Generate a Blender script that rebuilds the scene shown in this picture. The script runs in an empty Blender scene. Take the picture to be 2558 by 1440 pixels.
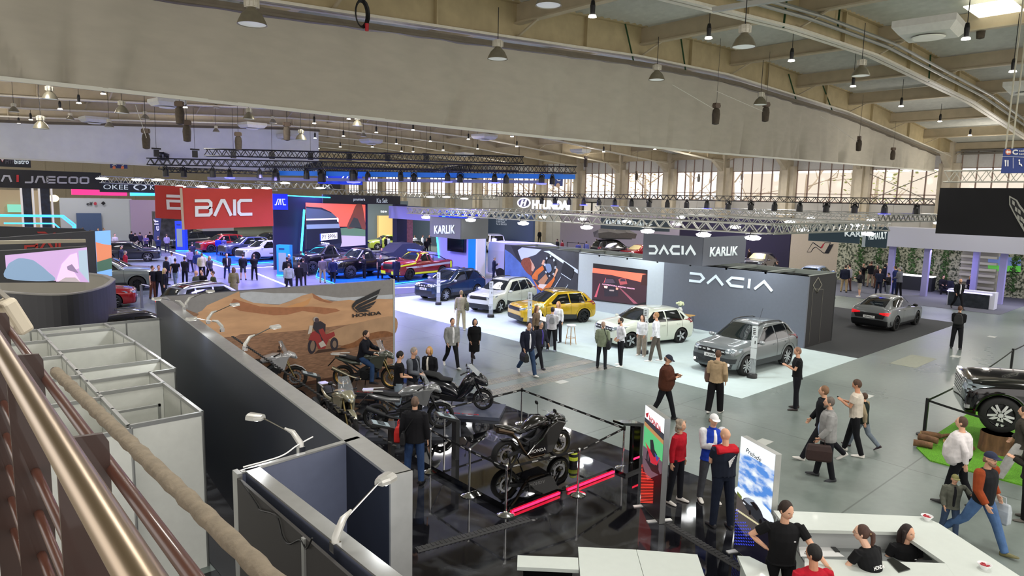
import bpy,bmesh,math,random
from mathutils import Vector,Matrix,Quaternion
from mathutils.bvhtree import BVHTree
random.seed(7)
PI=math.pi;R=math.radians
S=bpy.context.scene;COL=S.collection
V=Vector
FPX,CAMH=1683.4,5.814
PITCH,ROLL,AZ=R(7.5565),R(1.3457),R(48)
_c,_s=math.cos(PITCH),math.sin(PITCH)
_M=Matrix(((1,0,0),(0,-_s,-_c),(0,_c,-_s)))
_Q=Matrix(((math.cos(ROLL),-math.sin(ROLL),0),(math.sin(ROLL),math.cos(ROLL),0),(0,0,1)))
_L=Matrix(((math.sin(AZ),-math.cos(AZ),0),(math.cos(AZ),math.sin(AZ),0),(0,0,1)))
CM=_Q@_M@_L
CMT=CM.transposed()
EYE=V((0,0,CAMH))
def ray(x,y):return CMT@V(((x-1279)/FPX,(y-720)/FPX,1))
def gp(x,y,z=0.0):
 d=ray(x,y);return EYE+d*((z-CAMH)/d.z)
def onX(x,y,X):
 d=ray(x,y);return EYE+d*(X/d.x)
def onY(x,y,Y):
 d=ray(x,y);return EYE+d*(Y/d.y)
def pj(p):
 c=CM@(V(p)-EYE);return FPX*c.x/c.z+1279,FPX*c.y/c.z+720
def hgt(p,ty):
 lo,hi=0,30
 for _ in range(40):
  m=(lo+hi)/2
  if pj((p[0],p[1],m))[1]>ty:lo=m
  else:hi=m
 return lo
cd=bpy.data.cameras.new('camera');cam=bpy.data.objects.new('camera',cd);COL.objects.link(cam)
cd.sensor_width=36;cd.lens=FPX/2558*36;cd.clip_end=500;cd.clip_start=.05
_r,_d,_f=CMT@V((1,0,0)),CMT@V((0,1,0)),CMT@V((0,0,1))
cam.matrix_world=Matrix(((_r.x,-_d.x,-_f.x,0),(_r.y,-_d.y,-_f.y,0),(_r.z,-_d.z,-_f.z,CAMH),(0,0,0,1)))
S.camera=cam
def lin(h):
 if not isinstance(h,str):return tuple(h)
 h=h.lstrip('#');h=h if len(h)==6 else ''.join(q*2 for q in h);o=[]
 for i in(0,2,4):
  c=int(h[i:i+2],16)/255
  o.append(c/12.92 if c<=.04045 else((c+.055)/1.055)**2.4)
 return tuple(o)
_MC={}
def M(col,rough=.5,metal=0,emit=0,coat=0,noise=0,scale=8,bump=0,alpha=1,trans=0,spec=None,name=None,aniso=None):
 key=(col,rough,metal,emit,coat,noise,scale,bump,alpha,trans,spec,aniso)
 if key in _MC:return _MC[key]
 m=bpy.data.materials.new(name or 'mat_%s'%str(col).strip('#')[:8]);m.use_nodes=True
 nt=m.node_tree;b=nt.nodes['Principled BSDF'];c=lin(col)
 b.inputs['Base Color'].default_value=(*c,1);b.inputs['Roughness'].default_value=rough
 b.inputs['Metallic'].default_value=metal
 if spec is not None:b.inputs['Specular IOR Level'].default_value=spec
 if coat:b.inputs['Coat Weight'].default_value=coat;b.inputs['Coat Roughness'].default_value=.04
 if emit:b.inputs['Emission Color'].default_value=(*c,1);b.inputs['Emission Strength'].default_value=emit
 if trans:b.inputs['Transmission Weight'].default_value=trans
 if alpha<1:b.inputs['Alpha'].default_value=alpha
 if noise or bump:
  tc=nt.nodes.new('ShaderNodeTexCoord');n=nt.nodes.new('ShaderNodeTexNoise');n.inputs['Scale'].default_value=scale;n.inputs['Detail'].default_value=5
  src=tc.outputs['Object']
  if aniso:
   mp=nt.nodes.new('ShaderNodeMapping');mp.inputs['Scale'].default_value=aniso;nt.links.new(src,mp.inputs['Vector']);src=mp.outputs['Vector']
  nt.links.new(src,n.inputs['Vector'])
  if noise:
   mr=nt.nodes.new('ShaderNodeMapRange');mr.inputs['From Min'].default_value=.3;mr.inputs['From Max'].default_value=.7
   mr.inputs['To Min'].default_value=1-noise;mr.inputs['To Max'].default_value=1+noise
   hs=nt.nodes.new('ShaderNodeHueSaturation');hs.inputs['Color'].default_value=(*c,1)
   nt.links.new(n.outputs['Fac'],mr.inputs['Value']);nt.links.new(mr.outputs['Result'],hs.inputs['Value']);nt.links.new(hs.outputs['Color'],b.inputs['Base Color'])
  if bump:
   bp=nt.nodes.new('ShaderNodeBump');bp.inputs['Strength'].default_value=bump;bp.inputs['Distance'].default_value=.02
   nt.links.new(n.outputs['Fac'],bp.inputs['Height']);nt.links.new(bp.outputs['Normal'],b.inputs['Normal'])
 _MC[key]=m;return m
def paint(c,metal=.35):return M(c,.28,metal,coat=.9)
CLOTH={}
def cloth(c):return M(c,.85,noise=.18,scale=9,bump=.25,spec=.25)
GLASSD=M('#0c1014',.06,0,coat=.6,spec=.7,name='tinted_glass')
TYRE=M('#141414',.75,noise=.1);CHROME=M('#d8d8d8',.12,1.0);STEEL=M('#b9bbbd',.32,.9,noise=.08,scale=20)
ALU=M('#b4b5b2',.38,.75,noise=.06,scale=6);BLACK=M('#0b0b0c',.45);BLKGLOSS=M('#08080a',.12,coat=.5);DKPL=M('#2a2c2e',.6,noise=.08)
WHITE=M('#e8e8e6',.45);WHITEGL=M('#f0f0f0',.2,coat=.3)
def tag(o,label=None,cat=None,group=None,kind=None):
 if label:o['label']=label
 if cat:o['category']=cat
 if group:o['group']=group
 if kind:o['kind']=kind
 return o
def empty(name,loc=(0,0,0),rz=0,label=None,cat=None,group=None):
 o=bpy.data.objects.new(name,None);COL.objects.link(o);o.location=loc;o.rotation_euler=(0,0,rz);o.empty_display_size=.2
 return tag(o,label,cat,group)
def copy_tree(o,parent=None):
 c=o.copy();COL.objects.link(c);c.parent=parent
 for ch in list(o.children):copy_tree(ch,c)
 return c
def link(name,me,mats,parent=None,smooth=False,loc=None):
 o=bpy.data.objects.new(name,me);COL.objects.link(o)
 for m in(mats if isinstance(mats,(list,tuple))else[mats]):me.materials.append(m)
 if parent is not None:o.parent=parent
 if loc:o.location=loc
 if smooth:me.shade_smooth()
 return o
class B:
 """collects shapes; build() links them as one mesh object"""
 def __init__(s):s.v=[];s.f=[];s.m=[];s.k=0
 def add(s,vs,fs):
  n=len(s.v);s.v+=[tuple(v)for v in vs];s.f+=[tuple(i+n for i in f)for f in fs];s.m+=[s.k]*len(fs);return s
 def mat(s,k):s.k=k;return s
 def box(s,c,d,rz=0,mx=None):
  x,y,z=d[0]/2,d[1]/2,d[2]/2
  vs=[V(p)for p in((-x,-y,-z),(x,-y,-z),(x,y,-z),(-x,y,-z),(-x,-y,z),(x,-y,z),(x,y,z),(-x,y,z))]
  if mx:vs=[mx@p for p in vs]
  if rz:r=Matrix.Rotation(rz,3,'Z');vs=[r@p for p in vs]
  return s.add([p+V(c)for p in vs],[(0,3,2,1),(4,5,6,7),(0,1,5,4),(1,2,6,5),(2,3,7,6),(3,0,4,7)])
 def b2(s,a,b):
  a,b=V(a),V(b);return s.box((a+b)/2,[abs(q)for q in(b-a)])
 def bar(s,p,q,w,h=None,up=(0,0,1)):
  p,q=V(p),V(q);h=w if h is None else h;t=(q-p)
  if t.length<1e-6:return s
  t.normalize();u=V(up)
  if abs(t.dot(u))>.98:u=V((1,0,0))
  a=t.cross(u).normalized()*w/2;b=a.cross(t).normalized()*h/2
  return s.add([p-a-b,p+a-b,p+a+b,p-a+b,q-a-b,q+a-b,q+a+b,q-a+b],[(0,1,2,3),(7,6,5,4),(0,4,5,1),(1,5,6,2),(2,6,7,3),(3,7,4,0)])
 def tube(s,pts,r,n=8,r2=None,flat=1,up=None):
  """tube along points; r number or list; elliptical with flat"""
  pts=[V(p)for p in pts];N=len(pts)
  rs=r if isinstance(r,(list,tuple))else[r]*N
  if r2 is not None:rs=[r+(r2-r)*i/(N-1)for i in range(N)]
  prev=None;rings=[]
  for i,p in enumerate(pts):
   t=(pts[min(i+1,N-1)]-pts[max(i-1,0)])
   if t.length<1e-7:t=V((0,0,1))
   t.normalize()
   if prev is None:
    u=V(up)if up else V((0,0,1))
    if abs(t.dot(u))>.95:u=V((1,0,0))
    a=t.cross(u).normalized()
   else:
    a=prev-t*prev.dot(t)
    a=a.normalized()if a.length>1e-6 else t.orthogonal().normalized()
   prev=a;b=t.cross(a)
   rr=rs[i];rx,ry=rr if isinstance(rr,(tuple,list))else(rr,rr*flat)
   rings.append([p+a*math.cos(2*PI*k/n)*rx+b*math.sin(2*PI*k/n)*ry for k in range(n)])
  return s.loft(rings)
 def loft(s,rings,caps=True,closed=True):
  n=len(rings[0]);vs=[p for r in rings for p in r];fs=[]
  for i in range(len(rings)-1):
   for k in range(n if closed else n-1):
    k2=(k+1)%n;fs.append((i*n+k,i*n+k2,(i+1)*n+k2,(i+1)*n+k))
  if caps:fs.append(tuple(reversed(range(n))));fs.append(tuple((len(rings)-1)*n+k for k in range(n)))
  return s.add(vs,fs)
 def lathe(s,prof,c=(0,0,0),n=16,axis='Z',mx=None,caps=True):
  rings=[]
  for r,z in prof:
   ring=[]
   for k in range(n):
    a=2*PI*k/n;p=V((r*math.cos(a),r*math.sin(a),z))
    if axis=='Y':p=V((p.x,-p.z,p.y))
    if axis=='X':p=V((p.z,p.x,p.y))
    if mx:p=mx@p
    ring.append(p+V(c))
   rings.append(ring)
  return s.loft(rings,caps)
 def prism(s,poly,h0,h1,axis='Z',c=(0,0,0)):
  def P(a,b,h):
   q={'Z':(a,b,h),'Y':(a,h,b),'X':(h,a,b)}[axis];return V(q)+V(c)
  n=len(poly);vs=[P(a,b,h0)for a,b in poly]+[P(a,b,h1)for a,b in poly]
  return s.add(vs,[tuple(reversed(range(n))),tuple(range(n,2*n))]+[(i,(i+1)%n,n+(i+1)%n,n+i)for i in range(n)])
 def quad(s,a,b,c,d):return s.add([a,b,c,d],[(0,1,2,3)])
 def sph(s,c,r,n=12,m=8,sc=(1,1,1)):
  prof=[(math.sin(PI*i/m)*r,-math.cos(PI*i/m)*r)for i in range(1,m)]
  rings=[[V(c)+V((a*math.cos(2*PI*k/n)*sc[0],a*math.sin(2*PI*k/n)*sc[1],z*sc[2]))for k in range(n)]for a,z in prof]
  return s.loft(rings)
 def mesh(s,name='m'):
  me=bpy.data.meshes.new(name);me.from_pydata(s.v,[],s.f);me.polygons.foreach_set('material_index',s.m);me.update();return me
 def build(s,name,mats,parent=None,smooth=False,loc=None,bev=0):
  o=link(name,s.mesh(name),mats,parent,False,loc)
  if bev:md=o.modifiers.new('bev','BEVEL');md.width=bev;md.segments=2;md.limit_method='ANGLE'
  if smooth:
   o.data.shade_smooth()
   try:o.data.set_sharp_from_angle(angle=R(45))
   except Exception:pass
  return o
TMP=bpy.data.scenes.new('bench');TVL=TMP.view_layers[0]
def evalmesh(o,others=()):
 for q in(o,)+tuple(others):TMP.collection.objects.link(q)
 TVL.update();me=bpy.data.meshes.new_from_object(o.evaluated_get(TVL.depsgraph))
 for q in(o,)+tuple(others):TMP.collection.objects.unlink(q)
 return me
def baked(o,keep=True):
 """apply modifiers"""
 me=evalmesh(o);old=o.data;o.modifiers.clear();o.data=me;bpy.data.meshes.remove(old);return o
def tri_poly(poly):
 from mathutils.geometry import tessellate_polygon
 return tessellate_polygon([[V((a,b,0))for a,b in poly]])
def catmull(pts,n=6,closed=True):
 o=[];N=len(pts)
 rng=range(N)if closed else range(N-1)
 for i in rng:
  p0,p1,p2,p3=[pts[(i+k)%N]if closed else pts[max(0,min(N-1,i+k))]for k in(-1,0,1,2)]
  for j in range(n):
   t=j/n
   o.append(tuple(.5*((2*b)+(-a+c)*t+(2*a-5*b+4*c-d)*t*t+(-a+3*b-3*c+d)*t**3)for a,b,c,d in zip(p0,p1,p2,p3)))
 if not closed:o.append(tuple(pts[-1]))
 return o
class Plane:
 """a rectangle standing in the hall: origin o, unit right r, unit up u; n points to the viewer"""
 def __init__(s,o,r,u=(0,0,1)):
  s.o=V(o);s.r=V(r).normalized();s.u=V(u).normalized();s.n=s.r.cross(s.u)
  if s.n.dot(EYE-s.o)<0:s.n=-s.n
 def at(s,a,b,off=0):return s.o+s.r*a+s.u*b+s.n*off
 def px(s,x,y):
  d=ray(x,y);t=(s.o-EYE).dot(s.n)/d.dot(s.n);q=EYE+d*t-s.o;return q.dot(s.r),q.dot(s.u)
def PX(X,flip=1):return Plane((X,0,0),(0,-1*flip,0))
def PY(Y):return Plane((0,Y,0),(1,0,0))
def art(name,pl,layers,parent=None,px=True,off=.004,step=.0015,thick=0,dz=0):
 """layers: (material, polygon[, smooth]); polygons in pixels of the photo or in metres on the plane"""
 b=B();mats=[];k=0
 for ly in layers:
  m,poly=ly[0],ly[1]
  q=[pl.px(*p)for p in poly]if px else list(poly)
  if len(ly)>2 and ly[2]:q=catmull(q,5)
  if m not in mats:mats.append(m)
  b.mat(mats.index(m));o_=off+k*step;k+=1
  vs=[pl.at(a,c,o_)for a,c in q]
  if thick:
   n=len(q);vs2=[pl.at(a,c,o_+thick)for a,c in q]
   tr=tri_poly(q)
   b.add(vs2,[tuple(t)for t in tr])
   b.add(vs+vs2,[(i,(i+1)%n,n+(i+1)%n,n+i)for i in range(n)])
  else:b.add(vs,[tuple(t)for t in tri_poly(q)])
 return b.build(name,mats,parent)
def text(txt,pl,box,mat,parent=None,name='lettering',thick=.01,off=.004,px=True,bold=0,shear=0,flipx=False):
 """fits txt into box: (left-bottom), (right-bottom), (left-top)"""
 cu=bpy.data.curves.new('t','FONT');cu.body=txt;cu.size=1;cu.offset=bold;cu.shear=shear;cu.resolution_u=3
 to=bpy.data.objects.new('t',cu);me=evalmesh(to)
 bpy.data.objects.remove(to)
 if not me.vertices:return None
 xs=[v.co.x for v in me.vertices];ys=[v.co.y for v in me.vertices];x0,x1,y0,y1=min(xs),max(xs),min(ys),max(ys)
 lb,rb,lt=[V(pl.px(*p))if px else V(p)for p in box]
 ex,ey=rb-lb,lt-lb
 bm=bmesh.new();bm.from_mesh(me)
 if thick:
  r=bmesh.ops.extrude_face_region(bm,geom=bm.faces[:]);top=[g for g in r['geom']if isinstance(g,bmesh.types.BMVert)]
  for v in top:v.co.z=1
 for v in bm.verts:
  a=(v.co.x-x0)/(x1-x0);b_=(v.co.y-y0)/(y1-y0);z=v.co.z
  if flipx:a=1-a
  q=lb+ex*a+ey*b_;v.co=pl.at(q.x,q.y,off+z*thick)
 bm.to_mesh(me);bm.free()
 return link(name,me,mat,parent)
def ribbon(pts,w,closed=False):
 """outline polygons of a mitred stroke"""
 P=[V(p)for p in pts];n=len(P);L_,R_=[],[]
 for i in range(n):
  a=P[i-1]if(i>0 or closed)else None;c=P[(i+1)%n]if(i<n-1 or closed)else None;p=P[i]
  d1=(p-a).normalized()if a is not None else None;d2=(c-p).normalized()if c is not None else None
  d1=d1 or d2;d2=d2 or d1
  n1=V((-d1.y,d1.x));n2=V((-d2.y,d2.x));m=(n1+n2);m=m.normalized()if m.length>.1 else n1
  k=min(2.2,1/max(.3,m.dot(n1)));L_.append(p+m*w/2*k);R_.append(p-m*w/2*k)
 segs=[]
 rng=range(n)if closed else range(n-1)
 for i in rng:j=(i+1)%n;segs.append([L_[i],L_[j],R_[j],R_[i]])
 return segs
GLY={'dD':[[(0,.92),(.72,.92),(.95,.5),(.72,.08),(0,.08)]],'dA':[[(.02,0),(.5,.9),(.98,0)]],'dC':[[(1,.92),(.28,.92),(.05,.5),(.28,.08),(1,.08)]],'dI':[[(.5,0),(.5,1)]],'bB':[[(0,.93),(.8,.93),(.93,.8),(.93,.62),(.82,.52),(.1,.52),(.1,.07),(.8,.07),(.93,.2),(.93,.42),(.82,.52)]],'bA':[[(.02,0),(.45,.93),(.58,.93),(.98,0)]],'bI':[[(.5,0),(.5,1)]],'bC':[[(1,.93),(.2,.93),(.07,.8),(.07,.2),(.2,.07),(1,.07)]],'jJ':[[(.0,.06),(.75,.06),(.9,.2),(.9,1)]],'jA':[[(.05,0),(.3,.93),(.75,.93),(.97,0)]],'jE':[[(1,.94),(.06,.94)],[(1,.5),(.06,.5)],[(.06,1),(.06,0)],[(.06,.06),(1,.06)]],'jO':[[(.2,.93),(.8,.93),(.93,.8),(.93,.2),(.8,.07),(.2,.07),(.07,.2),(.07,.8),(.2,.93)]],'j|':[[(.5,0),(.5,1)]]}
def glyphs(seq,pl,box,mat,parent=None,name='lettering',w=.16,gap=.3,thick=.02,off=.006,px=True,asp=None):
 """seq: list of (glyph, relative width)"""
 lb,rb,lt=[V(pl.px(*p))if px else V(p)for p in box];ex,ey=rb-lb,lt-lb
 tot=sum(q[1]for q in seq)+gap*(len(seq)-1);H=ey.length;W=ex.length;ux=ex.normalized();k=W/tot
 b=B();x=0
 for g,gw in seq:
  for st in(GLY[g]if isinstance(g,str)else g):
   pts=[((x+p[0]*gw)*k,p[1]*H)for p in st]
   for sg in ribbon(pts,w*H):
    q=[lb+ux*p.x+ey*(p.y/H)for p in sg]
    v0=[pl.at(p.x,p.y,off)for p in q];v1=[pl.at(p.x,p.y,off+thick)for p in q]
    b.add(v0+v1,[(4,5,6,7),(3,2,1,0),(0,1,5,4),(1,2,6,5),(2,3,7,6),(3,0,4,7)])
  x+=gw+gap
 return b.build(name,mat,parent)
def truss(name,p,q,s,seg,mat,label,cat='truss',group=None,r=.025,tri=False,up=(0,0,1)):
 """lattice girder between p and q (centre line), square section of side s"""
 p,q=V(p),V(q);t=(q-p).normalized();a=t.cross(V(up)).normalized()*s/2;u=V(up)*s/2
 cs=[a+u,-a+u,-a-u,a-u]if not tri else[a+u,-a+u,-u]
 b=B();n=max(2,int((q-p).length/seg));k=len(cs)
 for c in cs:b.tube([p+c,q+c],r,5)
 d=B()
 for i in range(n):
  x0,x1=p.lerp(q,i/n),p.lerp(q,(i+.5)/n);x2=p.lerp(q,(i+1)/n)
  for j in range(k):
   c0,c1=cs[j],cs[(j+1)%k]
   d.bar(x0+c0,x1+c1,r*1.1);d.bar(x1+c1,x2+c0,r*1.1)
 o=empty(name,(0,0,0),0,label,cat,group)
 b.build('chord',mat,o,smooth=True);d.build('lattice',mat,o)
 return o
def st(o):o['kind']='structure';return o
def floor_mat():
 m=bpy.data.materials.new('polished_concrete');m.use_nodes=True;nt=m.node_tree;b=nt.nodes['Principled BSDF'];N=nt.nodes.new;L=nt.links.new
 tc=N('ShaderNodeTexCoord');n1=N('ShaderNodeTexNoise');n1.inputs['Scale'].default_value=.35;n1.inputs['Detail'].default_value=6
 n2=N('ShaderNodeTexNoise');n2.inputs['Scale'].default_value=6;n2.inputs['Detail'].default_value=8
 L(tc.outputs['Object'],n1.inputs['Vector']);L(tc.outputs['Object'],n2.inputs['Vector'])
 cr=N('ShaderNodeValToRGB');cr.color_ramp.elements[0].position=.3;cr.color_ramp.elements[1].position=.72
 cr.color_ramp.elements[0].color=(*lin('#66706b'),1);cr.color_ramp.elements[1].color=(*lin('#818b85'),1)
 mx=N('ShaderNodeMixRGB');mx.inputs['Fac'].default_value=.25;L(n1.outputs['Fac'],mx.inputs[1]);L(n2.outputs['Fac'],mx.inputs[2]);L(mx.outputs[0],cr.inputs['Fac'])
 bk=N('ShaderNodeTexBrick');bk.inputs['Scale'].default_value=1;bk.inputs['Mortar Size'].default_value=.022;bk.inputs['Mortar Smooth'].default_value=.6;bk.inputs['Brick Width'].default_value=6;bk.inputs['Row Height'].default_value=6;bk.offset=0
 bk.inputs['Color1'].default_value=(1,1,1,1);bk.inputs['Color2'].default_value=(.94,.94,.94,1);bk.inputs['Mortar'].default_value=(.5,.5,.5,1)
 mp=N('ShaderNodeMapping');mp.inputs['Location'].default_value=(1.6,1.2,0);L(tc.outputs['Object'],mp.inputs['Vector']);L(mp.outputs['Vector'],bk.inputs['Vector'])
 mu=N('ShaderNodeMixRGB');mu.blend_type='MULTIPLY';mu.inputs['Fac'].default_value=1;L(cr.outputs['Color'],mu.inputs[1]);L(bk.outputs['Color'],mu.inputs[2]);L(mu.outputs[0],b.inputs['Base Color'])
 mr=N('ShaderNodeMapRange');mr.inputs['To Min'].default_value=.2;mr.inputs['To Max'].default_value=.42;L(n1.outputs['Fac'],mr.inputs['Value']);L(mr.outputs['Result'],b.inputs['Roughness'])
 b.inputs['Specular IOR Level'].default_value=.45
 return m
st(B().b2((-15,-10,-.3),(66.6,126,0)).build('floor',floor_mat()))
def brick_mat(c1,c2,mort,w=.25,h=.075,rough=.5):
 m=bpy.data.materials.new('brick_paving');m.use_nodes=True;nt=m.node_tree;b=nt.nodes['Principled BSDF']
 tc=nt.nodes.new('ShaderNodeTexCoord');bk=nt.nodes.new('ShaderNodeTexBrick');bk.inputs['Scale'].default_value=1;bk.inputs['Brick Width'].default_value=w;bk.inputs['Row Height'].default_value=h;bk.inputs['Mortar Size'].default_value=.012
 for i,c in(('Color1',c1),('Color2',c2),('Mortar',mort)):bk.inputs[i].default_value=(*lin(c),1)
 nt.links.new(tc.outputs['Object'],bk.inputs['Vector']);nt.links.new(bk.outputs['Color'],b.inputs['Base Color']);b.inputs['Roughness'].default_value=rough
 return m
bm_=brick_mat('#7f817c','#989384','#5f5c57',.09,.5)
st(B().b2((12.45,14.75,-.02),(18.3,15.25,.004)).build('trim_1',bm_));st(B().b2((12.45,15.7,-.02),(18.3,16.2,.004)).build('trim_2',bm_))
st(B().b2((27.2,8.0,-.02),(29.6,8.9,.004)).build('trim_3',M('#8c8f7e',.6,noise=.1)))
for i,p in enumerate([(1403,955),(2478,842),(2387,891),(2165,990),(1908,1105)]):
 q=gp(*p);tag(B().box((q.x,q.y,.003),(.42,.3,.006)).build('floor_socket_cover',M('#b9bbb4',.4)),['pale socket cover set in the concrete right of the walking pair','pale socket cover in the aisle beyond the person with a backpack','pale socket cover at the feet of the person with a backpack','socket cover beside the walkers in black and white shirts','pale socket cover between the two light box displays and the man with the briefcase'][i],'floor cover')
ZP=[(-12,10.0),(7,10.75),(16,11.3),(23,11.75),(30,11.95),(44,11.6),(61,10.4),(66,10.0)]
def zb(x):
 for(a,za),(b,zb_)in zip(ZP,ZP[1:]):
  if a<=x<=b:return za+(zb_-za)*(x-a)/(b-a)
 return ZP[0][1]if x<ZP[0][0]else ZP[-1][1]
DEP=1.3
TAN=M('#ad9d78',.6,noise=.1,scale=2,bump=.05);TAN2=M('#b5a78c',.6,noise=.08,scale=2);FLG=M('#d6d0bf',.5,noise=.05);RAIL=M('#6b6253',.6,noise=.1,scale=3)
FY=[-2.5,4.7,11.6]+[18.3+7*k for k in range(16)]
st(B().b2((-15,-3,13.6),(-14.9,126,13.7)).build('trim_4',TAN2))
xs=[-12+78*i/390 for i in range(391)]
b=B();
for i,x in enumerate(xs):z=zb(x)+DEP+(.07 if i%2 else-.07);b.v+=[(x,-3,z),(x,126,z)]
b.f=[(2*i,2*i+1,2*i+3,2*i+2)for i in range(390)];b.m=[0]*390
b.add([(-12,-3,14.4),(66,-3,14.4),(66,126,14.4),(-12,126,14.4)],[(0,1,2,3)])
st(b.build('ceiling',M('#c2c2b8',.55,noise=.08,scale=3)))
for fi,y in enumerate(FY):
 b=B()
 for(a,za),(c,zc)in zip(ZP,ZP[1:]):
  for dy,dz,w,h in((0,DEP/2,.05,DEP),(0,.04,.42,.08),(0,DEP-.05,.42,.08)):
   b.mat(1 if dz==.04 else 0)
   b.add([(a,y-w/2,za+dz-h/2),(a,y+w/2,za+dz-h/2),(a,y+w/2,za+dz+h/2),(a,y-w/2,za+dz+h/2),(c,y-w/2,zc+dz-h/2),(c,y+w/2,zc+dz-h/2),(c,y+w/2,zc+dz+h/2),(c,y-w/2,zc+dz+h/2)],[(0,1,2,3),(7,6,5,4),(0,4,5,1),(1,5,6,2),(2,6,7,3),(3,7,4,0)])
 if fi<12:
  for k in range(-4,7):
   x=16.4+7*k+3.5
   b.box((x,y,zb(x)+DEP/2),(.06,.36,DEP))
 o=st(b.build('ceiling_beam',[TAN if fi<6 else TAN2,FLG]))
for k in range(-4,8):
 x=16.4+7*k;z=zb(x)+.55
 b=B().b2((x-.03,-2,z),(x+.03,125,z+.65));b.b2((x-.14,-2,z-.03),(x+.14,125,z+.03))
 for y in FY[2:9]:
  b.bar((x,y-1.1,z),(x,y-.05,zb(x)+.1),.09,.05)
 st(b.build('ceiling_purlin',TAN2))
b=B()
for dy,dz,r in((-.55,.3,.07),(-.75,.42,.06),(-.95,.3,.05)):
 pts=[(x,11.6+dy,zb(x)+dz)for x in(18.5,23,30,44,61,65)];b.tube(pts,r,8)
b.tube([(18.5,11.05,zb(18.5)+.3),(18.5,6,zb(18.5)+.3)],.07,8)
tag(b.build('ceiling_pipe',M('#8f9088',.4,.3),smooth=True),'run of grey pipes under the roof beam at upper right','pipe')
b=B().bar((17.5,11.2,zb(17)-.1),(21.5,-1,zb(21)+.2),.18,.12)
tag(b.build('cable_tray',M('#b5b5ae',.4,.4)),'pale cable tray crossing under the roof at upper right','cable tray')
GR=M('#1f4a2c',.5)
i=0
for y0,lst in((18.3,[(1560,52,1583,155),(1698,75,1713,180),(1970,185,1990,255),(2055,212,2080,280)]),(11.6,[(1965,0,1957,70),(2100,0,2092,75),(2325,130,2320,205)])):
 for a,c,d,e in lst:
  p,q=onY(a,c,y0-.12),onY(d,e,y0-.12)
  B_=B().bar(p,q,.07,.015);tag(B_.build('bracing_strap',GR),'green bracing strap, %s'%['farthest left under the long curtain beam','second from the left under the long curtain beam','third along the curtain beam','last before the right-hand column','at the top edge on the nearer beam','second on the nearer beam','lowest on the nearer beam beside the pipes'][i],'strap','green bracing straps on the roof beams');i+=1
PIER=M('#c2b7a2',.65,noise=.08,scale=2);WALLP=M('#b9b6b0',.7,noise=.06,scale=1);PANEL=M('#c9c7c2',.6,noise=.05)
b=B();b.b2((66,-10,0),(66.3,126,6.15))
for k in range(60):
 y=-9+k*2.25;b.b2((65.96,y,0),(66,y+.05,6.1))
st(b.build('wall_right',WALLP))
st(B().b2((66,-10,9.25),(66.3,126,13.9)).build('wall_right',PANEL))
for k in range(-3,16):
 y=18.3+7*k
 b=B().b2((64.9,y-.3,0),(66.1,y+.3,12));b.b2((65.3,y-.75,0),(66.05,y-.3,9.6));b.b2((65.3,y+.3,0),(66.05,y+.75,9.6))
 b.add([(64.9,y-.2,9.2),(64.9,y+.2,9.2),(62.8,y+.2,10.4),(62.8,y-.2,10.4),(64.9,y-.2,10.4),(64.9,y+.2,10.4)],[(0,1,2,3),(4,3,2,5),(0,3,4),(1,5,2)])
 st(b.build('wall_pier',PIER))
WFR=M('#8d7468',.5);PANE=M('#e8f0f0',.05,alpha=.08,spec=.6,name='window_glass')
for k in range(-2,15):
 y0,y1=18.3+7*k+.75,18.3+7*(k+1)-.75
 f=B();n=5
 for i in range(n+1):
  y=y0+(y1-y0)*i/n;f.b2((65.95,y-.045,6.15),(66.1,y+.045,9.25));f.b2((65.93,y-.035,9.25),(66.0,y+.035,11.2))
 for z in(6.17,6.95,9.22,10.7):f.b2((65.95,y0,z-.035),(66.08,y1,z+.035))
 o=st(f.build('window_%d'%(k+3),WFR));g=B().b2((66.11,y0,6.15),(66.12,y1,9.25)).build('pane',PANE,o)
b=B();b.bar((65.5,13,1),(65.5,17.5,6),.1);b.bar((65.5,19,9),(65.5,25,6.2),.06);b.bar((65.5,25,9),(65.5,19,6.2),.06)
st(b.build('wall_brace',M('#7d7568',.5)))
b=B()
for z in(10.35,10.6):b.tube([(65.2,-5,z),(65.2,17.5,z)],.09,8)
tag(b.build('wall_pipe',M('#6c675e',.5),smooth=True),'pair of dark pipes along the top of the window wall at far right','pipe')
b=B().b2((-15,124,0),(66,124.4,13.9))
for i in range(34):b.b2((-15+i*2.4,123.95,4),(-14.94+i*2.4,124,13))
for z in(6.2,7.6):b.b2((-15,123.9,z),(66,124,z+.15))
st(b.build('wall_end',M('#d9cbb2',.7,noise=.06)))
BK=M('#f4ede2',.8);
tag(B().b2((92,-30,-.29),(104,52,10.2)).build('neighbouring_building',BK),'pale building seen through the right-hand windows','building')
tag(B().b2((66.5,-40,-.35),(140,150,-.3)).build('pavement',M('#b9b2a6',.9)),'sunlit pale pavement outside the windows','ground')
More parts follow.
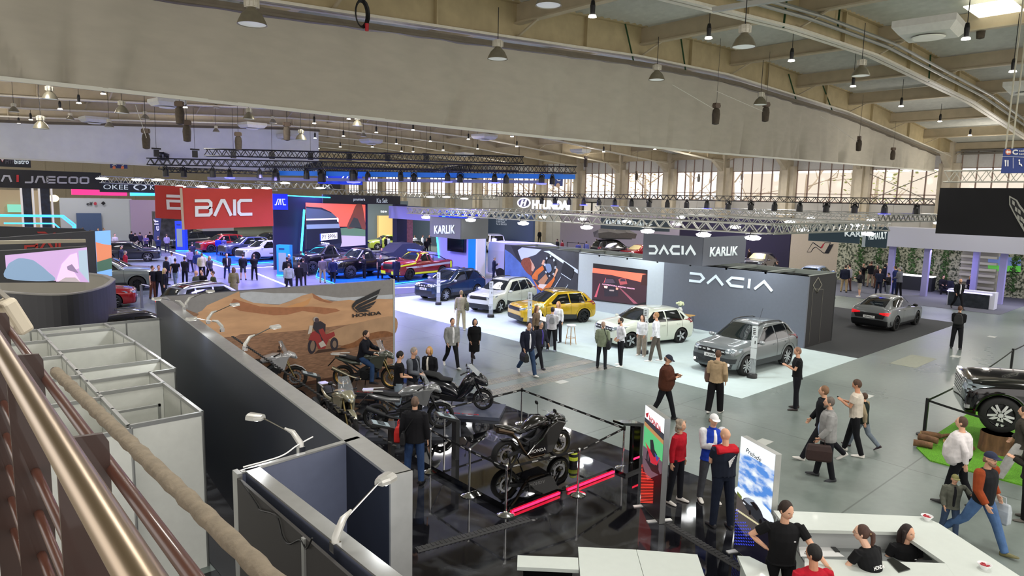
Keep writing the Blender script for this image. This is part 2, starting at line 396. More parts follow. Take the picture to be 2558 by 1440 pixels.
def tree(x,y,h,seed,leaf=None,lab=''):
 rnd=random.Random(seed);b=B();b.tube([(0,0,-.3),(rnd.uniform(-.3,.3),rnd.uniform(-.3,.3),h*.4),(rnd.uniform(-.6,.6),.3,h*.75)],[.3,.24,.12],7)
 def br(p,d,l,r,n):
  q=p+d*l;b.tube([p,(p+q)/2+V((rnd.uniform(-.1,.1),)*3),q],[r,r*.8,r*.5],5)
  if n:
   for _ in range(3):br(p.lerp(q,rnd.uniform(.5,1)),(d+V((rnd.uniform(-.9,.9),rnd.uniform(-.9,.9),rnd.uniform(-.2,.7)))).normalized(),l*.65,r*.55,n-1)
 for i in range(4):a=rnd.uniform(0,6.28);br(V((0,0,h*rnd.uniform(.3,.7))),V((math.cos(a),math.sin(a),rnd.uniform(.3,1.2))).normalized(),h*.28,.1,1)
 o=empty('tree',(x,y,0),0,lab,'tree','trees outside the windows');b.build('trunk',M('#c4b29c',.9),o)
 if leaf:
  l=B()
  for i in range(260):
   c=V((rnd.gauss(0,h*.16),rnd.gauss(0,h*.2),h*rnd.uniform(.45,1)));a=rnd.uniform(0,3.14);s_=.22
   u=V((math.cos(a),math.sin(a),rnd.uniform(-.5,.5)))*s_;w=V((0,0,1)).cross(u)*.7+V((0,0,s_*rnd.uniform(-.5,.5)))
   l.quad(c-u,c+w,c+u,c-w)
  l.build('foliage',M(leaf,.8,noise=.2),o)
tree(76,27.5,12,1,'#a9b25a','green leafy tree behind the window nearest the big column')
for i,(x,y)in enumerate([(78,36),(75,43.5),(77,51),(76,57),(78,64),(76,72),(78,82),(77,93)]):
 tree(x,y,12.5+i%3,5+i,'#e2c993'if i>=3 else None,['bare tree outside the third window from the right','bare tree outside the fourth window from the right','bare tree outside the fifth window from the right','autumn tree outside the sixth window from the right','autumn tree outside the window behind the blue hanging letter sign','autumn tree outside the eighth window from the right','autumn tree outside the ninth window from the right','farthest autumn tree outside the windows'][i])
def curtain(name,y,xs0,xs1,ztop,zbot,amp,mt,label,dx=.12,seed=3):
 rnd=random.Random(seed);n=int((xs1-xs0)/dx);ph=[rnd.uniform(0,6.28)for _ in range(9)]
 fr=[rnd.uniform(.5,4.0)for _ in range(9)];rows=9;vs=[];fs=[]
 folds=[(rnd.uniform(xs0,xs1),rnd.uniform(-1.1,1.1),rnd.uniform(.12,.3))for _ in range(int((xs1-xs0)/1.6))]
 for i in range(n+1):
  x=xs0+(xs1-xs0)*i/n;zt,zl=ztop(x),zbot(x)
  for j in range(rows):
   t=j/(rows-1);z=zl+(zt-zl)*t
   d=sum(math.sin(x*f+p+(1-t)*math.sin(p)*.8)for f,p in zip(fr,ph))*amp*.12*(.6+.4*t)
   for fx,sl,w in folds:d+=amp*1.5*math.exp(-((x-fx-sl*t*1.2)/w)**2)*(1-t)**1.2
   vs.append((x,y+d,z))
 for i in range(n):
  for j in range(rows-1):a=i*rows+j;fs.append((a,a+rows,a+rows+1,a+1))
 o=empty(name,(0,0,0),0,label,'curtain')
 b=B();b.add(vs,fs);c=b.build('fabric',mt,o,smooth=False);c.data.shade_smooth()
 bb=B();m_=24
 for i in range(m_):
  xa,xb=xs0+(xs1-xs0)*i/m_,xs0+(xs1-xs0)*(i+1)/m_
  bb.bar((xa,y,zbot(xa)-.03),(xb,y,zbot(xb)-.03),.06,.09)
 bb.build('bottom_batten',M('#d8d8cc',.5),o)
 bb=B()
 for i in range(m_):
  xa,xb=xs0+(xs1-xs0)*i/m_,xs0+(xs1-xs0)*(i+1)/m_
  bb.bar((xa,y,ztop(xa)+.1),(xb,y,ztop(xb)+.1),.5,.14);bb.bar((xa,y-.28,ztop(xa)+.02),(xb,y-.28,ztop(xb)+.02),.05,.06)
 bb.build('top_rail',RAIL,o)
 return o
def lerp_tab(tab):
 def f(x):
  if x<=tab[0][0]:return tab[0][1]
  for(a,p),(b,q)in zip(tab,tab[1:]):
   if x<=b:return p+(q-p)*(x-a)/(b-a)
  return tab[-1][1]
 return f
curtain('smoke_curtain',18.3,.2,61.8,lambda x:zb(x)-.35,lerp_tab([(0,8.13),(17,8.13),(30,8.28),(61,8.82)]),.2,M('#b3ad9e',.85,noise=.05,scale=1.5,bump=.1,aniso=(1,1,3)),'long grey fabric curtain hanging from the roof beam across the whole hall')
curtain('smoke_curtain',53.3,2,26,lambda x:zb(x)-.9,lambda x:7.6,.06,M('#dfe2e2',.8,noise=.04,scale=1.5),'pale blue curtain hanging far back at the left above the stands',dx=.25,seed=8)
def bell(loc,s,label):
 o=empty('high_bay_lamp',loc,0,label,'lamp','bell shaped lamps under the roof')
 b=B().lathe([(.07,.34),(.1,.3),(.2,.2),(.27,.06),(.29,0),(.275,0),(.25,.06),(.18,.19),(.05,.3)],n=20)
 b.build('reflector',M('#8d8673',.35,.5,noise=.1),o,smooth=True).scale=(s,)*3
 B().lathe([(.0,.012),(.265,.012),(.265,.03),(0,.03)],n=20).build('glass_cover',M('#dfe4de',.15,emit=.25),o).scale=(s,)*3
 b=B().lathe([(.0,.33),(.11,.33),(.13,.42),(.11,.52),(0,.54)],n=14)
 for a in range(8):b.box((.13*math.cos(a*.785),.13*math.sin(a*.785),.42),(.05,.02,.16),rz=a*.785)
 b.build('housing',M('#c9c4b4',.5),o).scale=(s,)*3
 z=(zb(loc[0])-loc[2])/s;B().tube([(0,0,.5),(0,0,max(.75,z))],.012,5).build('hanger',BLACK,o).scale=(s,)*3
bells=[((630,62),14,'nearest bell lamp hanging before the grey curtain'),((1243,148),15,'second bell lamp from the left along the curtain'),((1640,200),15,'third bell lamp along the curtain'),((1899,262),15,'smallest bell lamp low on the right of the curtain'),((1858,118),9,'large bell lamp in front of the near roof beam'),((2150,190),9.5,'bell lamp beyond the large one along the near beam'),((1370,14),11,'bell lamp cut by the top edge above the curtain')]
for(x,y),Y,l in bells:bell(onY(x,y,Y),1,l)
for i,(x,y)in enumerate([(125,248),(35,280),(176,300),(305,283),(363,298),(540,270),(622,298),(682,308),(718,340),(893,315),(908,342),(1242,318),(103,322),(273,318),(540,330),(752,350)]):
 bell(onY(x,y,32.3+7*(i%3))if i%3 else onY(x,y,25.3),.75,'small bell lamp in the far roof field, %s'%(['upper left corner under the curtain','at the left edge','third from the left','beside a white ceiling unit','left of the centre beams','high near the curtain batten','right of the white ceiling unit','over the row of hanging motors','above the black truss','under the curtain batten, middle','below its neighbour, middle','rightmost one under the curtain','low one at far left','low second one at left','low third one','low fourth one over the trusses'][i]))
LEDM=M('#fff6ea',.3,emit=14,name='led_lens')
def led(p,label,s=1.0,top=None):
 o=empty('pendant_led_lamp',p,0,label,'lamp','small bright pendant lamps')
 b=B().lathe([(.06,.0),(.075,.28),(.05,.42),(0,.43)],n=8);b.tube([(0,0,.4),(0,0,(top or zb(p[0])+.6)-p[2])],.012,4)
 b.build('housing',BLACK,o);B().lathe([(0,-.03),(.12,-.03),(.1,.02),(0,.02)],n=10).build('lens',LEDM,o)
LEDS=[(1480,40),(1770,94),(1977,151),(2131,215),(2251,265),(2348,303),(2423,338),(2413,96),(2530,178)]
words=['first at the top','second','third','fourth','fifth','sixth','seventh and smallest']
for i,(x,y)in enumerate(LEDS):led(gp(x,y,11.0 if i<7 else 10.6),('%s of the row running to the right-hand column'%words[i])if i<7 else['single bright lamp beside the roof hatch','single bright lamp at the right edge above the truss'][i-7])
L2=[(258,234),(197,257),(150,272),(77,299),(47,309),(24,317),(463,268),(871,297),(785,308),(940,331),(787,345),(858,340),(1032,325),(990,359),(1075,353),(1107,375),(850,367),(795,371),(1170,348),(1193,372),(1003,378),(930,367),(1032,379),(1291,366),(1402,336),(1508,379),(1636,373),(1279,341)]
L3=['in the left bank, brightest and nearest','in the left bank, second','in the left bank, third','in the left bank, fourth','in the left bank, fifth','at the left end of the bank','right of the white ceiling unit','first of the middle field','high in the middle field','centre of the middle field','low left of the middle field','lower middle','upper right of the middle field','right of centre','far right of centre','beside the white unit','low over the truss','lowest left over the truss','below the curtain, right','left of the sloping beams','between two sloping beams','small one by the truss end','small one under the beams','over the windows, first','over the windows, second','over the windows, third','over the windows, fourth','just under the curtain batten, right of centre']
for i,(x,y)in enumerate(L2):led(gp(x,y,10.3 if i<23 else 9.9),'small far lamp %s'%L3[i])
def heater(p,s,rz,label):
 o=empty('ceiling_unit',p,rz,label,'ceiling unit','white square units under the roof')
 b=B();b.loft([[V((a*s,c*s,z*s))for a,c in((-1,-1),(1,-1),(1,1),(-1,1))]for a_,z,s_ in((0,.35,1),(0,.12,1))]);b.loft([[V((a*s*k,c*s*k,z*s))for a,c in((-1,-1),(1,-1),(1,1),(-1,1))]for k,z in((1,.12),(.8,-.12))])
 b.build('casing',M('#c9c8c0',.5,noise=.05),o);B().lathe([(0,-.14),(.55*s,-.14),(.5*s,-.17),(0,-.16)],n=20).build('fan_grille',M('#e4e2d6',.4),o)
heater(gp(2320,82,11.2),.85,.1,'big white air unit under the roof at upper right')
heater(gp(2570,225,11.0),.85,.1,'white air unit cut by the right edge')
for i,(x,y)in enumerate([(417,262),(235,303),(630,317),(715,345),(927,356),(1450,380),(1210,345),(1160,388)]):
 heater(gp(x,y,10.2),.7,.1,'far white ceiling unit %s'%['below the curtain at left','left of the lamps','in the middle of the roof field','over the black truss','right of the truss lamps','over the window wall','under the curtain batten','beside the sloping beams'][i])
o=B().b2((0,0,0),(2.2,1.4,.04)).build('skylight',M('#fffbe6',.4,emit=1.6));q=gp(2495,72,12.2);o.location=(q.x-1,q.y-.5,12.9);st(o)
def motor(p,s,label):
 o=empty('chain_hoist',p,random.uniform(-.5,.5),label,'chain hoist','chain hoists hanging from the roof')
 B().lathe([(.05,.0),(.17,.04),(.2,.5),(.17,.72),(.1,.8)],n=9).build('chain_bag',M('#4a4136',.9,noise=.2),o,smooth=True).scale=(s,)*3
 b=B().box((0,0,.92),(.3,.22,.24));b.lathe([(.1,-.2),(.1,.2)],(0,0,.92),10,'X');b.build('motor_body',M('#5a4a3c',.5),o).scale=(s,)*3
 B().tube([(0,0,1.0),(0,0,(zb(p[0])-p[2])/s+.5)],.012,4).build('chain',M('#3c3a36',.5),o).scale=(s,)*3
for i,(x,y,d)in enumerate([(1787,312,15),(1911,305,15),(2144,378,16),(2229,400,17.5),(2448,98,8),(1463,418,40),(366,373,35),(468,355,32),(596,376,36),(717,352,34),(273,392,60),(450,312,30),(203,342,70),(163,350,70),(131,355,72),(237,400,75),(1590,450,45),(1745,455,46),(1853,450,44),(1815,460,46)]):
 motor(onY(x,y,d),.8 if i<5 else .9,'hoist with a dark chain bag, %s'%['left of the close pair before the grey curtain','right of the close pair before the grey curtain','before the lower end of the grey curtain','last before the right-hand column','large one at the upper right corner','over the hyundai truss left','first above the red banner','second above the red banner, orange topped','third above the red banner','fourth, over the black truss','small one left of the banner','high small one above the banner','tiny one third from left','tiny one second from left','tiny one farthest left','tiny one over the black fascia','before the fourth window from the right','before the third window, left','before the third window, right','before the third window, middle'][i].replace('hyundai','window'))
for i,(a,c,Y0,l)in enumerate([((1680,212),(1783,272),15,'thin cord slanting down to the left hoist of the close pair'),((1790,228),(1905,278),15,'thin cord slanting down to the right hoist of the close pair'),((2050,290),(2142,355),16,'thin cord slanting down to the lower hoist'),((338,262),(366,345),33,'thin cord slanting down to the first far hoist'),((450,268),(468,325),32,'thin cord slanting down to the second far hoist')]):
 tag(B().tube([onY(*a,Y0),onY(*c,Y0)],.012,5).build('hanging_cord',M('#c9c6bb',.6)),l,'cord')
b=B();c=onY(902,35,17.4)
for k in range(5):
 b.tube([(c.x+.16*math.cos(a+k)*(1+.1*k),c.y-.02*k,c.z+.32*math.sin(a+k)*(1+.05*k))for a in[i*.4 for i in range(17)]],.016,5)
o=empty('hanging_cable',(0,0,0),0,'coil of black cable with a red plug hanging from the roof beam','cable');b.build('cable_coil',BLACK,o)
B().lathe([(.05,0),(.06,.2)],c+V((.12,-.1,-.45)),8).build('plug',M('#b3202c',.4),o)
def slab(b,p,q,t,z0,z1,side=0):
 """upright slab from p to q; side shifts it off the line"""
 p,q=V((p[0],p[1],0)),V((q[0],q[1],0));d=(q-p).normalized();n=V((-d.y,d.x,0));a,c=n*(side-.5)*t,n*(side+.5)*t
 vs=[p+a,q+a,q+c,p+c]
 return b.add([v+V((0,0,z0))for v in vs]+[v+V((0,0,z1))for v in vs],[(3,2,1,0),(4,5,6,7),(0,1,5,4),(1,2,6,5),(2,3,7,6),(3,0,4,7)])
NAVYW=M('#2b3038',.6,noise=.04);
MARB=bpy.data.materials.new('black_marble_vinyl');MARB.use_nodes=True
nt=MARB.node_tree;b_=nt.nodes['Principled BSDF'];tc=nt.nodes.new('ShaderNodeTexCoord');n_=nt.nodes.new('ShaderNodeTexNoise');n_.inputs['Scale'].default_value=.9;n_.inputs['Detail'].default_value=9;n_.inputs['Distortion'].default_value=2.5
cr=nt.nodes.new('ShaderNodeValToRGB');cr.color_ramp.elements[0].position=.45;cr.color_ramp.elements[0].color=(.006,.006,.008,1);cr.color_ramp.elements[1].position=.75;cr.color_ramp.elements[1].color=(.05,.053,.06,1)
nt.links.new(tc.outputs['Object'],n_.inputs['Vector']);nt.links.new(n_.outputs['Fac'],cr.inputs['Fac']);nt.links.new(cr.outputs['Color'],b_.inputs['Base Color']);b_.inputs['Roughness'].default_value=.05;b_.inputs['Specular IOR Level'].default_value=.6
tag(B().b2((3.2,-3,0),(12.27,19.4,.012)).build('stand_floor',MARB),'glossy black marble-look floor of the motorcycle stand','stand floor')
tag(B().b2((8.1,19.0,.013),(12.2,19.38,.02)).build('floor_strip',M('#4a3229',.5)),'brown strip of floor at the foot of the desert wall','stand floor')
WY=19.45
A_,T_,E_=V((5.05,WY,0)),V((3.86,6.82,0)),V((3.72,5.62,0))
o=empty('display_wall',(0,0,0),0,'desert picture wall of the motorcycle stand with winged logo','display wall')
b=B();slab(b,(5.05,WY+.1),(12.15,WY+.1),.18,0,3.0);b.build('wall_panel',NAVYW,o)
pl=PY(WY)
def zz(ox,oy,k,pts):return[(ox+x/k,oy+y/k)for x,y in pts]
q=lambda pts:zz(600,680,3.6,pts)
q2=lambda pts:zz(400,690,7.105,pts)
SAND=M('#cda078',.7,noise=.12,scale=1.2,aniso=(1,1,4));SAND2=M('#ac7350',.7,noise=.1);GRND=M('#977258',.75,noise=.3,scale=5,aniso=(1,1,5));DUST=M('#b5916f',.7,noise=.15,scale=2)
full=[(5.05,0),(12.15,0),(12.15,3),(5.05,3)]
def P_(pts):return[pl.px(*p)for p in pts]
def clip(pts):return[(min(12.15,max(5.05,a)),min(3,max(0,c)))for a,c in pts]
INK=M('#26262a',.6);LGSKY=M('#bfc3c8',.6,noise=.06);SKYG=M('#8d8a88',.6,noise=.06)
L_=[(GRND,full),(SKYG,clip(P_([(414,741),(985,698),(988,752),(905,756),(860,760),(780,765),(700,765),(640,770),(560,782),(494,784),(430,760)]))),(LGSKY,clip(P_(q([(0,225),(60,262),(140,282),(360,290),(560,220),(900,262),(1390,238),(1390,200),(900,232),(560,190),(300,190),(100,175),(0,190)])))),(SAND,clip(P_(q2([(660,650),(1000,500),(1250,430),(1380,370),(1560,440),(1700,490),(2100,512),(2300,450),(2558,350),(2558,900),(1200,1060),(930,890)])+[]))),(SAND,clip(P_(q([(-10,170),(0,235),(110,275),(360,300),(560,210),(645,190),(740,240),(830,265),(980,250),(1060,262),(1250,240),(1390,245),(1390,400),(1100,450),(700,520),(300,560),(0,580),(-200,590),(-300,560),(-420,430),(-300,300)])))),(SAND2,clip(P_(q([(-60,240),(0,260),(180,310),(420,320),(640,310),(860,330),(900,350),(760,380),(560,350),(420,385),(300,390),(150,370),(0,350),(-100,300)])))),(M('#d99f68',.7),clip(P_(q([(400,318),(500,285),(580,262),(640,225),(610,290),(560,312)])))),(SAND2,clip(P_(q([(645,190),(700,220),(750,250),(840,268),(800,280),(720,262),(660,235)])))),(GRND,clip(P_(q([(-280,700),(0,560),(300,545),(600,520),(900,480),(1120,455),(1390,440),(1390,900),(0,1100)])))),(DUST,clip(P_(q([(780,560),(900,500),(1060,455),(1390,400),(1390,560),(1200,560),(1050,640),(940,660),(830,640)]))),1),(M('#8a5a36',.7,noise=.2),clip(P_(q([(900,670),(1020,630),(1140,560),(1300,530),(1390,570),(1200,600),(1080,660),(960,690)]))),1)]
def circ(cx,cy,rx,ry=None,n=18,rot=0):ry=ry or rx;return[(cx+rx*math.cos(2*PI*i/n)*math.cos(rot)-ry*math.sin(2*PI*i/n)*math.sin(rot),cy+rx*math.cos(2*PI*i/n)*math.sin(rot)+ry*math.sin(2*PI*i/n)*math.cos(rot))for i in range(n)]
RD=M('#9c3230',.6);PU=M('#2d2630',.6)
for m_,pts in[(M('#4a3326',.7),[(660,735),(960,690),(900,680),(700,700)]),(PU,circ(643,665,38,72,rot=.1)),(M('#8b7462',.7),circ(648,665,20,48,rot=.1)),(PU,circ(843,645,36,58)),(M('#8b7462',.7),circ(845,648,18,32)),(RD,[(610,610),(640,540),(700,520),(770,560),(840,535),(850,570),(790,610),(760,690),(700,690),(670,620)]),(M('#cfc6bb',.6),[(605,560),(620,480),(650,480),(640,545)]),(PU,[(650,500),(660,450),(720,440),(765,470),(760,560),(780,600),(740,640),(710,560),(680,540)]),(RD,[(700,520),(740,505),(780,590),(760,640),(725,580)]),(M('#b9afa6',.6),circ(677,425,24,24)),(M('#4a3a44',.6),circ(684,432,20,22)),(M('#cbc1b6',.6),[(700,640),(740,615),(770,660),(720,680)])]:
 L_.append((m_,P_(q(pts))))
for pts in([(1257,150),(1240,195),(1040,292),(1018,318),(1003,315),(1005,290),(1040,252),(1130,212)],[(1235,208),(1215,245),(1060,318),(1040,335),(1022,322),(1060,290)],[(1220,258),(1193,292),(1075,338),(1055,350),(1040,338),(1065,318)],[(1187,300),(1160,326),(1100,345),(1075,357),(1058,352),(1080,338)],[(1120,336),(1168,352),(1058,362),(1052,356)],[(1003,300),(1022,335),(1058,362),(1044,364),(1008,332),(1000,308)]):
 L_.append((INK,P_(q(pts))))
art('desert_picture',pl,L_,o,px=False)
text('HONDA',pl,[q([(1005,408)])[0],q([(1264,381)])[0],q([(1003,376)])[0]],INK,o,thick=.004,off=.04,bold=.03)
B().b2((12.1,WY-.02,0),(12.17,WY+.2,3.02)).build('edge_trim',ALU,o)
o=empty('partition_wall',(0,0,0),0,'long dark partition wall with wide aluminium top edge and end face','partition wall')
b=B();slab(b,A_,E_,.24,0,2.97,side=-.5);b.build('wall_panel',M('#1b202c',.42,noise=.04),o)
b=B();slab(b,A_,E_,.25,2.97,3.0,side=-.48)
d=(E_-A_).normalized();
e2=E_+d*.015;slab(b,E_-d*.02,e2,.25,0,3.0,side=-.48);b.build('aluminium_edge',ALU,o)
o=empty('partition_wall',(0,0,0),0,'dark store room walls with aluminium tops at the near end of the long partition','partition wall')
b=B();c0,c1,c2=(2.36,6.68),(3.78,6.82),(2.45,2.0);slab(b,c0,c1,.06,0,2.98);slab(b,(2.4,6.7),c2,.14,0,2.98,.5);b.build('wall_panel',M('#5c6276',.55,noise=.04),o)
B().b2((2.3,2.0,0),(2.33,6.62,2.96)).build('outer_panel',M('#2b2826',.6),o)
b=B();slab(b,c0,c1,.07,2.98,3.0);slab(b,(2.4,6.7),c2,.15,2.98,3.0,.5);slab(b,(2.33,6.62),(2.33,6.76),.05,0,3.0);b.build('aluminium_edge',ALU,o)
B().b2((2.28,5.05,0),(2.3,5.1,2.96)).build('joint_profile',ALU,o)
tag(B().b2((2.7,2.2,0),(3.4,5.2,2.0)).build('storage_cabinet',M('#1d2026',.5)),'dark storage cabinet inside the small store room','cabinet')
def cable(pts,r,label,mt=BLACK):tag(B().tube(catmull(pts,6,False),r,5).build('power_cable',mt),label,'cable')
cable([tuple(onX(x,y,2.28))for x,y in[(600,1200),(640,1260),(650,1275),(690,1290),(705,1340),(722,1360),(750,1350),(765,1372),(780,1345)]],.008,'dark cable looping down the outside of the store room wall')
cable([(2.4,6.72,3.02),(2.8,6.74,3.03),(3.0,6.76,3.1),(3.2,6.8,3.14)],.008,'pale cable along the store room wall to its spotlight',WHITE)
def arm_light(p,d,label,ln=.62,s=1,lamp=True):
 """p on the wall top, arm leaning towards direction d"""
 d=V(d);d.z=0;d.normalize();o=empty('arm_spotlight',p,0,label,'spotlight','arm spotlights clamped on the partition top')
 z=V((0,0,1));a,c,e=d*.0+z*.1,d*.1+z*.2,d*ln+z*(.34)
 B().box((0,0,.03),(.07,.07,.08)).build('clamp',CHROME,o)
 b=B().tube([(0,0,.04),a,c+z*.02,d*.2+z*.25],[.03,.035,.03,.012],8);b.build('body',M('#c2c1bb',.4,.3),o,smooth=True)
 B().tube([c,e],.009,6).build('arm',CHROME,o)
 u=d.cross(z);b=B();rings=[]
 for k,w in((-.02,.035),(.06,.06),(.16,.06)):
  cc=e+d*k-z*.005*k;rings.append([cc+u*w*math.cos(t)*1.2+z*(.035*math.sin(t))for t in[i*PI/5 for i in range(6)]]+[cc+u*(-w)*1.2-z*.03,cc+u*w*1.2-z*.03])
 b.loft(rings);b.build('lamp_head',M('#c9c8c2',.3,.5),o)
 b=B();cc=e+d*.08-z*.033;b.add([cc-d*.07-u*.06,cc+d*.07-u*.06,cc+d*.07+u*.06,cc-d*.07+u*.06],[(0,1,2,3)]);b.build('lens',M('#fdfdf6',.3,emit=6),o)
 l=bpy.data.lights.new('spot_light','AREA');l.energy=16;l.size=.12;l.color=(.95,.97,1);lo=bpy.data.objects.new('spot_light',l);COL.objects.link(lo);lo.parent=o;lo.location=e+d*.08-z*.06;lo.rotation_euler=(d.y*.3,-d.x*.3,0)
 return o
def onwall(t):p=A_.lerp(E_,t);return V((p.x+.1,p.y,3.0))
for i,(x,y,dx)in enumerate([(465,768,1),(520,808,1),(612,875,1),(460,775,-1),(555,828,-1)]):
 p=gp(x,y,3.0);arm_light((p.x,p.y,3.0),(dx,.2*dx,0),'clamp spotlight on the long partition top, %s'%['farthest one leaning over the desert picture','second one leaning over the desert picture','nearest one leaning over the desert picture','farthest one leaning over the dark side','nearer one leaning over the dark side'][i],.55)
arm_light((3.05,6.78,3.0),(-.6,1,0),'clamp spotlight on the store room back wall',.5,1.2)
arm_light(gp(838,1375,3.0),(.8,.35,0),'nearest clamp spotlight on the store room front wall',.6,1.3)
b=B()
for i in range(60):
 p=A_.lerp(E_,.45+i*.0085);b.box((p.x+.15,p.y,3.012),(.03,.05,.02),rz=.4)
tag(b.build('black_chain',BLACK),'black plastic chain running along the top edge of the long partition','chain')
STW=M('#dcded6',.55,noise=.03);
def stall(segs,label,h=2.5):
 o=empty('partition_wall',(0,0,0),0,label,'partition wall','white system stalls below the railing')
 b,r=B(),B()
 for p,q_ in segs:
  slab(b,p,q_,.03,0,h-.06);slab(r,p,q_,.05,h-.06,h)
  L=(V(q_)-V(p)).length;n=max(1,round(L/1.0))
  for i in range(n+1):c=V(p).lerp(V(q_),i/n);r.tube([(c.x,c.y,0),(c.x,c.y,h)],.025,8)
 b.build('infill_panel',STW,o);r.build('aluminium_profile',M('#a3a5a2',.4,.5),o)
stall([((2.15,10.46),(3.15,10.46)),((3.15,10.46),(3.15,12.5)),((2.15,12.5),(3.15,12.5))],'nearest white stall with a tall blank end wall')
stall([((3.15,12.5),(3.15,13.4)),((2.15,13.4),(3.58,13.4)),((3.58,13.4),(3.58,14.3))],'second narrow white stall from the near end')
stall([((2.15,14.35),(3.58,14.35)),((3.58,14.35),(3.58,16.3)),((2.15,16.3),(3.58,16.3))],'third white stall from the near end')
stall([((3.58,16.3),(3.52,19.1)),((2.15,18.3),(3.55,18.3))],'farthest white stall against the back partition')
stall([((-1,19.1),(5.0,19.1))],'long white back partition behind the stalls')
stall([((2.15,10.46),(2.15,19.1))],'white spine wall dividing the two rows of stalls')
stall([((-1,10.3),(2.15,10.3)),((-1,12.2),(2.15,12.2)),((-1,13.9),(2.15,13.9)),((-1,15.8),(2.15,15.8)),((-1,17.6),(2.15,17.6)),((-1,10.3),(-1,19.1))],'white stalls of the row beneath the railing')
tag(B().b2((2.2,11.9,0),(2.24,11.94,2.3)).b2((2.9,11.9,0),(2.94,11.94,2.3)).b2((2.2,11.9,2.26),(2.94,11.94,2.3)).build('door_frame',M('#a3a5a2',.4,.5)),'aluminium door frame inside the nearest white stall','door frame')
tag(B().b2((-2,-3,0),(3.2,10.25,.008)).b2((3.2,7,.0125),(3.7,19,.016)).build('stand_floor',M('#0d0d10',.5)),'matt black carpet between the white stalls and the dark partition','carpet')
p=gp(557,1205);o=empty('power_strip',(p.x,p.y,.02),.4,'power strip with coloured plugs on the dark floor by the partition','power strip')
B().box((0,0,.02),(.08,.42,.04)).build('socket_bar',WHITE,o);B().box((0,.08,.06),(.06,.07,.05)).build('plug',M('#2b62c9',.4),o);B().box((0,-.02,.06),(.06,.07,.05)).build('plug',M('#2b62c9',.4),o);B().box((0,-.13,.06),(.06,.06,.05)).build('plug',M('#d2552a',.4),o)
cable([(p.x,p.y,.03),(p.x-.1,p.y-.5,.02),(p.x+.25,p.y-1.1,.02),(p.x-.3,p.y-2,.02),(p.x-.6,p.y-2.6,.02)],.012,'black cable running across the dark floor from the power strip')
st(B().b2((-3,-3,4.05),(.12,14,4.2)).build('floor_gallery',M('#8c8476',.9,noise=.15,scale=12)))
BRN=M('#2f180f',.5,noise=.12,scale=6,coat=.3)
o=empty('railing',(0,0,0),0,'gallery railing with a thick steel handrail and brown bars at lower left','railing')
RX=.155
B().tube([(RX,-.2,5.42),(RX,9,5.38)],.0215,20).build('handrail',M('#b09d86',.3,1.0),o,smooth=True)
pts=[((0,820),(503,1440)),((0,1003),(205,1362)),((0,1085),(110,1300)),((0,1160),(100,1330))]
for z in(5.22,4.93,4.79,4.65,4.51,4.37):B().tube([(.295 if z>5 else .25,-.2,z),(.295 if z>5 else .25,9,z-.02)],.0135,12).build('bar',M('#47261a',.4,noise=.12,scale=9,coat=.2),o,smooth=True)
for yy in(.7,1.6,2.51,3.42,4.33,5.24,6.15,7.06):
 B().prism([(.195,4.0),(.29,4.0),(.29,5.28),(.28,5.3),(.195,5.305)],yy-.006,yy+.006,'Y').build('post',BRN,o)
o=empty('padded_pole',(0,0,0),0,'long beige padded pole running along outside the gallery railing','pole')
a,c=gp(140,930,5.0),gp(700,1470,5.0);b=B();n=60;b.tube([a.lerp(c,i/n)for i in range(n+1)],[.023+.0018*math.sin(i*1.7)+.001*math.sin(i*4.1)for i in range(n+1)],12);b.build('padding',M('#766b5a',.85,noise=.15,scale=30,bump=.5),o,smooth=True)
B().tube([a,a+(a-c).normalized()*.03],.018,10).build('pole_end',BRN,o)
c=gp(36,790,5.15);o=empty('flood_light',c,.35,'cream plastic device with rounded corners on a bracket at the left edge','light unit')
b=B();mx=Matrix.Rotation(R(-25),3,'Y');b.box((0,0,0),(.075,.1,.2),mx=mx);b.build('casing',M('#c2b8a4',.45),o,bev=.018)
B().box((-.06,0,-.02),(.08,.06,.07)).build('bracket',M('#c2b8a4',.45),o);B().bar((-.2,0,.3),(-.02,0,.09),.02,.02).build('arm',M('#8b877e',.5),o)
RED_LED=M('#ff1840',.3,emit=5)
o=empty('platform',(0,0,0),0,'low black mirror platform under the sport motorcycle with red light strips','platform')
P4=[(7.95,8.76),(10.95,8.76),(10.95,12.2),(7.95,12.2)]
B().prism(P4,.012,.15).build('platform_top',M('#050506',.03,coat=1,spec=.8),o)
for x0,x1,y in((8.05,9.28,8.745),(9.5,10.95,8.745)):B().b2((x0,y-.012,.03),(x1,y,.075)).build('light_strip',RED_LED,o)
B().b2((8.0,8.73,.02),(8.03,8.745,.07)).build('light_strip',RED_LED,o)
POSTS=[((1263,1288),'nearest chrome post at the platform corner'),((1172,1240),'chrome post left of the platform, second from the near corner'),((1075,1180),'chrome post beside the man in a black leather jacket'),((1443,1238),'chrome post before the red light strips'),((1555,1172),'chrome post at the right corner by the black totem'),((1240,1145),'dark chrome post behind the sport bike tail'),((1365,1085),'far chrome post behind the sport bike screen')]
PP=[]
for i,((x,y),l)in enumerate(POSTS):
 p=gp(x,y);
 if i==5:p=V((9.05,12.3,0))
 if i==6:p=V((11.55,12.35,0))
 PP.append(p);o=empty('barrier_post',(p.x,p.y,.012),0,'chrome barrier post: '+l if 0 else l,'barrier post','chrome posts around the sport motorcycle')
 B().lathe([(0,0),(.16,0),(.165,.012),(.13,.03),(.05,.05),(.03,.07),(0,.07)],n=24).build('base',CHROME,o,smooth=True)
 B().tube([(0,0,.05),(0,0,.9)],.022,14).build('tube',CHROME,o,smooth=True)
 B().lathe([(.022,.86),(.03,.87),(.03,.95),(.02,.965),(0,.97)],n=14).build('head',BLACK if i in(5,6,4)else CHROME,o,smooth=True)
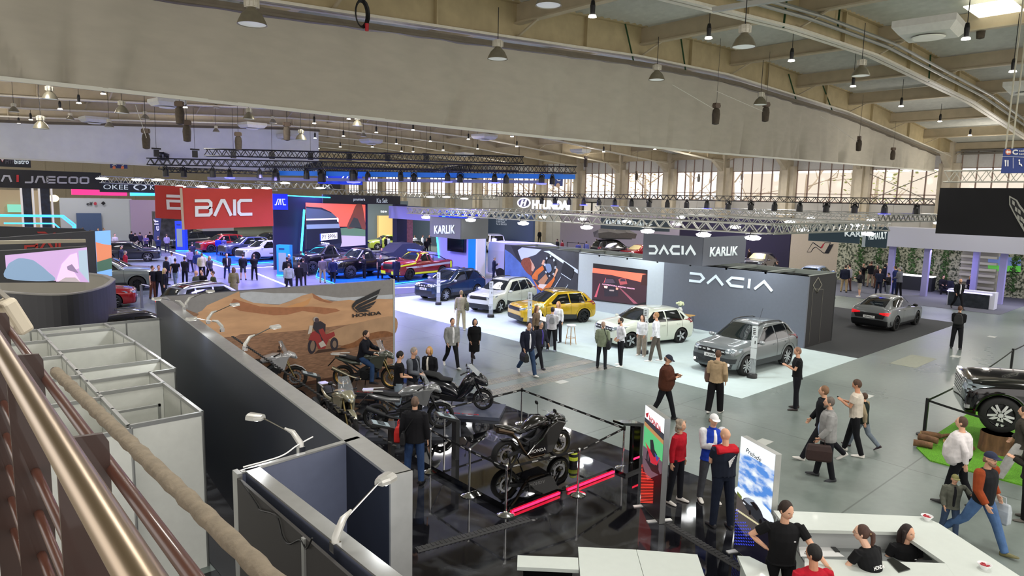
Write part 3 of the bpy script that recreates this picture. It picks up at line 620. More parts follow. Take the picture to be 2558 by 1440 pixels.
def belt(p,q,z,label,txt=None,sag=.0,w=.05,mt=None,group=None):
 p,q=V((p[0],p[1],z)),V((q[0],q[1],z));b=B();n=10;r=[]
 for i in range(n+1):c=p.lerp(q,i/n);c.z-=sag*4*(i/n)*(1-i/n);r.append(c)
 for a,c in zip(r,r[1:]):b.bar(a,c,.004,w)
 o=empty('barrier_belt',(0,0,0),0,label,'barrier belt',group or 'barrier belts');b.build('belt',mt or M('#101012',.7),o)
 if txt:
  L=(q-p).length;d=(q-p).normalized();k=max(2,int(L/.42))
  for i in range(k):
   c=p.lerp(q,(i+.5)/k);plb=Plane(c-V((0,0,sag)),d if d.cross(V((0,0,1))).dot(EYE-c)>0 else-d)
   text(txt,plb,[(-.07,-.014),(.07,-.014),(-.07,.014)],WHITE,o,px=False,thick=.001,off=.004,bold=.03)
for i,j,l in((0,1,'nearest left side span'),(1,2,'left side span ending by the leather jacket'),(0,3,'front span before the rear wheel'),(3,4,'front right span'),(4,6,'far right span along the hall floor'),(6,5,'far left span behind the bike'),(5,2,'span from the leather jacket to the dark post')):
 belt(PP[i],PP[j],.92,'printed black belt of the bike barrier, '+l,'HONDA',group='printed belts around the sport motorcycle')
def ramp(p,q,label):
 b=B();d=(q-p);L=d.length;d.normalize();n=V((-d.y,d.x,0));z=V((0,0,1))
 k=int(L/.08)
 b.add([p-n*.08,p+n*.08,p+n*.05+z*.03,p-n*.05+z*.03,q-n*.08,q+n*.08,q+n*.05+z*.03,q-n*.05+z*.03],[(0,1,2,3),(7,6,5,4),(1,5,6,2),(2,6,7,3),(3,7,4,0),(0,4,5,1)])
 for i in range(k):
  c=p+d*(i+.5)*L/k;b.bar(c-n*.055+z*.03,c+n*.055+z*.03,.03,.012)
 tag(b.build('cable_ramp',M('#2c2c2d',.6),loc=(0,0,.013)),label,'cable ramp','ribbed cable ramps on the stand floor')
ramp(gp(1040,1378),gp(1320,1300),'ribbed black cable ramp running from the end of the partition to the platform')
ramp(gp(1668,1312),gp(1905,1455),'ribbed black cable ramp running from the red light box to the reception desk')
def lightbox(tl,tr,sd,h,label):
 a,c=gp(*tl,h),gp(*tr,h);e=gp(*sd,h);n=(e-c);d=(c-a).normalized();nn=V((d.y,-d.x,0));
 nn=-nn if nn.dot(EYE-a)>0 else nn
 o=empty('light_box',(0,0,0),0,label,'light box','free-standing light boxes');b=B();t=.11
 vs=[a,c,c+nn*t,a+nn*t]
 b.add([V((v.x,v.y,.02))for v in vs]+[V((v.x,v.y,h))for v in vs],[(3,2,1,0),(4,5,6,7),(0,1,5,4),(1,2,6,5),(2,3,7,6),(3,0,4,7)])
 b.build('frame',ALU,o)
 for s_ in(a.lerp(c,.1),a.lerp(c,.85)):
  b=B();b.add([V((v.x,v.y,z))for z in(.013,.03)for v in(s_-nn*.18-d*.04,s_-nn*.18+d*.04,s_+nn*.3+d*.04,s_+nn*.3-d*.04)],[(3,2,1,0),(4,5,6,7),(0,1,5,4),(1,2,6,5),(2,3,7,6),(3,0,4,7)]);b.build('foot_plate',WHITE,o)
 w=(c-a).length;pl_=Plane((a.x,a.y,0),d);return o,pl_,w
def E_m(c,e=.9):return M(c,.4,emit=e)
o,pl1,w=lightbox((1613,1012),(1661,1047),(1676,1045),2.0,'tall light box with a racing motorcycle and glowing red chevrons')
H_=2.0
L_=[(E_m('#151012',.3),[(0,.03),(w,.03),(w,H_),(0,H_)]),(E_m('#e9f0f2'),[(0,1.72),(w,1.72),(w,H_),(0,H_)]),(E_m('#3a3b44',.6),[(0,1.66),(w,1.58),(w,1.72),(0,1.76)]),(E_m('#b98a58',.7),[(0,1.54),(w,1.5),(w,1.6),(0,1.68)]),(E_m('#58b878',.8),[(0,1.18),(w,1.2),(w,1.52),(0,1.6)]),(E_m('#6b5863',.6),[(0,.82),(w*.3,.62),(w,.98),(w,1.2),(0,1.2)]),(E_m('#241a1e',.3),[(w*.1,.98),(w*.5,.86),(w*.95,.92),(w*.8,1.02)]),(E_m('#1c1a20',.3),circ(w*.3,1.06,.085,.14)),(E_m('#1c1a20',.3),circ(w*.74,1.04,.08,.13)),(E_m('#5a4a55',.5),circ(w*.3,1.06,.04,.08)),(E_m('#c4283a',.7),[(w*.1,1.3),(w*.3,1.25),(w*.6,1.2),(w*.9,1.24),(w*.75,1.05),(w*.45,1.0),(w*.3,1.15)]),(E_m('#2c2b35',.4),[(w*.35,1.42),(w*.5,1.46),(w*.6,1.3),(w*.75,1.25),(w*.6,1.15),(w*.4,1.22)]),(E_m('#3c50a0',.6),[(w*.6,1.25),(w*.85,1.22),(w*.75,1.12)])]
for k in range(26):
 y=.05+k*.03;f_=min(1,max(.12,(.72-y)/.24));x1=w*.66*f_
 L_.append((E_m('#e8402f',.9),[(.004,y),(.004,y+.013),(x1,y+.013+.24*f_),(x1,y+.24*f_)]))
art('poster',pl1,L_,o,px=False,off=.003,step=.0006)
text('HONDA',pl1,[(w*.3,1.77),(w*.92,1.72),(w*.3,1.88)],M('#cf2a35',.4,emit=.3),o,px=False,thick=.002,off=.03,bold=.02)
art('wing_logo',pl1,[(M('#cf2a35',.4,emit=.3),[(w*.1,1.86),(w*.26,1.92),(w*.22,1.82),(w*.16,1.8)])],o,px=False,off=.03)
CLD=bpy.data.materials.new('printed_clouds');CLD.use_nodes=True;nt=CLD.node_tree;b_=nt.nodes['Principled BSDF'];tc=nt.nodes.new('ShaderNodeTexCoord');n_=nt.nodes.new('ShaderNodeTexNoise');n_.inputs['Scale'].default_value=3.2;n_.inputs['Detail'].default_value=6;mp=nt.nodes.new('ShaderNodeMapping');mp.inputs['Scale'].default_value=(1,1,2.2)
cr=nt.nodes.new('ShaderNodeValToRGB');cr.color_ramp.elements[0].position=.42;cr.color_ramp.elements[0].color=(*lin('#4f86d2'),1);cr.color_ramp.elements[1].position=.6;cr.color_ramp.elements[1].color=(*lin('#e2ebf2'),1)
for a_,c_ in((tc.outputs['Object'],mp.inputs['Vector']),(mp.outputs['Vector'],n_.inputs['Vector']),(n_.outputs['Fac'],cr.inputs['Fac']),(cr.outputs['Color'],b_.inputs['Emission Color']),(cr.outputs['Color'],b_.inputs['Base Color'])):nt.links.new(a_,c_)
b_.inputs['Emission Strength'].default_value=.8
o,pl2,w=lightbox((1852,1090),(1938,1137),(1955,1138),2.0,'tall light box with a silver coupe under a blue sky and glowing blue chevrons')
L_=[(E_m('#141326',.3),[(0,.03),(w,.03),(w,H_),(0,H_)]),(CLD,[(0,1.0),(w,.9),(w,1.75),(0,1.75)]),(E_m('#e6eff3'),[(0,1.75),(w,1.75),(w,H_),(0,H_)]),(E_m('#dfe8ee',.9),[(0,1.12),(w*.3,1.1),(w*.6,1.12),(w,1.05),(w,.9),(0,.98)],1),(E_m('#6f7a35',.6),[(0,.93),(w*.15,.9),(w*.15,1.0),(0,1.04)]),(E_m('#57514e',.6),[(0,.5),(w*.35,.38),(w,.8),(w,.86),(w*.6,.84),(0,.98)]),(E_m('#cfc7a0',.8),[(0,.7),(w*.8,.72),(w*.8,.75),(0,.735)]),(E_m('#30353d',.4),[(w*.18,.95),(w*.3,1.04),(w*.5,1.06),(w*.72,.98),(w*.82,.86),(w*.8,.76),(w*.5,.8),(w*.3,.86)],1),(E_m('#8b95a4',.7),[(w*.2,.97),(w*.34,1.06),(w*.52,1.07),(w*.6,1.0),(w*.4,.95)]),(E_m('#14161b',.2),[(w*.4,1.0),(w*.52,1.05),(w*.66,.98),(w*.6,.93)]),(E_m('#e8eef4'),[(w*.2,.93),(w*.28,.92),(w*.27,.9),(w*.2,.91)]),(E_m('#0c0d10',.1),circ(w*.74,.8,.035,.05)),(E_m('#0c0d10',.1),circ(w*.42,.83,.03,.045))]
for k in range(15):
 for j in range(12):
  x,y=w*(.03+j*.05),.1+k*.055+j*.02
  if y<.62+(0 if x>w*.12 else .2)-abs(x-w*.3)*.3:L_.append((E_m('#3a4be0',1.1),[(x,y),(x+w*.02,y+.012),(x+w*.035,y+.045),(x+w*.015,y+.033)]))
art('poster',pl2,L_,o,px=False,off=.003,step=.0003)
text('Prelude',pl2,[(w*.3,1.83),(w*.75,1.8),(w*.3,1.91)],BLACK,o,px=False,thick=.002,off=.09,shear=.35)
p=gp(1580,1190);o=empty('info_totem',(p.x+.15,p.y+.1,.012),R(0),'black info totem with an angled top behind the right barrier post','totem')
B().prism([(-.3,.0),(.25,0),(.25,1.05),(-.45,1.2),(-.45,1.15),(.15,1.0),(.15,.06),(-.3,.06)],-.03,.25,'Y').build('body',BLKGLOSS,o);B().b2((-.05,-.035,.3),(.15,-.03,.34)).build('red_light',RED_LED,o)
DW=M('#cfd6cf',.3,coat=.2,noise=.02);DSH=M('#7d8180',.5)
def deck(pts,z,t,mt,name,label,cat='desk',parent=None,below=None,px=True):
 w_=[gp(x,y,z)for x,y in pts]if px else[V((x,y,z))for x,y in pts]
 b=B();b.prism([(v.x,v.y)for v in w_],z-t,z);o=b.build(name,mt,parent)
 if label:tag(o,label,cat)
 return o,w_
o=empty('reception_desk',(0,0,0),0,'white angular reception desk at the lower right around three staff','desk')
outer=[(1935,1287),(1992,1283),(2300,1291),(2480,1400),(2640,1520),(2500,1620),(2230,1600),(2180,1425),(2362,1408),(2268,1330),(1998,1326),(1955,1312)]
deck([(1932,1276),(2305,1291),(2345,1308),(2248,1330),(1998,1324),(1950,1300)],1.12,.05,DW,'counter_top',None,parent=o)
deck([(2345,1308),(2640,1500),(2500,1600),(2362,1408),(2248,1330)],1.12,.05,DW,'counter_top',None,parent=o)
deck([(2010,1396),(2362,1408),(2490,1570),(2440,1640),(2330,1468),(2010,1452)],1.119,.05,DW,'counter_top',None,parent=o)
w1=[gp(x,y,1.05)for x,y in[(1940,1285),(2300,1296),(2640,1510)]]
b=B()
for a,c in zip(w1,w1[1:]):slab(b,a,c,.04,.012,1.07)
b.build('front_panel',DW,o)
deck([(1970,1340),(2020,1328),(2262,1338),(2330,1400),(2020,1420)],.82,.03,DSH,'work_shelf',None,parent=o)
b=B();w2=[gp(x,y,1.05)for x,y in[(1998,1330),(2250,1336)]];slab(b,w2[0],w2[1],.02,.8,1.07);b.build('inner_panel',M('#a9adac',.5),o)
for i,(x,y)in enumerate([(2315,1300),(2458,1422)]):
 p=gp(x,y,1.12);o=empty('bowl',(p.x,p.y,1.12),0,['white bowl of red sweets at the far corner of the reception desk','white bowl of red sweets near the lower right corner of the desk'][i],'bowl','sweet bowls on the desk')
 B().lathe([(0,0),(.04,0),(.045,.01),(.085,.07),(.078,.07),(.04,.02),(0,.018)],n=22).build('bowl_body',WHITEGL,o,smooth=True)
 b=B();rr=random.Random(i)
 for _ in range(14):b.box((rr.uniform(-.04,.04),rr.uniform(-.04,.04),.05+rr.uniform(0,.015)),(.03,.015,.012),rz=rr.uniform(0,3))
 c_=b.build('sweets',M('#b3303c',.4),o);c_['kind']='stuff'
def flat(pts,z,t,mt,name,label,cat):w_=[gp(x,y,z)for x,y in pts];tag(B().prism([(v.x,v.y)for v in w_],z,z+t).build(name,mt),label,cat)
flat([(1995,1368),(2065,1362),(2110,1392),(2000,1392)],.822,.004,WHITE,'paper_sheet','printed sheets lying on the inner shelf of the desk','papers')
flat([(2074,1367),(2085,1367),(2098,1380),(2087,1381)],.828,.01,BLKGLOSS,'smartphone','black phone on the desk shelf right of the standing man','phone')
flat([(2215,1400),(2230,1396),(2274,1424),(2245,1432)],1.122,.012,BLKGLOSS,'tablet_computer','black tablet on the counter in front of the seated dark haired woman','tablet')
o=empty('table',(0,0,0),0,'large white table in two halves at the bottom edge, centre','table')
deck([(1444,1367),(1589,1374),(1640,1560),(1460,1580)],1.0,.05,DW,'table_top',None,parent=o);deck([(1590,1374),(1742,1386),(1800,1560),(1642,1560)],1.0,.05,DW,'table_top',None,parent=o)
w_=[gp(x,y,1.0)for x,y in[(1455,1380),(1735,1395),(1780,1540),(1470,1560)]];b=B();cx=sum((v for v in w_),V((0,0,0)))/4
b.prism([((v.x*.9+cx.x*.1),(v.y*.9+cx.y*.1))for v in w_],.013,.95);b.build('table_body',DW,o)
o=empty('table',(0,0,0),0,'narrow white bench top left of the large white table','table');_,w_=deck([(1293,1388),(1444,1394),(1446,1424),(1292,1417)],1.0,.05,DW,'table_top',None,parent=o);cx=sum((v for v in w_),V((0,0,0)))/4
B().prism([((v.x*.8+cx.x*.2),(v.y*.8+cx.y*.2))for v in w_],.013,.95).build('table_body',BLKGLOSS,o)
o=empty('table',(0,0,0),0,'white pointed side table with a card between the blue light box and the desk','table');_,w_=deck([(1842,1389),(1872,1391),(1915,1412),(1930,1470),(1890,1500)],1.0,.05,DW,'table_top',None,parent=o);cx=sum((v for v in w_),V((0,0,0)))/5
B().prism([((v.x*.8+cx.x*.2),(v.y*.8+cx.y*.2))for v in w_],.013,.95).build('table_body',DW,o)
def pstand(x,y,rz,label,h=1.0):
 p=gp(x,y);o=empty('info_stand',(p.x,p.y,.012),rz,label,'info stand','black info stands between the motorcycles')
 b=B();b.prism([(-.02,0),(.06,0),(.06,h+.03),(-.4,h+.18),(-.42,h+.15),(-.02,h)],-.16,.16,'Y');b.build('body',M('#26282a',.4),o)
 mx=Matrix.Rotation(R(17),3,'Y');B().box((-.2,0,h+.118),(.36,.27,.012),mx=mx).build('label_plate',M('#9fb0b6',.3),o)
 b=B()
 for k in range(3):b.box((-.2+.01,-.08+k*.08,h+.128),(.16,.04,.004),mx=mx)
 b.build('printing',M('#33393d',.5),o)
pstand(795,1035,R(-20),'info stand beside the rear wheel of the bike the man is sitting on')
pstand(975,1185,R(-20),'info stand in front of the grey adventure scooter')
pstand(1135,1160,R(-20),'info stand between the grey adventure scooter and the black scooter')
pstand(975,1260,R(-20),'info stand top peeping over the end of the partition',.85)
def sheet(name,pts,z,mt,label,cat='carpet',t=.012):
 return tag(B().prism(pts,z,z+t).build(name,mt),label,cat)
sheet('carpet',[(18.36,9.95),(27,9.95),(27,33),(18.36,33)],0,M('#b4c2c0',.75,noise=.03,scale=3),'large white carpet under the row of cars')
sheet('carpet',[(27,9.98),(39.9,9.98),(39.9,19),(27,19)],0,M('#2f3132',.9,noise=.1,scale=30),'dark grey carpet under the fastback with red lights')
sheet('carpet',[(45.2,9.4),(60,9.4),(60,28),(45.2,22)],0,M('#5a5c66',.85,noise=.06,scale=20),'grey lounge carpet before the green wall')
def panelwall(label,name='display_wall',group=None):return empty(name,(0,0,0),0,label,'display wall',group)
GW=M('#686e7a',.6,noise=.03);WW=M('#b9c4cc',.6,noise=.02);LETT=M('#d3e2ea',.4,emit=.35);TOPB=M('#8c938c',.5)
o=panelwall('long grey, white and picture wall with large letters behind the row of cars')
B().b2((27,12.1,0),(27.12,19.1,3)).build('grey_panel',GW,o);B().b2((27,19.1,0),(27.12,24.63,3.02)).build('white_panel',WW,o);B().b2((27,24.63,0),(27.12,30.75,3.05)).build('picture_panel',DKPL,o)
B().b2((27.12,12.1,0),(29.7,12.2,2.98)).build('black_end_panel',M('#1f1e1f',.6),o)
b=B().b2((27,12.1,2.97),(27.14,30.75,3.0));b.b2((29.6,12.1,2.8),(29.7,30.75,3.0));b.b2((27,12.1,2.97),(29.7,12.22,3.0))
for k in range(10):b.b2((27,13.9+k*1.85,2.9),(29.6,14.0+k*1.85,3.0))
b.build('top_frame',TOPB,o);B().b2((29.6,12.1,0),(29.7,30.75,2.8)).build('back_panel',DKPL,o)
plw=PX(27)
glyphs([('dD',1.1),('dA',1.15),('dC',1.15),('dI',.3),('dA',1.15)],plw,[(1722,703),(1930,728),(1724,681)],LETT,o,w=.27,gap=.2)
rpl=PY(12.1);
for s_ in(1,-1):glyphs([([[(.5,1),(.5+s_*.42,.5),(.5,0),(.5-s_*.2,.3)]],1)],rpl,[(2027,733),(2053,731),(2030,694)],M('#8d8a7e',.4,.5),o,w=.07,thick=.01)
glyphs([([[(0,0),(0,1),(1,1),(1,0)]],1)],rpl,[(2020,868-8),(2045,858),(2031,722)],M('#8d8a7e',.4,.5),o,w=.006,thick=.004,name='door_outline')
z7=lambda pts:zz(1260,600,7.105,pts)
PD=M('#3b3d45',.6,noise=.15,scale=2);ORG=M('#dd7630',.6,noise=.1,scale=3);SKN=M('#dba98c',.6);BLU=M('#5472b2',.6,noise=.2,scale=2);DK2=M('#22252c',.6);LTB=M('#cdd9e6',.5)
art('interior_picture',plw,[(PD,[(1262,611),(1447,632),(1442,745),(1262,745)]),(BLU,z7([(10,165),(120,240),(330,450),(500,680),(690,1010),(10,1010)])),(LTB,z7([(235,180),(300,130),(660,170),(560,260),(300,350)])),(DK2,z7([(120,100),(330,120),(240,180),(300,400),(220,330)])),(M('#8d4a30',.6,noise=.2),z7([(300,400),(340,330),(450,320),(500,440),(490,620),(400,580),(310,450)]),1),(SKN,z7([(450,320),(520,430),(545,490),(510,560),(480,540),(485,420)])),(ORG,z7([(490,640),(560,540),(680,450),(710,520),(600,620),(590,710),(500,690)])),(SKN,z7([(660,430),(690,350),(750,370),(715,450)])),(M('#c08a62',.6),z7([(600,740),(740,600),(780,680),(700,800),(640,790)])),(ORG,z7([(490,660),(590,800),(760,790),(850,700),(890,640),(900,700),(820,850),(700,920),(600,870)])),(M('#efe0d0',.6),z7([(600,830),(690,870),(760,790),(620,780)])),(SKN,z7([(860,620),(930,490),(960,530),(900,660)])),(LTB,z7([(700,200),(800,190),(1310,530),(1310,600),(780,230)])),(DK2,z7([(1060,380),(1250,520),(1200,680),(1010,560)])),(LTB,z7([(1015,590),(1185,700),(1180,712),(1010,600)])),(LTB,z7([(850,900),(1005,650),(1010,660),(860,915)])),(LTB,z7([(1050,910),(1130,790),(1138,795),(1062,915)]))]+[(LTB if k%3==0 else DK2,z7([(820+105*math.cos(a),460+190*math.sin(a)),(820+105*math.cos(a+.27),460+190*math.sin(a+.27)),(820+78*math.cos(a+.27),465+165*math.sin(a+.27)),(820+78*math.cos(a),465+165*math.sin(a))]))for k,a in enumerate([i*.2618 for i in range(24)])]+[(M('#7d93b8',.5),z7([(750,430),(830,430),(850,540),(790,580),(750,500)]),1)],o)
so=empty('led_screen',(0,0,0),0,'LED screen on the white wall with two cars on a road at sunset','screen')
e_=lambda c,s=.9:M(c,.5,emit=s)
RO=e_('#38222c',.6)
art('screen_picture',plw,[(e_('#1d1a1e',.3),[(1482,658),(1618,675),(1614,766),(1479,751)]),(e_('#ee6a52'),z7([(1572,495),(2530,605),(2450,800),(1566,585)])),(RO,z7([(1566,580),(1900,620),(2420,745),(2530,790),(2515,1100),(2300,1150),(1560,1040)])),(e_('#3a2020',.5),z7([(2540,600),(2450,620),(2420,800),(2535,810)])),(e_('#b05060',.8),z7([(1690,770),(1705,775),(1640,1015),(1600,1010)])),(e_('#8d4c5c',.7),z7([(2040,850),(2060,850),(2370,1130),(2300,1130)])),(e_('#2a2430',.4),z7([(1765,700),(1800,665),(1950,680),(2030,800),(2020,1000),(1780,1000)])),(e_('#c05058',.9),z7([(1765,760),(1800,672),(1810,670),(1780,760)])),(e_('#4d3f50',.6),z7([(1800,690),(1935,695),(1970,765),(1790,765)])),(e_('#ffb0a8',1.4),z7([(1770,810),(1840,820),(1830,860),(1780,850)])),(e_('#ff8878',1.4),z7([(1985,840),(2030,850),(2020,885),(1985,880)])),(e_('#a99',.5),z7([(1870,880),(1955,885),(1950,910),(1870,905)])),(e_('#9c4a50',.8),z7([(2030,700),(2070,680),(2160,690),(2190,780),(2060,800)])),(e_('#403040',.4),z7([(2070,690),(2150,698),(2160,735),(2060,735)]))],so,off=.012)
text('AUTOMATYCZNA SKRZYNIA BIEGÓW',plw,[z7([(1745,790)])[0],z7([(2325,880)])[0],z7([(1745,765)])[0]],e_('#ffb8d8',1.6),so,off=.05,thick=.002)
def sign_box(label,faces,z0,z1,mt=GW,hang=None):
 """hanging banner frame: faces = list of (p, q) ground lines"""
 o=empty('hanging_sign',(0,0,0),0,label,'sign','hanging brand signs');
 for p,q in faces:b=B();slab(b,p,q,.05,z0,z1);b.build('sign_panel',mt,o)
 if hang:
  b=B()
  for(p,q)in faces[:2]:
   for c in(p,q):
    for s_ in(-.12,.12):b.bar((c[0],c[1],z1),(c[0]+s_,c[1]+s_,hang),.012)
  b.build('hanging_cords',M('#b9b9b4',.6),o)
 return o
WH2=M('#e3eef0',.4,emit=.3)
o=sign_box('grey corner sign with car brand letters over the dividing wall',[((21,15.85),(21,13.26)),((21,13.26),(23.92,13.26))],3.59,4.62,M('#5e626c',.6),5.05)
p1,p2=PX(20.97),PY(13.23)
glyphs([('dD',1.1),('dA',1.15),('dC',1.15),('dI',.3),('dA',1.15)],p1,[(1622,635),(1738,637),(1622,614)],WH2,o,w=.27,gap=.2)
text('KARLIK',p2,[(1772,642),(1842,638),(1774,618)],WH2,o,bold=.03)
o=sign_box('grey sign reading KARLIK above the dark blue car',[((19,27.15),(19,24.7)),((19,24.7),(20.6,24.7))],3.9,4.86,M('#6c6f72',.6),5.2)
text('KARLIK',PX(18.96),[(1085,585),(1137,584),(1085,564)],WH2,o,bold=.03)
o=sign_box('dark sign reading KARLIK and RENAULT behind the silver truss',[((30,25.75),(30,23.9)),((30,23.9),(31,21.7))],4.22,4.94,M('#3a4650',.6),5.2)
text('KARLIK',PX(29.96),[(1514,563),(1554,564),(1514,549)],WH2,o,bold=.03);text('RENAULT',Plane((30,23.9,0),(1,-2.2,0)),[(1572,564),(1630,573),(1572,551)],WH2,o,bold=.03,off=.04)
o=sign_box('dark sign reading KARL and RENAULT right of the emblem wall',[((36,13.47),(36,12.42)),((38.6,17.5),(38.6,14.7))],3.82,4.85,M('#2f4552',.6),5.2)
B().b2((35.9,13.42,3.8),(36.1,13.55,4.87)).build('fringe',M('#b9c4cc',.6),o);text('RENAULT',PX(35.96),[(2170,600),(2215,597),(2170,583)],WH2,o,bold=.03);text('KARLIK',PX(38.55),[(2110,591),(2182,593),(2110,577)],WH2,o,bold=.03)
TS=M('#a9aaa4',.35,.8)
for p,q,l in[((19,9.8),(19,29),'front run above the car row'),((19,9.8),(27,9.8),'short right end run'),((27,9.3),(27,29),'back run above the dividing wall'),((19,29),(27,29),'short left end run')]:
 truss('lighting_truss',(p[0],p[1],5.1),(q[0],q[1],5.1),.28,.5,TS,'silver lighting truss, '+l,'truss','silver trusses above the white carpet')
for p,q,l in[((31,11),(31,27),'front run'),((42,11),(42,27),'back run'),((31,11),(42,11),'right end run')]:
 truss('lighting_truss',(p[0],p[1],5.35),(q[0],q[1],5.35),.3,.6,TS,'silver lighting truss over the dark carpet, '+l,'truss','silver trusses above the dark carpet')
DOME=M('#ffffff',.3,emit=7,name='flood_lens')
def flood(p,label,s=1,grp='round flood lamps under the silver trusses'):
 o=empty('flood_lamp',p,0,label,'lamp',grp);B().lathe([(0,-.1),(.2*s,-.07),(.24*s,0),(.1*s,.06),(0,.08)],n=18,axis='Z').build('lens',DOME,o,smooth=True)
 b=B().tube([(-.22*s,0,0),(-.12*s,0,.2),(.12*s,0,.2),(.22*s,0,0)],.015,5);b.lathe([(.1*s,.05),(.11*s,.09),(0,.1)],n=12);b.build('bracket',BLACK,o)
fi=0
for x,ys in((19,(10.3,12,14.2,17,20.5,24,27.5)),(27,(10,12.5,15.5,18.5,21.5,24.5,27.5)),(42,(12,15.5,19)),(31,(12,15,21))):
 for k,y in enumerate(ys):flood((x,y,4.83 if x<30 else 5.05),'round flood lamp %s from the right on the %s'%(['first','second','third','fourth','fifth','sixth','seventh'][k],{19:'front silver truss',27:'silver truss over the dividing wall',42:'farthest silver truss',31:'silver truss over the dark carpet'}[x]));fi+=1
o=empty('counter',(18.75,18.95,.012),R(-5),'small grey counter with brand letters in front of the yellow car','counter');B().box((0,0,.52),(.55,1.0,1.03)).build('body',M('#5a5f66',.6),o);B().box((0,0,1.05),(.6,1.05,.03)).build('counter_top',WHITE,o)
text('DACIA',Plane((18.47,19.1,0),(0,-1,0)),[(-.3,.62),(.35,.62),(-.3,.72)],WH2,o,px=False,off=.0).matrix_parent_inverse=o.matrix_basis.inverted()if 0 else Matrix.Translation((-18.75,-18.95,0))
o=empty('bar_stool',(19.75,18.3,.012),0,'white stool with wooden legs right of the grey counter','stool');B().lathe([(0,.72),(.16,.72),(.2,.78),(.19,.8),(0,.78)],n=20).build('seat',WHITE,o,smooth=True)
for a in(.8,2.4,3.9,5.5):B().tube([(.12*math.cos(a),.12*math.sin(a),.73),(.22*math.cos(a),.22*math.sin(a),0)],.014,7).build('leg',M('#b58a52',.5),o)
B().lathe([(.17,.25),(.18,.26),(.17,.27)],n=18,caps=False).build('footrest',M('#b58a52',.5),o)
def vase(loc,label):
 o=empty('flower_vase',loc,0,label,'vase');B().lathe([(0,0),(.09,0),(.11,.05),(.11,.22),(.06,.3),(.06,.32),(0,.32)],n=18).build('vase_body',WHITEGL,o,smooth=True);b,g=B(),B();rr=random.Random(2)
 for i in range(9):a=rr.uniform(0,6.3);d=rr.uniform(.03,.17);p=V((d*math.cos(a),d*math.sin(a),.48+rr.uniform(-.05,.08)));b.sph(p,.06,7,5);g.bar((0,0,.3),p,.008)
 b.build('blossoms',M('#e6ecc4',.7,noise=.1),o,smooth=True);g.build('stems',M('#4e7a3a',.6),o)
o=empty('side_table',(26.2,17.25,.012),.1,'wooden side table with thin black legs before the grey wall','table');B().box((0,0,.72),(.5,.75,.03)).build('table_top',M('#c59a58',.4,noise=.15,scale=6,aniso=(1,8,1)),o)
for x in(-.2,.2):
 for y in(-.33,.33):B().bar((x,y,0),(x*.9,y*.9,.71),.018).build('leg',BLACK,o)
vase((26.15,17.5,.748),'white vase with pale flowers on the side table');vase((18.8,19.2,1.077),'white vase with pale flowers on the grey counter')
tag(B().b2((25.9,17.95,.012),(26.5,18.6,.5)).build('pouf',M('#6f7780',.8)),'grey cube seat between the white hatchback and the side table','seat')
for(x,y),l in[((1095,762),'in front of the dark blue car'),((1226,793),'in front of the white estate car'),((1322,830),'in front of the yellow hatchback'),((1609,884),'in front of the white hatchback'),((1878,944),'in front of the large grey off-road car')]:
 p=gp(x,y,.012);o=empty('price_pillar',(p.x,p.y,.012),scr(p,-20)if 'scr'in globals()else math.atan2(-p.y,-p.x)-.3,'clear price pillar on a black round foot '+l,'price stand','price pillars on the white carpet')
 B().lathe([(0,0),(.17,0),(.17,.12),(.15,.14),(0,.14)],n=22).build('foot',M('#1c1c1d',.4),o,smooth=True);B().box((0,0,.95),(.012,.21,1.65)).build('clear_panel',M('#c6ced0',.1,alpha=.35),o)
 b=B();
 for z in(1.6,1.2,.83):b.box((.009,0,z),(.004,.19,.34))
 b.build('printed_card',M('#c9cfcf',.5),o);b=B()
 for k in range(4):b.box((.013,-.02,1.68-k*.06),(.003,.09,.025))
 b.box((.013,.03,1.22),(.003,.03,.1));b.build('printing',BLACK,o)
VW=M('#9a97c8',.5,noise=.02);o=panelwall('white pavilion frame with violet lit columns around the green wall','pavilion')
B().b2((49.6,-6,3.2),(52,17.5,4.5)).build('fascia',M('#b9bac6',.5),o)
for(x,y)in((2322,729),(2395,700),(2455,755-10)):pass
for y,x in((16.9,50),(14.75,50),(12.6,52.5),(10.6,50.2),(5,50.2)):B().b2((x,y-.17,.012),(x+.35,y+.17,3.25)).build('column',VW,o)
LEAF=M('#3a5a2c',.8,noise=.5,scale=14,bump=.6)
GRN=bpy.data.materials.new('moss_wall');GRN.use_nodes=True;nt=GRN.node_tree;b_=nt.nodes['Principled BSDF'];n_=nt.nodes.new('ShaderNodeTexNoise');tc=nt.nodes.new('ShaderNodeTexCoord');n_.inputs['Scale'].default_value=3.5;n_.inputs['Detail'].default_value=7;mp=nt.nodes.new('ShaderNodeMapping');mp.inputs['Scale'].default_value=(1,2.2,2.2)
cr=nt.nodes.new('ShaderNodeValToRGB');cr.color_ramp.elements[0].position=.42;cr.color_ramp.elements[0].color=(*lin('#2f3b22'),1);cr.color_ramp.elements[1].position=.55;cr.color_ramp.elements[1].color=(*lin('#b5b59a'),1)
nt.links.new(tc.outputs['Object'],mp.inputs['Vector']);nt.links.new(mp.outputs['Vector'],n_.inputs['Vector']);nt.links.new(n_.outputs['Fac'],cr.inputs['Fac']);nt.links.new(cr.outputs['Color'],b_.inputs['Base Color'])
o=panelwall('tall planted wall with hanging plant strands behind the white columns','green_wall')
B().b2((55,5,.012),(55.2,22.5,3.9)).build('planted_panel',GRN,o)
rr=random.Random(5);k=0
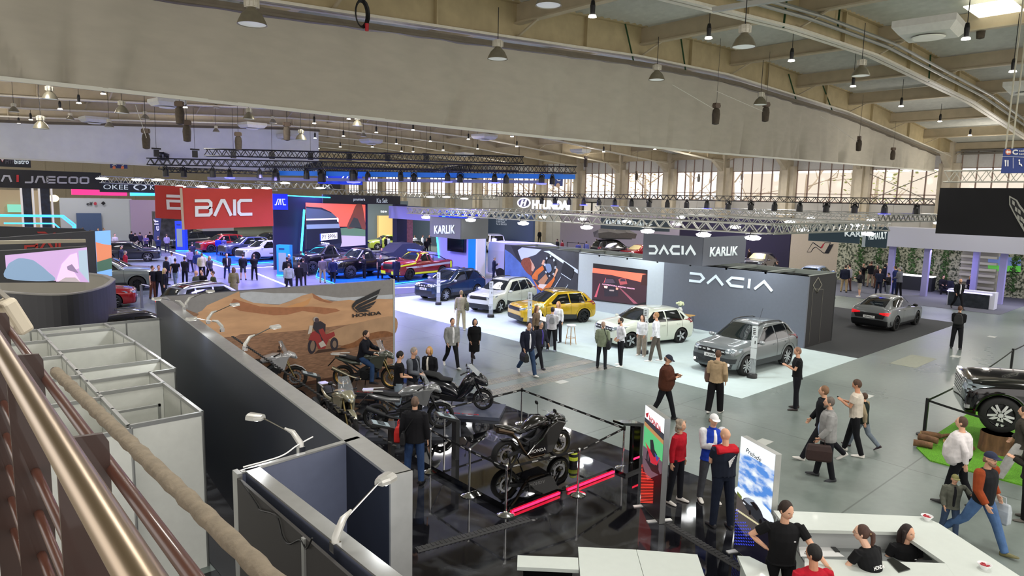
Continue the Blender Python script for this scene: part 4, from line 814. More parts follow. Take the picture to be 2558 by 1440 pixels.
for y in(20.6,19.3,18.1,17.0,15.9,14.9,10.9,9.9,8.9,8.0):
 b=B()
 for i in range(150):c=V((54.6+rr.gauss(0,.1),y+rr.gauss(0,.13),rr.uniform(.4,3.8)));a=rr.uniform(0,6.3);u=V((math.cos(a)*.1,math.sin(a)*.1,rr.uniform(-.08,.08)));w_=V((0,.05,.08));b.quad(c-u,c-w_,c+u,c+w_)
 b.build('plant_strand',LEAF,o)
b=B()
for k in range(8):b.box((54.7,12.9,.5+k*.42),(.5,2.1,.16))
b.b2((54.9,11.8,.02),(55,14,3.6));tag(b.build('shelf_unit',M('#b5b3a4',.6)),'pale stepped shelf wall between two violet columns','shelf')
o=empty('led_screen',(0,0,0),0,'small screen with a crowd and green pitch on the planted wall','screen');art('screen_picture',PX(54.9),[(e_('#5a6a9a',.7),[(2468,640),(2550,645),(2550,665),(2468,663)]),(e_('#4f9a3c',.8),[(2468,663),(2550,665),(2550,680),(2468,677)])],o)
o=empty('bar_counter',(0,0,0),0,'dark bar with a glowing white edge behind the standing group','counter');B().b2((53.2,15.2,.012),(54.0,18.2,1.0)).build('body',DK2,o);B().b2((53.15,15.2,1.0),(54.05,18.2,1.06)).build('light_edge',e_('#ffffff',2),o)
c=gp(2440,770);o=empty('reception_desk',(47.0,11.3,.012),0,'far white reception desk with a dark stone front and light line','desk');B().box((0.3,0,.5),(.7,2.4,.98)).build('body',M('#d8dae6',.4),o);B().box((-.06,.1,.42),(.04,2.1,.84)).build('stone_front',M('#30353c',.2,noise=.4,scale=3),o);B().box((-.07,.1,.88),(.04,2.3,.05)).build('light_line',e_('#c8c0ff',3),o)
q=gp(2362,728,0);o=empty('armchair',(q.x-1,q.y-.3,.012),scr(q,-20)if 'scr'in globals()else 3.4,'dark blue armchair by the white column','armchair');B().box((0,0,.25),(.75,.7,.3)).build('seat',M('#1f2138',.8),o,bev=.05);B().box((-.35,0,.5),(.15,.8,.65)).build('backrest',M('#1f2138',.8),o,bev=.05);B().box((0,.38,.42),(.7,.12,.4)).box((0,-.38,.42),(.7,.12,.4)).build('armrest',M('#1f2138',.8),o)
for i,(x,y)in enumerate([(2295,722),(2312,716)]):q=gp(x,y);o=empty('side_table',(q.x,q.y,.012),0,['low round table with glasses left of the armchair','second low round table beside the white column'][i],'table');B().lathe([(0,.5),(.35,.5),(.35,.53),(0,.53)],n=18).build('table_top',DK2,o);B().lathe([(.2,0),(.03,.03),(.03,.5)],n=12).build('pedestal',BLACK,o)
o=panelwall('cream wall with the slanted black and red N emblem');B().b2((60,20.84,0),(60.2,28.8,4.35)).build('panel',M('#c6b9a4',.6,noise=.03),o)
pn=PX(60);z3=lambda pts:zz(1858,360,3.6,pts)
art('emblem',pn,[(BLACK,z3([(565,975),(618,885),(628,885),(690,930),(728,885),(785,885),(735,985),(715,985),(650,930),(630,940),(605,975)])),(M('#c6b9a4',.6,noise=.03),z3([(572,970),(622,891),(692,940),(732,891),(776,891),(728,978),(718,978),(650,924),(625,935),(602,970)])),(M('#b02030',.5),z3([(690,938),(712,900),(728,895),(706,938)])),(BLACK,z3([(733,985),(775,905),(810,900),(765,985)]))],o,step=.01)
o=panelwall('dark violet wall behind the corner sign');B().b2((60,28.85,0),(60.2,40.7,4.4)).build('panel',M('#2a2440',.7,noise=.03),o)
o=panelwall('long pale lilac wall behind the roof tent');B().b2((60,40.8,0),(60.2,58,4.3)).build('panel',M('#b9aebc',.6,noise=.02),o)
o=panelwall('dark blue grey wall with small white text behind the white van');B().b2((50,52.4,0),(50.3,64,4.4)).build('panel',M('#39495a',.6),o)
text('MIARIVEL\nul. Starołęcka 123\n61-341 Poznań\nTel. 61 333 33 33',PX(49.95),[(1240,562),(1266,563),(1240,541)],WH2,o,thick=0,off=.02);text('KIA',PX(49.95),[(1290,541),(1322,541),(1292,531)],WH2,o,bold=.03,off=.05)
o=empty('hanging_sign',(0,0,0),0,'large white HYUNDAI letters with oval emblem under the windows','sign','hanging brand signs');ph=PX(45);B().b2((45.1,42,5.98),(45.2,50,6.1)).build('carrier_bar',BLACK,o)
HL=M('#f4f6ff',.4,emit=1.4);text('HYUNDAI',ph,[(1330,523),(1423,526),(1331,500)],HL,o,bold=.05,thick=.08)
art('oval_emblem',ph,[(HL,circ(1309,507,17,13)),(M('#6d6b70',.6),circ(1309,507,13.5,10)),(HL,[(1300,515),(1305,499),(1309,499),(1307,506),(1311,506),(1314,499),(1318,499),(1313,515),(1309,515),(1311,508),(1307,508),(1305,515)])],o,step=.03)
q_=gp(1535,598,1.95);o=empty('roof_tent',(q_.x,q_.y,0),R(-35),'grey folding roof tent standing open on the dark off-road car','tent');b=B();
b.loft([[V((x,-1.0,2.1)),V((x,1.0,2.1)),V((x*1.05,1.1,2.5+h*.3)),V((x*.9,0.0,2.55+h)),V((x*1.05,-1.1,2.5+h*.3))]for x,h in((-1.9,.3),(-.9,.8),(0,.35),(.9,.7),(1.9,.25))]);b.build('tent_fabric',M('#57534f',.8,noise=.1),o);B().box((0,0,2.06),(3.0,2.1,.1)).build('tent_base',BLACK,o)
q=onX(1440,620,46);b=B();
for p_,q_ in(((0,0,0),(0,0,1.9)),((0,0,1.9),(0,2.2,1.9)),((0,2.2,1.9),(0,2.2,0)),((0,0,1.2),(2,0,1.2)),((0,-2,1.2),(0,0,1.2)),((2,0,0),(2,0,1.2)),((0,-2,0),(0,-2,1.2))):b.bar(p_,q_,.05)
tag(b.build('metal_frame',DKPL,loc=(46,q.y-1,0)),'thin dark metal frame on the floor left of the dark off-road car','frame')
b=B().b2((65.7,56.5,0),(65.9,59.5,5.5));o=tag(b.build('door_1',M('#d8d0c4',.3,emit=.5)),None);o['kind']='structure';b=B()
for y in(56.5,58,59.5):b.b2((65.6,y-.1,0),(65.7,y+.1,5.6))
for z in(2.4,3.9,5.5):b.b2((65.6,56.4,z),(65.7,59.6,z+.15))
b.build('door_frame',M('#2c2825',.5),o)
tag(B().b2((64.5,60.3,0),(64.9,61.0,1.9)).build('fire_cabinet',M('#a32028',.5)),'red fire cabinet beside the glazed doors','cabinet')
for p,q,l in[((40,11.7),(40,47),'long black truss in front of the windows')]:truss('lighting_truss',(40,11.7,6.15),(40,47,6.15),.32,.55,M('#2a2826',.5),l,'truss')
def headlamp(p,label,blue=False,s=1):
 o=empty('stage_light',p,random.uniform(0,6),label,'stage light','stage lights on the black trusses');B().tube([(-.13,0,-.05),(-.13,0,.1),(0,0,.2),(.13,0,.1),(.13,0,-.05)],.02,5).build('yoke',BLACK,o)
 B().lathe([(.06,.12),(.12,.0),(.13,-.25),(.1,-.27),(0,-.27)],n=10).build('lamp_body',M('#151515',.4),o);
 if blue:B().lathe([(0,-.3),(.2,-.28),(.22,-.24),(0,-.24)],n=12).build('lens',M('#3a3cff',.3,emit=9),o)
 o.scale=(s*1.4,)*3
for i in range(19):
 y=12.5+i*1.58;bl=i in(1,8,13,15,17,19,20);headlamp((40,y,5.8),'stage light on the truss before the windows, %s from the right%s'%(['first','second','third','fourth','fifth','sixth','seventh','eighth','ninth','tenth','eleventh','twelfth','13th','14th','15th','16th','17th','18th','19th','20th','21st','22nd'][i],', glowing blue'if bl else ''),bl)
o=empty('hanging_banner',(0,0,0),0,'huge black banner with a chequered flag emblem at the right edge','banner');B().b2((36,2,4.66),(36.15,10.36,6.78)).build('banner_cloth',M('#17161a',.85),o)
pc=PX(35.98);SV=M('#a9a8a0',.4,.3)
art('flag_emblem',pc,[(SV,[(2521,489),(2541,500),(2548,512),(2570,540),(2570,600),(2538,545),(2530,530),(2521,512)]),(BLACK,[(2524,494),(2538,502),(2545,516),(2566,543),(2566,580),(2541,543),(2532,527),(2524,510)])]+[(SV,[(x,y),(x+6,y+5),(x+6,y+15),(x,y+10)])for x,y in((2529,500),(2536,516),(2544,522),(2542,536),(2550,540),(2550,555),(2556,546))],o,step=.01)
truss('lighting_truss',(36,1,7.3),(36,10.2,7.3),.5,.6,M('#c9c8bc',.4,.6),'pale silver truss above the huge black banner')
o=empty('direction_sign',(0,0,0),0,'blue hanging sign with C, cutlery and wheelchair symbols at the right edge','sign');X_=18;a=onX(2500,433,X_);c=onX(2503,372,X_);B().b2((X_,a.y-2.5,a.z),(X_+.06,a.y,c.z)).build('sign_panel',M('#24397a',.5),o)
ps=PX(X_-.005);text('C',ps,[(2529,387),(2543,387),(2529,374)],WHITE,o,bold=.04);text('sektor\nsector',ps,[(2546,387),(2575,388),(2546,374)],WHITE,o)
art('symbols',ps,[(M('#c9704e',.5),circ(2519,380,7.5)),(WHITE,[(2513,380),(2518,375),(2518,378),(2525,378),(2525,382),(2518,382),(2518,385)]),(WHITE,[(2503,391),(2575,393),(2575,394),(2503,392)]),(WHITE,[(2510,400),(2515,400),(2514,408),(2514,416),(2511,416),(2511,408)]),(WHITE,[(2517,400),(2520,400),(2520,416),(2517,416)]),(WHITE,[(2531,394),(2532,394),(2532,421),(2531,421)]),(WHITE,circ(2547,401,2.2)),(WHITE,[(2546,404),(2549,404),(2549,409),(2553,410),(2555,416),(2552,416),(2550,412),(2546,412)])],o,step=.004)
b=B()
for x in(2512,2528):q=onX(x,373,X_+.03);b.bar(q,(q.x,q.y,11.5),.025)
b.build('hanger',M('#a8a590',.5),o)
o=empty('hanging_sign',(0,0,0),0,'blue hanging hall letter sign before the window','sign','hanging brand signs');a=onX(1384,465,50);c=onX(1405,433,50);B().b2((50,c.y,a.z),(50.1,a.y,c.z)).build('sign_panel',M('#24397a',.5),o);text('C',PX(49.98),[(1390,453),(1400,453),(1390,436)],WHITE,o);art('badge',PX(49.98),[(M('#c9a98a',.5),circ(1394,463,5))],o)
sheet('grass_mat',[(17.3,4.6),(18.0,5.1),(29,5.1),(29,-2),(17.3,-2)],0,M('#5c9a1f',.95,noise=.35,scale=40,bump=1),'bright green artificial grass under the black pickup','grass mat',.03)
def stump(x,y,r,h,label,zz_=.03):
 o=empty('tree_stump',(x,y,zz_),0,label,'tree stump','tree stumps and logs on the grass');rr=random.Random(int(x*9));b=B();N=28;rad=[r*(1+rr.uniform(-.04,.04))for _ in range(N)]
 b.loft([[V((q*k_*math.cos(2*PI*i/N),q*k_*math.sin(2*PI*i/N),z))for i,q in enumerate(rad)]for z,k_ in((0,1.06),(h*.4,1),(h,.98))]);b.build('bark',M('#6b4c34',.9,noise=.4,scale=9,bump=1,aniso=(1,1,.3)),o);B().lathe([(0,h+.004),(r*.95,h+.004)],n=26).build('cut_face',M('#c9a66a',.8,noise=.12,scale=12),o)
hd_=R(112)
q=gp(2492,1100,.3);stump(q.x,q.y,.36,.46,'large tree stump under the front wheel of the black pickup');q=gp(2556,1125,.2);stump(q.x,q.y,.22,.34,'smaller tree stump right of the large one');
def log(p,q,r,label):
 p,q=V(p),V(q);o=empty('log',p,0,label,'log','tree stumps and logs on the grass');B().tube([(0,0,0),(q-p)/2+V((0,0,.01)),q-p],[r,r*.96,r*.93],12).build('bark',M('#6f5138',.9,noise=.4,scale=9,bump=1),o,smooth=True);d=(q-p).normalized();B().tube([-d*.003,d*.01],r*.93,12).build('cut_face',M('#c9a66a',.8),o)
for i,(a,c,r,dz,l)in enumerate([((2282,1106),(2330,1115),.085,0,'leftmost log of the pile at the barrier post'),((2294,1098),(2342,1110),.085,.07,'log lying diagonally on the pile at the barrier post'),((2300,1086),(2348,1092),.08,.02,'rear log of the pile at the barrier post'),((2345,1092),(2372,1088),.05,0,'thin log behind the stout man'),((2362,1103),(2378,1100),.07,0,'short log behind the stout man'),((2376,1110),(2388,1098),.05,0,'pale split log behind the stout man'),((2405,1092),(2432,1122),.045,0,'long thin log right of the stout man'),((2398,1090),(2424,1124),.045,.05,'upper long thin log right of the stout man')]):
 p,q=gp(*a,.1),gp(*c,.1);log((p.x,p.y,.1+dz),(q.x,q.y,.1+dz),r,l)
TP=[]
for(x,y),l in[((2308,1088),'black barrier post standing among the logs'),((2523,940),'black barrier post far behind the black pickup')]:
 p=gp(x,y);TP.append(p);o=empty('barrier_post',(p.x,p.y,0),0,l,'barrier post');B().lathe([(0,.0),(.18,0),(.18,.03),(0,.04)],n=20).build('base',BLACK,o);B().box((0,0,.5),(.07,.07,.98)).build('tube',M('#141416',.4),o)
belt(TP[0],TP[1],.93,'black belt from the near barrier post back to the far one',sag=.12,w=.055);belt(TP[0],(TP[0].x-.9,TP[0].y-3.4),.93,'black belt running in front of the black pickup',sag=.06,w=.055);belt(TP[1],(TP[1].x+6,TP[1].y+.2),.93,'black belt leaving the far barrier post to the right',sag=.1)
CY=M('#38d8ff',.3,emit=4,name='cyan_led');WL=M('#f2f4ff',.3,emit=3);IND=M('#101038',.6);BLM=M('#1238c8',.5,emit=.25);TEAL=M('#0f7fb8',.4,emit=.25)
JF=M('#5a58a0',.3,noise=.08,scale=.6)
sheet('stand_floor',[(14,44),(15.6,36),(22,34),(38,37),(44,70),(18,74)],0,M('#6c6f7c',.28,noise=.08,scale=.5),'glossy floor of the blue lit stand','stand floor',.01)
for pts,l in[([tuple(gp(*q))[:2]for q in((484,624),(528,650),(565,664),(700,656),(745,648),(748,628),(560,612))],'blue platform under the white, dark and red cars'),([tuple(gp(*q))[:2]for q in((790,694),(850,717),(985,712),(1160,690),(1175,668),(1010,655),(800,664))],'blue platform under the pickups')]:
 o=empty('platform',(0,0,0),0,l,'platform');B().prism(pts,.01,.12).build('platform_top',M('#1a62a8',.25),o);b=B()
 for a,c in zip(pts,pts[1:]+pts[:1]):b.bar((a[0],a[1],.07),(c[0],c[1],.07),.05,.03)
 b.build('light_strip',CY,o)
for i,(a,c)in enumerate([((640,683),(775,738)),((360,610),(560,668)),((560,674),(690,666)),((985,720),(1150,712)),((690,664),(800,655))]):
 p,q=gp(*a,.012),gp(*c,.012);tag(B().bar(p,q,.16,.01).build('light_line',WL),'white line of light in the floor, %s'%['nearest, below the blue info pillar','long one at the left','in front of the white car','behind the desert wall edge','behind the dark high tables'][i],'floor light','white light lines in the floor')
o=panelwall('dark indigo wall with a huge LED screen showing a car front and plate');B().b2((20.7,50.05,0),(28.7,50.3,5.6)).build('panel',IND,o);pw=PY(50)
s_=empty('led_screen',(0,0,0),0,'huge LED screen with a grey car front, brick wall and plate PY 89961','screen');z6=lambda pts:zz(620,480,6,pts)
art('screen_picture',pw,[(e_('#e2604c',.95),z6([(860,160),(1755,190),(1755,520),(865,520)])),(e_('#b5a8b4',.8),z6([(865,560),(1755,640),(1757,795),(865,860)])),(e_('#5a7a5c',.7),z6([(1380,540),(1500,530),(1755,560),(1755,665),(1390,650)])),(e_('#7a4030',.6),z6([(1480,540),(1560,320),(1620,190),(1700,190),(1740,380),(1755,560),(1650,530)]),1),(e_('#3c4038',.5),z6([(1500,530),(1580,380),(1640,400),(1700,540)])),(e_('#23293a',.5),z6([(865,215),(1100,235),(1240,300),(1340,400),(1390,620),(1400,760),(1370,860),(866,860)])),(e_('#4c566c',.7),z6([(865,240),(1080,260),(1260,320),(1330,385),(1100,400),(865,400)])),(e_('#f0d8e8',1.2),z6([(865,402),(1320,390),(1330,410),(868,425)])),(e_('#7c8aa0',.8),z6([(870,490),(1360,475),(1370,540),(872,555)])),(e_('#151a28',.3),z6([(870,565),(1380,545),(1400,760),(868,860)])),(e_('#ffffff',1.3),z6([(1325,380),(1350,400),(1350,450),(1330,440)])),(e_('#f4eef8',1.1),z6([(1085,625),(1330,608),(1332,700),(1088,730)])),(e_('#3a50b0',.8),z6([(1068,628),(1085,626),(1088,730),(1070,735)]))],s_,off=.01,step=.004)
text('PY 89961',pw,[z6([(1100,708)])[0],z6([(1320,690)])[0],z6([(1100,640)])[0]],M('#2a2433',.5),s_,off=.1,thick=.004)
B().b2((22.7,49.4,.1),(22.9,49.9,.3)).build('lamp_foot',BLACK,s_)
a,c=gp(748,627+0,0),None
o=empty('light_column',(0,0,0),0,'slanted cyan glowing bar at the left of the huge LED screen','light column');B().bar(onY(752,632,49.5),onY(760,524,49.5),.12).build('tube',CY,o)
tag(B().bar(onY(716,489,49.5),onY(825,494,49.5),.07).build('light_line',CY),'thin cyan line of light along the top of the indigo wall','light line')
o=empty('hanging_sign',(0,0,0),0,'square bright blue sign with outlined white letters left of the LED screen','sign','hanging brand signs');pj_=PY(48);a,c=pj_.px(682,524),pj_.px(718,485);B().b2((a[0],47.95,a[1]),(c[0],48.1,c[1])).build('sign_panel',M('#0a22d8',.4,emit=.7),o)
JAC=[([[(0,0),(.35,0),(.75,1),(1,1)]],1),([[(0,0),(.4,1),(.6,1),(.75,0)]],.8),([[(.9,1),(.2,1),(.5,0),(1.1,0)]],1)]
glyphs(JAC,PY(47.93),[(686,512),(713,512),(686,498)],WH2,o,w=.16,gap=-.1)
o=empty('hanging_sign',(0,0,0),0,'long blue sign with slanted white letters under the black truss','sign','hanging brand signs');pb=PY(45);a,c=pb.px(797,459),pb.px(905,435);B().b2((a[0],45,a[1]),(c[0],45.2,c[1])).build('sign_panel',BLM,o)
glyphs(JAC[:],PY(44.97),[(845,450),(900,451),(845,435)],WH2,o,w=.2,gap=-.1);glyphs(JAC[1:],PY(44.97),[(797,449),(829,450),(797,435)],WH2,o,w=.2,gap=-.1)
o=panelwall('white arch lit violet with a blue column and black monitor','stand_arch');LV=M('#a3a0dc',.5)
b=B().b2((31.0,38.0,3.9),(31.6,50.5,4.95));b.b2((31,39.3,0),(31.6,43.2,4.2));b.build('arch',LV,o);B().b2((30.8,38.1,3.3),(31.7,42.9,4.75)).build('blue_header',BLM,o)
B().b2((30.85,38.3,0),(31.8,39.2,4.4)).build('blue_column',TEAL,o);B().b2((30.8,38.1,0),(31.6,38.25,4.4)).build('column_edge',WHITE,o);B().bar((30.95,42.9,.2),(30.95,43.4,3.3),.08).build('light_strip',CY,o)
glyphs(JAC,PX(30.75),[(1105,541),(1158,542),(1105,529)],M('#58a8ff',.3,emit=2),o,w=.14,gap=-.1)
tag(B().b2((30.7,39.6,1.75),(30.95,41.6,3.1)).build('monitor',BLKGLOSS),'black monitor on the white arch under the KARLIK sign','monitor')
for(x,y),h,l,c_ in[((712,690),2.2,'blue info pillar with a pale screen in front of the indigo wall',1),((455,628),2.9,'far tall blue info pillar left of the red car',0)]:
 p=gp(x,y);o=empty('info_pillar',(p.x,p.y,.01),scr(p,20)if 'scr'in globals()else 3.9,l,'info pillar','blue info pillars');B().box((0,0,h/2),(.5,.95,h)).build('body',TEAL if c_ else BLM,o);B().box((.26,-.05,h*.45),(.02,.55,h*.6)).build('screen',M('#7f9088',.3),o);B().box((.0,0,.06),(.56,1.0,.05)).build('light_strip',CY,o);B().box((.26,-.1,h*.88),(.02,.4,.1)).build('logo',M('#0a2a50',.5),o)
for i,(x,y)in enumerate([(727,655),(745,660),(732,668),(688,664)]):
 p=gp(x,y);o=empty('high_table',(p.x,p.y,.01),0,'dark round high table near the blue info pillar, %s'%['farthest','right one','nearest right one','left one by the white car'][i],'table','dark high tables');B().lathe([(0,.98),(.45,.98),(.45,1.02),(0,1.02)],n=16).build('table_top',M('#16182a',.3),o);B().lathe([(.3,0),(.3,.05),(.04,.08),(.04,.98)],n=12).build('pedestal',M('#16182a',.3),o)
o=panelwall('dark column with reddish side between the LED screen and the arch');B().b2((31.2,49.5,0),(32.2,50.2,5.1)).build('panel',IND,o);B().b2((32.2,49.5,0),(32.8,50.2,4.9)).build('side_panel',M('#7a4a4a',.7,noise=.3,scale=6),o)
o=empty('hanging_sign',(0,0,0),0,'black beam sign reading premiera and Kia Selt','sign','hanging brand signs');pk=PY(49.5);B().b2((24.5,49.6,5.1),(31.6,49.8,5.8)).build('sign_panel',M('#14141c',.5),o);text('premiera',PY(49.58),[(883,504),(912,504),(883,495)],WH2,o,thick=0);text('Kia Selt',PY(49.58),[(941,507),(968,507),(941,496)],WH2,o,thick=0)
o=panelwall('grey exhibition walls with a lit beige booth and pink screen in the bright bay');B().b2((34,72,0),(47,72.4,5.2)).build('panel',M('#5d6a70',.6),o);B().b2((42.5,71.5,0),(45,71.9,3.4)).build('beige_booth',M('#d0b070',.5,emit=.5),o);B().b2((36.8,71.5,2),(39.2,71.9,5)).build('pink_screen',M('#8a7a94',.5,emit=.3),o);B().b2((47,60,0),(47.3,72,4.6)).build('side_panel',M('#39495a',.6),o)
text('15:00 PM',PY(71.45),[(951,531),(966,532),(951,526)],HL,o,thick=0)
for i,(x,y,c_)in enumerate([(930,608,'#20232a'),(1000,612,'#20232a')]):pass
p=onY(930,600,47.2);o=tag(B().loft([[V((x,y,0))for y in(-.0,.0)]for x in(0,1)])and B().loft([[V((x,-1,0)),V((x,1,0)),V((x,.95,h)),V((x*1,-.95,h))]for x,h in((-2.4,.7),(-1.6,1.25),(-.4,1.35),(.4,1.95),(1.6,2.0),(2.3,1.7),(2.4,.9))]).build('covered_car',M('#23262e',.7,noise=.08),loc=(28.5,46.0,.12)),'car under a dark grey cover at the right of the LED screen','covered car')
p=gp(1050,640);tag(B().prism([(-1.5,0),(1.5,0),(1.7,1.0),(-.2,1.3)],-.7,.7,'Y').build('slanted_counter',LV,loc=(31.5,44.5,.12)),'slanted violet counter left of the arch','counter')
o=empty('delivery_van',(34.1,36.0,.01),R(-70),'tall white panel van lit violet behind the blue column','van');VB=M('#c4c4de',.35,coat=.4);b=B();b.loft([[V((x,-w,z0)),V((x,w,z0)),V((x,w,zt*.75)),V((x,w*.9,zt)),V((x,-w*.9,zt)),V((x,-w,zt*.75))]for x,w,z0,zt in((-3,.98,.35,2.45),(-2.9,1.0,.3,2.6),(1.2,1.0,.3,2.62),(1.9,.98,.3,2.4),(2.4,.95,.3,1.5),(2.95,.85,.4,1.1))]);b.build('body',VB,o,bev=.04)
B().box((0,0,.5),(5.2,2.03,.2)).build('lower_trim',DKPL,o);b=B()
for x in(-1.9,1.9):
 for y in(-.92,.92):B().lathe([(0,-.12),(.35,-.12),(.35,.12),(0,.12)],(x,y,.35),22,'Y').build('wheel',TYRE,o)
B().box((2.0,0,1.85),(.5,1.9,.5)).build('cab_glass',GLASSD,o)
BT=M('#121214',.5)
c0=[V((12.3,50.1,7.7)),V((15,41,7.9)),V((24.5,34.5,8.1)),V((33.4,31.0,7.8))]
for a,c,l in[(c0[0],c0[3]+V((0,0,0)),'longest black truss in front of the rig'),(c0[0]+V((3,9,0)),c0[3]+V((3,9,0)),'second black truss of the rig'),(c0[0]+V((6,18,0)),c0[3]+V((6,18,0)),'third black truss of the rig'),(c0[0]+V((1,1,.5)),c0[0]+V((9,20,.3)),'left cross truss of the black rig'),(c0[0].lerp(c0[3],.4),c0[0].lerp(c0[3],.4)+V((7,18,.3)),'middle cross truss of the black rig'),(c0[0].lerp(c0[3],.75),c0[0].lerp(c0[3],.75)+V((7,18,0)),'right cross truss of the black rig'),(V((14,44,8.2)),V((30,32.5,8.3)),'upper black truss of the rig')]:
 truss('lighting_truss',a,c,.42,.55,BT,l,'truss','black truss rig above the blue lit stand',r=.035)
tag(B().bar(c0[0].lerp(c0[3],.28)+V((1,1,-.55)),c0[3]+V((1,1,-.4)),.1,.32).build('blue_fascia',M('#1f6fd0',.5,emit=.25)),'long blue fascia strip under the black rig','fascia');tag(B().bar(c0[0].lerp(c0[3],.1)+V((2,3,-.95)),c0[3]+V((-.5,3,-.8)),.1,.22).build('grey_fascia',M('#8d90b4',.5)),'long pale violet fascia strip below the blue one','fascia')
WD='first second third fourth fifth sixth seventh eighth ninth tenth eleventh twelfth 13th 14th 15th 16th 17th 18th'.split()
for i in range(18):t=.04+i*.055;q=c0[0].lerp(c0[3],t)+V((.0,(i%2)*1.2,-.55));headlamp(q,'stage light under the black rig, %s from the left'%WD[i],i in(3,8,12,14,16),1.5 if i in(5,7,8)else 1.1)
for i in range(8):q=c0[0].lerp(c0[3],.02+i*.09)+V((0,0,.55));o=empty('chain_hoist',q,0,'small hoist with a hook bracket on top of the black rig, %s from the left'%WD[i],'chain hoist','hoists on top of the black rig');B().box((0,0,0),(.3,.2,.45)).build('motor_body',BT,o);B().box((0,0,.3),(.55,.15,.1)).build('bracket',BT,o);B().tube([(0,0,.3),(0,0,3.0)],.012,4).build('chain',BT,o)
for a,c,l in[((250,448),(690,470),'silver truss behind the red banner'),((640,462),(830,466),'silver truss right of the red banner'),((820,480),(1240,494),'thin silver truss over the bright bay')]:
 p,q=onY(*a,58),onY(*c,58);truss('lighting_truss',p,q,.5,.6,TS,l,'truss','silver trusses at the back of the hall',r=.03)
for i,(x,y)in enumerate([(255,446),(345,449),(395,449),(450,466),(505,466),(560,468),(615,470),(665,470),(712,457),(800,470),(1075,492),(1115,492),(1160,496)]):flood(onY(x,y,57),'bright round lamp on the back truss, %s from the left'%WD[i],1.8,'round lamps on the back trusses')
REDC=M('#b83a2e',.8,noise=.04,scale=2);o=empty('hanging_banner',(0,0,0),0,'front red banner reading BAIC','banner','red hanging banners');pb=PY(38)
b=B();P4=[pb.px(*q)for q in((458,574),(683,565),(680,473),(455,470))];v_=[pb.at(*q)for q in P4];b.add(v_+[q+V((0,.06,0))for q in v_],[(0,1,2,3),(7,6,5,4),(0,4,5,1),(1,5,6,2),(2,6,7,3),(3,7,4,0)]);b.build('banner_cloth',REDC,o)
glyphs([('bB',1.05),('bA',1.1),('bI',.18),('bC',.95)],PY(37.98),[(487,541),(630,538),(486,499)],M('#dfe2da',.6),o,w=.19,gap=.12);B().bar(onY(455,470,38)-V((.06,0,0)),onY(461,574,38)-V((.06,0,0)),.1).build('edge_fringe',M('#b5a08a',.7),o)
o=empty('hanging_banner',(0,0,0),0,'rear red banner half hidden behind the front one','banner','red hanging banners');pb=PY(41);v_=[pb.at(*pb.px(*q))for q in((389,545),(462,549),(458,466),(387,463))];b=B();b.add(v_+[q+V((0,.06,0))for q in v_],[(0,1,2,3),(7,6,5,4),(0,4,5,1),(1,5,6,2),(2,6,7,3),(3,7,4,0)]);b.build('banner_cloth',REDC,o)
glyphs([([[(0,.95),(1,.95)],[(1,.6),(.08,.6),(.1,.08),(1,.08)]],1)],PY(40.98),[(416,523),(458,524),(415,488)],M('#dfe2da',.6),o,w=.2)
GY=M('#3b3c3f',.6,noise=.04);GY2=M('#8f8a7e',.6)
arc=catmull([tuple(gp(x,y,2.6))[:2]for x,y in((-15,728),(60,735),(150,738),(215,730),(262,716),(283,700))],5,False)
o=panelwall('dark curved stand wall below the video wall at left','stand_wall');b=B()
def strip(b,pts,t,z0,z1):
 P_=[V((x,y,0))for x,y in pts];r=[]
 for i,p in enumerate(P_):
  d=(P_[min(i+1,len(P_)-1)]-P_[max(i-1,0)]).normalized();n=V((-d.y,d.x,0))*t/2;r.append([p-n+V((0,0,z0)),p+n+V((0,0,z0)),p+n+V((0,0,z1)),p-n+V((0,0,z1))])
 b.loft(r)
strip(b,arc,.12,0,2.6);b.build('curved_panel',M('#27262a',.5),o);b=B()
arc2=[tuple(gp(x,y,2.6))[:2]for x,y in((283,700),(262,690),(215,684),(100,676),(0,668))]
strip(b,arc2,.1,0,2.6)
b.build('rear_panel',GY2,o);b=B()
strip(b,arc+arc2[1:],.15,2.6,2.64)
b.build('top_edge',M('#8a8780',.5),o)
pv=PY(24.5);o=empty('led_screen',(0,0,0),0,'wide pink and lilac LED screen with a pale car and trees at left','screen');b=B();v_=[pv.px(*q)for q in((-5,707),(223,706),(218,616),(-5,628))];v_=[pv.at(*q)for q in v_];b.add(v_+[q+V((0,.3,0))for q in v_],[(0,1,2,3),(7,6,5,4),(0,4,5,1),(1,5,6,2),(2,6,7,3),(3,7,4,0)]);b.build('housing',GY,o);z4=lambda pts:zz(0,560,4.8,pts)
art('screen_picture',pv,[(e_('#c0a0cc',.8),z4([(60,375),(1040,280),(1070,700),(80,655)])),(e_('#7e98b4',.75),z4([(90,500),(160,440),(240,410),(380,430),(450,470),(560,560),(640,680),(85,655)]),1),(e_('#a4b8c8',.8),z4([(940,320),(1040,310),(1068,700),(950,560)])),(e_('#d8bcd8',.9),z4([(670,690),(740,480),(840,370),(920,345),(945,530),(880,560),(960,690)])),(e_('#8f7a9c',.7),z4([(800,510),(860,480),(890,520),(940,590),(900,580),(810,550)])),(e_('#b4a8ac',.7),z4([(700,690),(780,640),(900,640),(960,695)]))],o,off=.01,step=.004)
b=B();q0,q1=pv.px(0,612),pv.px(215,612);B().b2((q0[0],24.5,4.15),(q1[0],24.7,4.25)).build('top_frame',M('#a8a08c',.5),o)
o=panelwall('dark grey stand wall with red letters and a desert picture at its end','stand_wall');pd=PY(33);v_=[pd.at(*pd.px(*q))for q in((-5,640),(243,690),(237,577),(-5,595))];b=B();b.add(v_+[q+V((0,.3,0))for q in v_],[(0,1,2,3),(7,6,5,4),(0,4,5,1),(1,5,6,2),(2,6,7,3),(3,7,4,0)]);b.build('panel',GY,o)
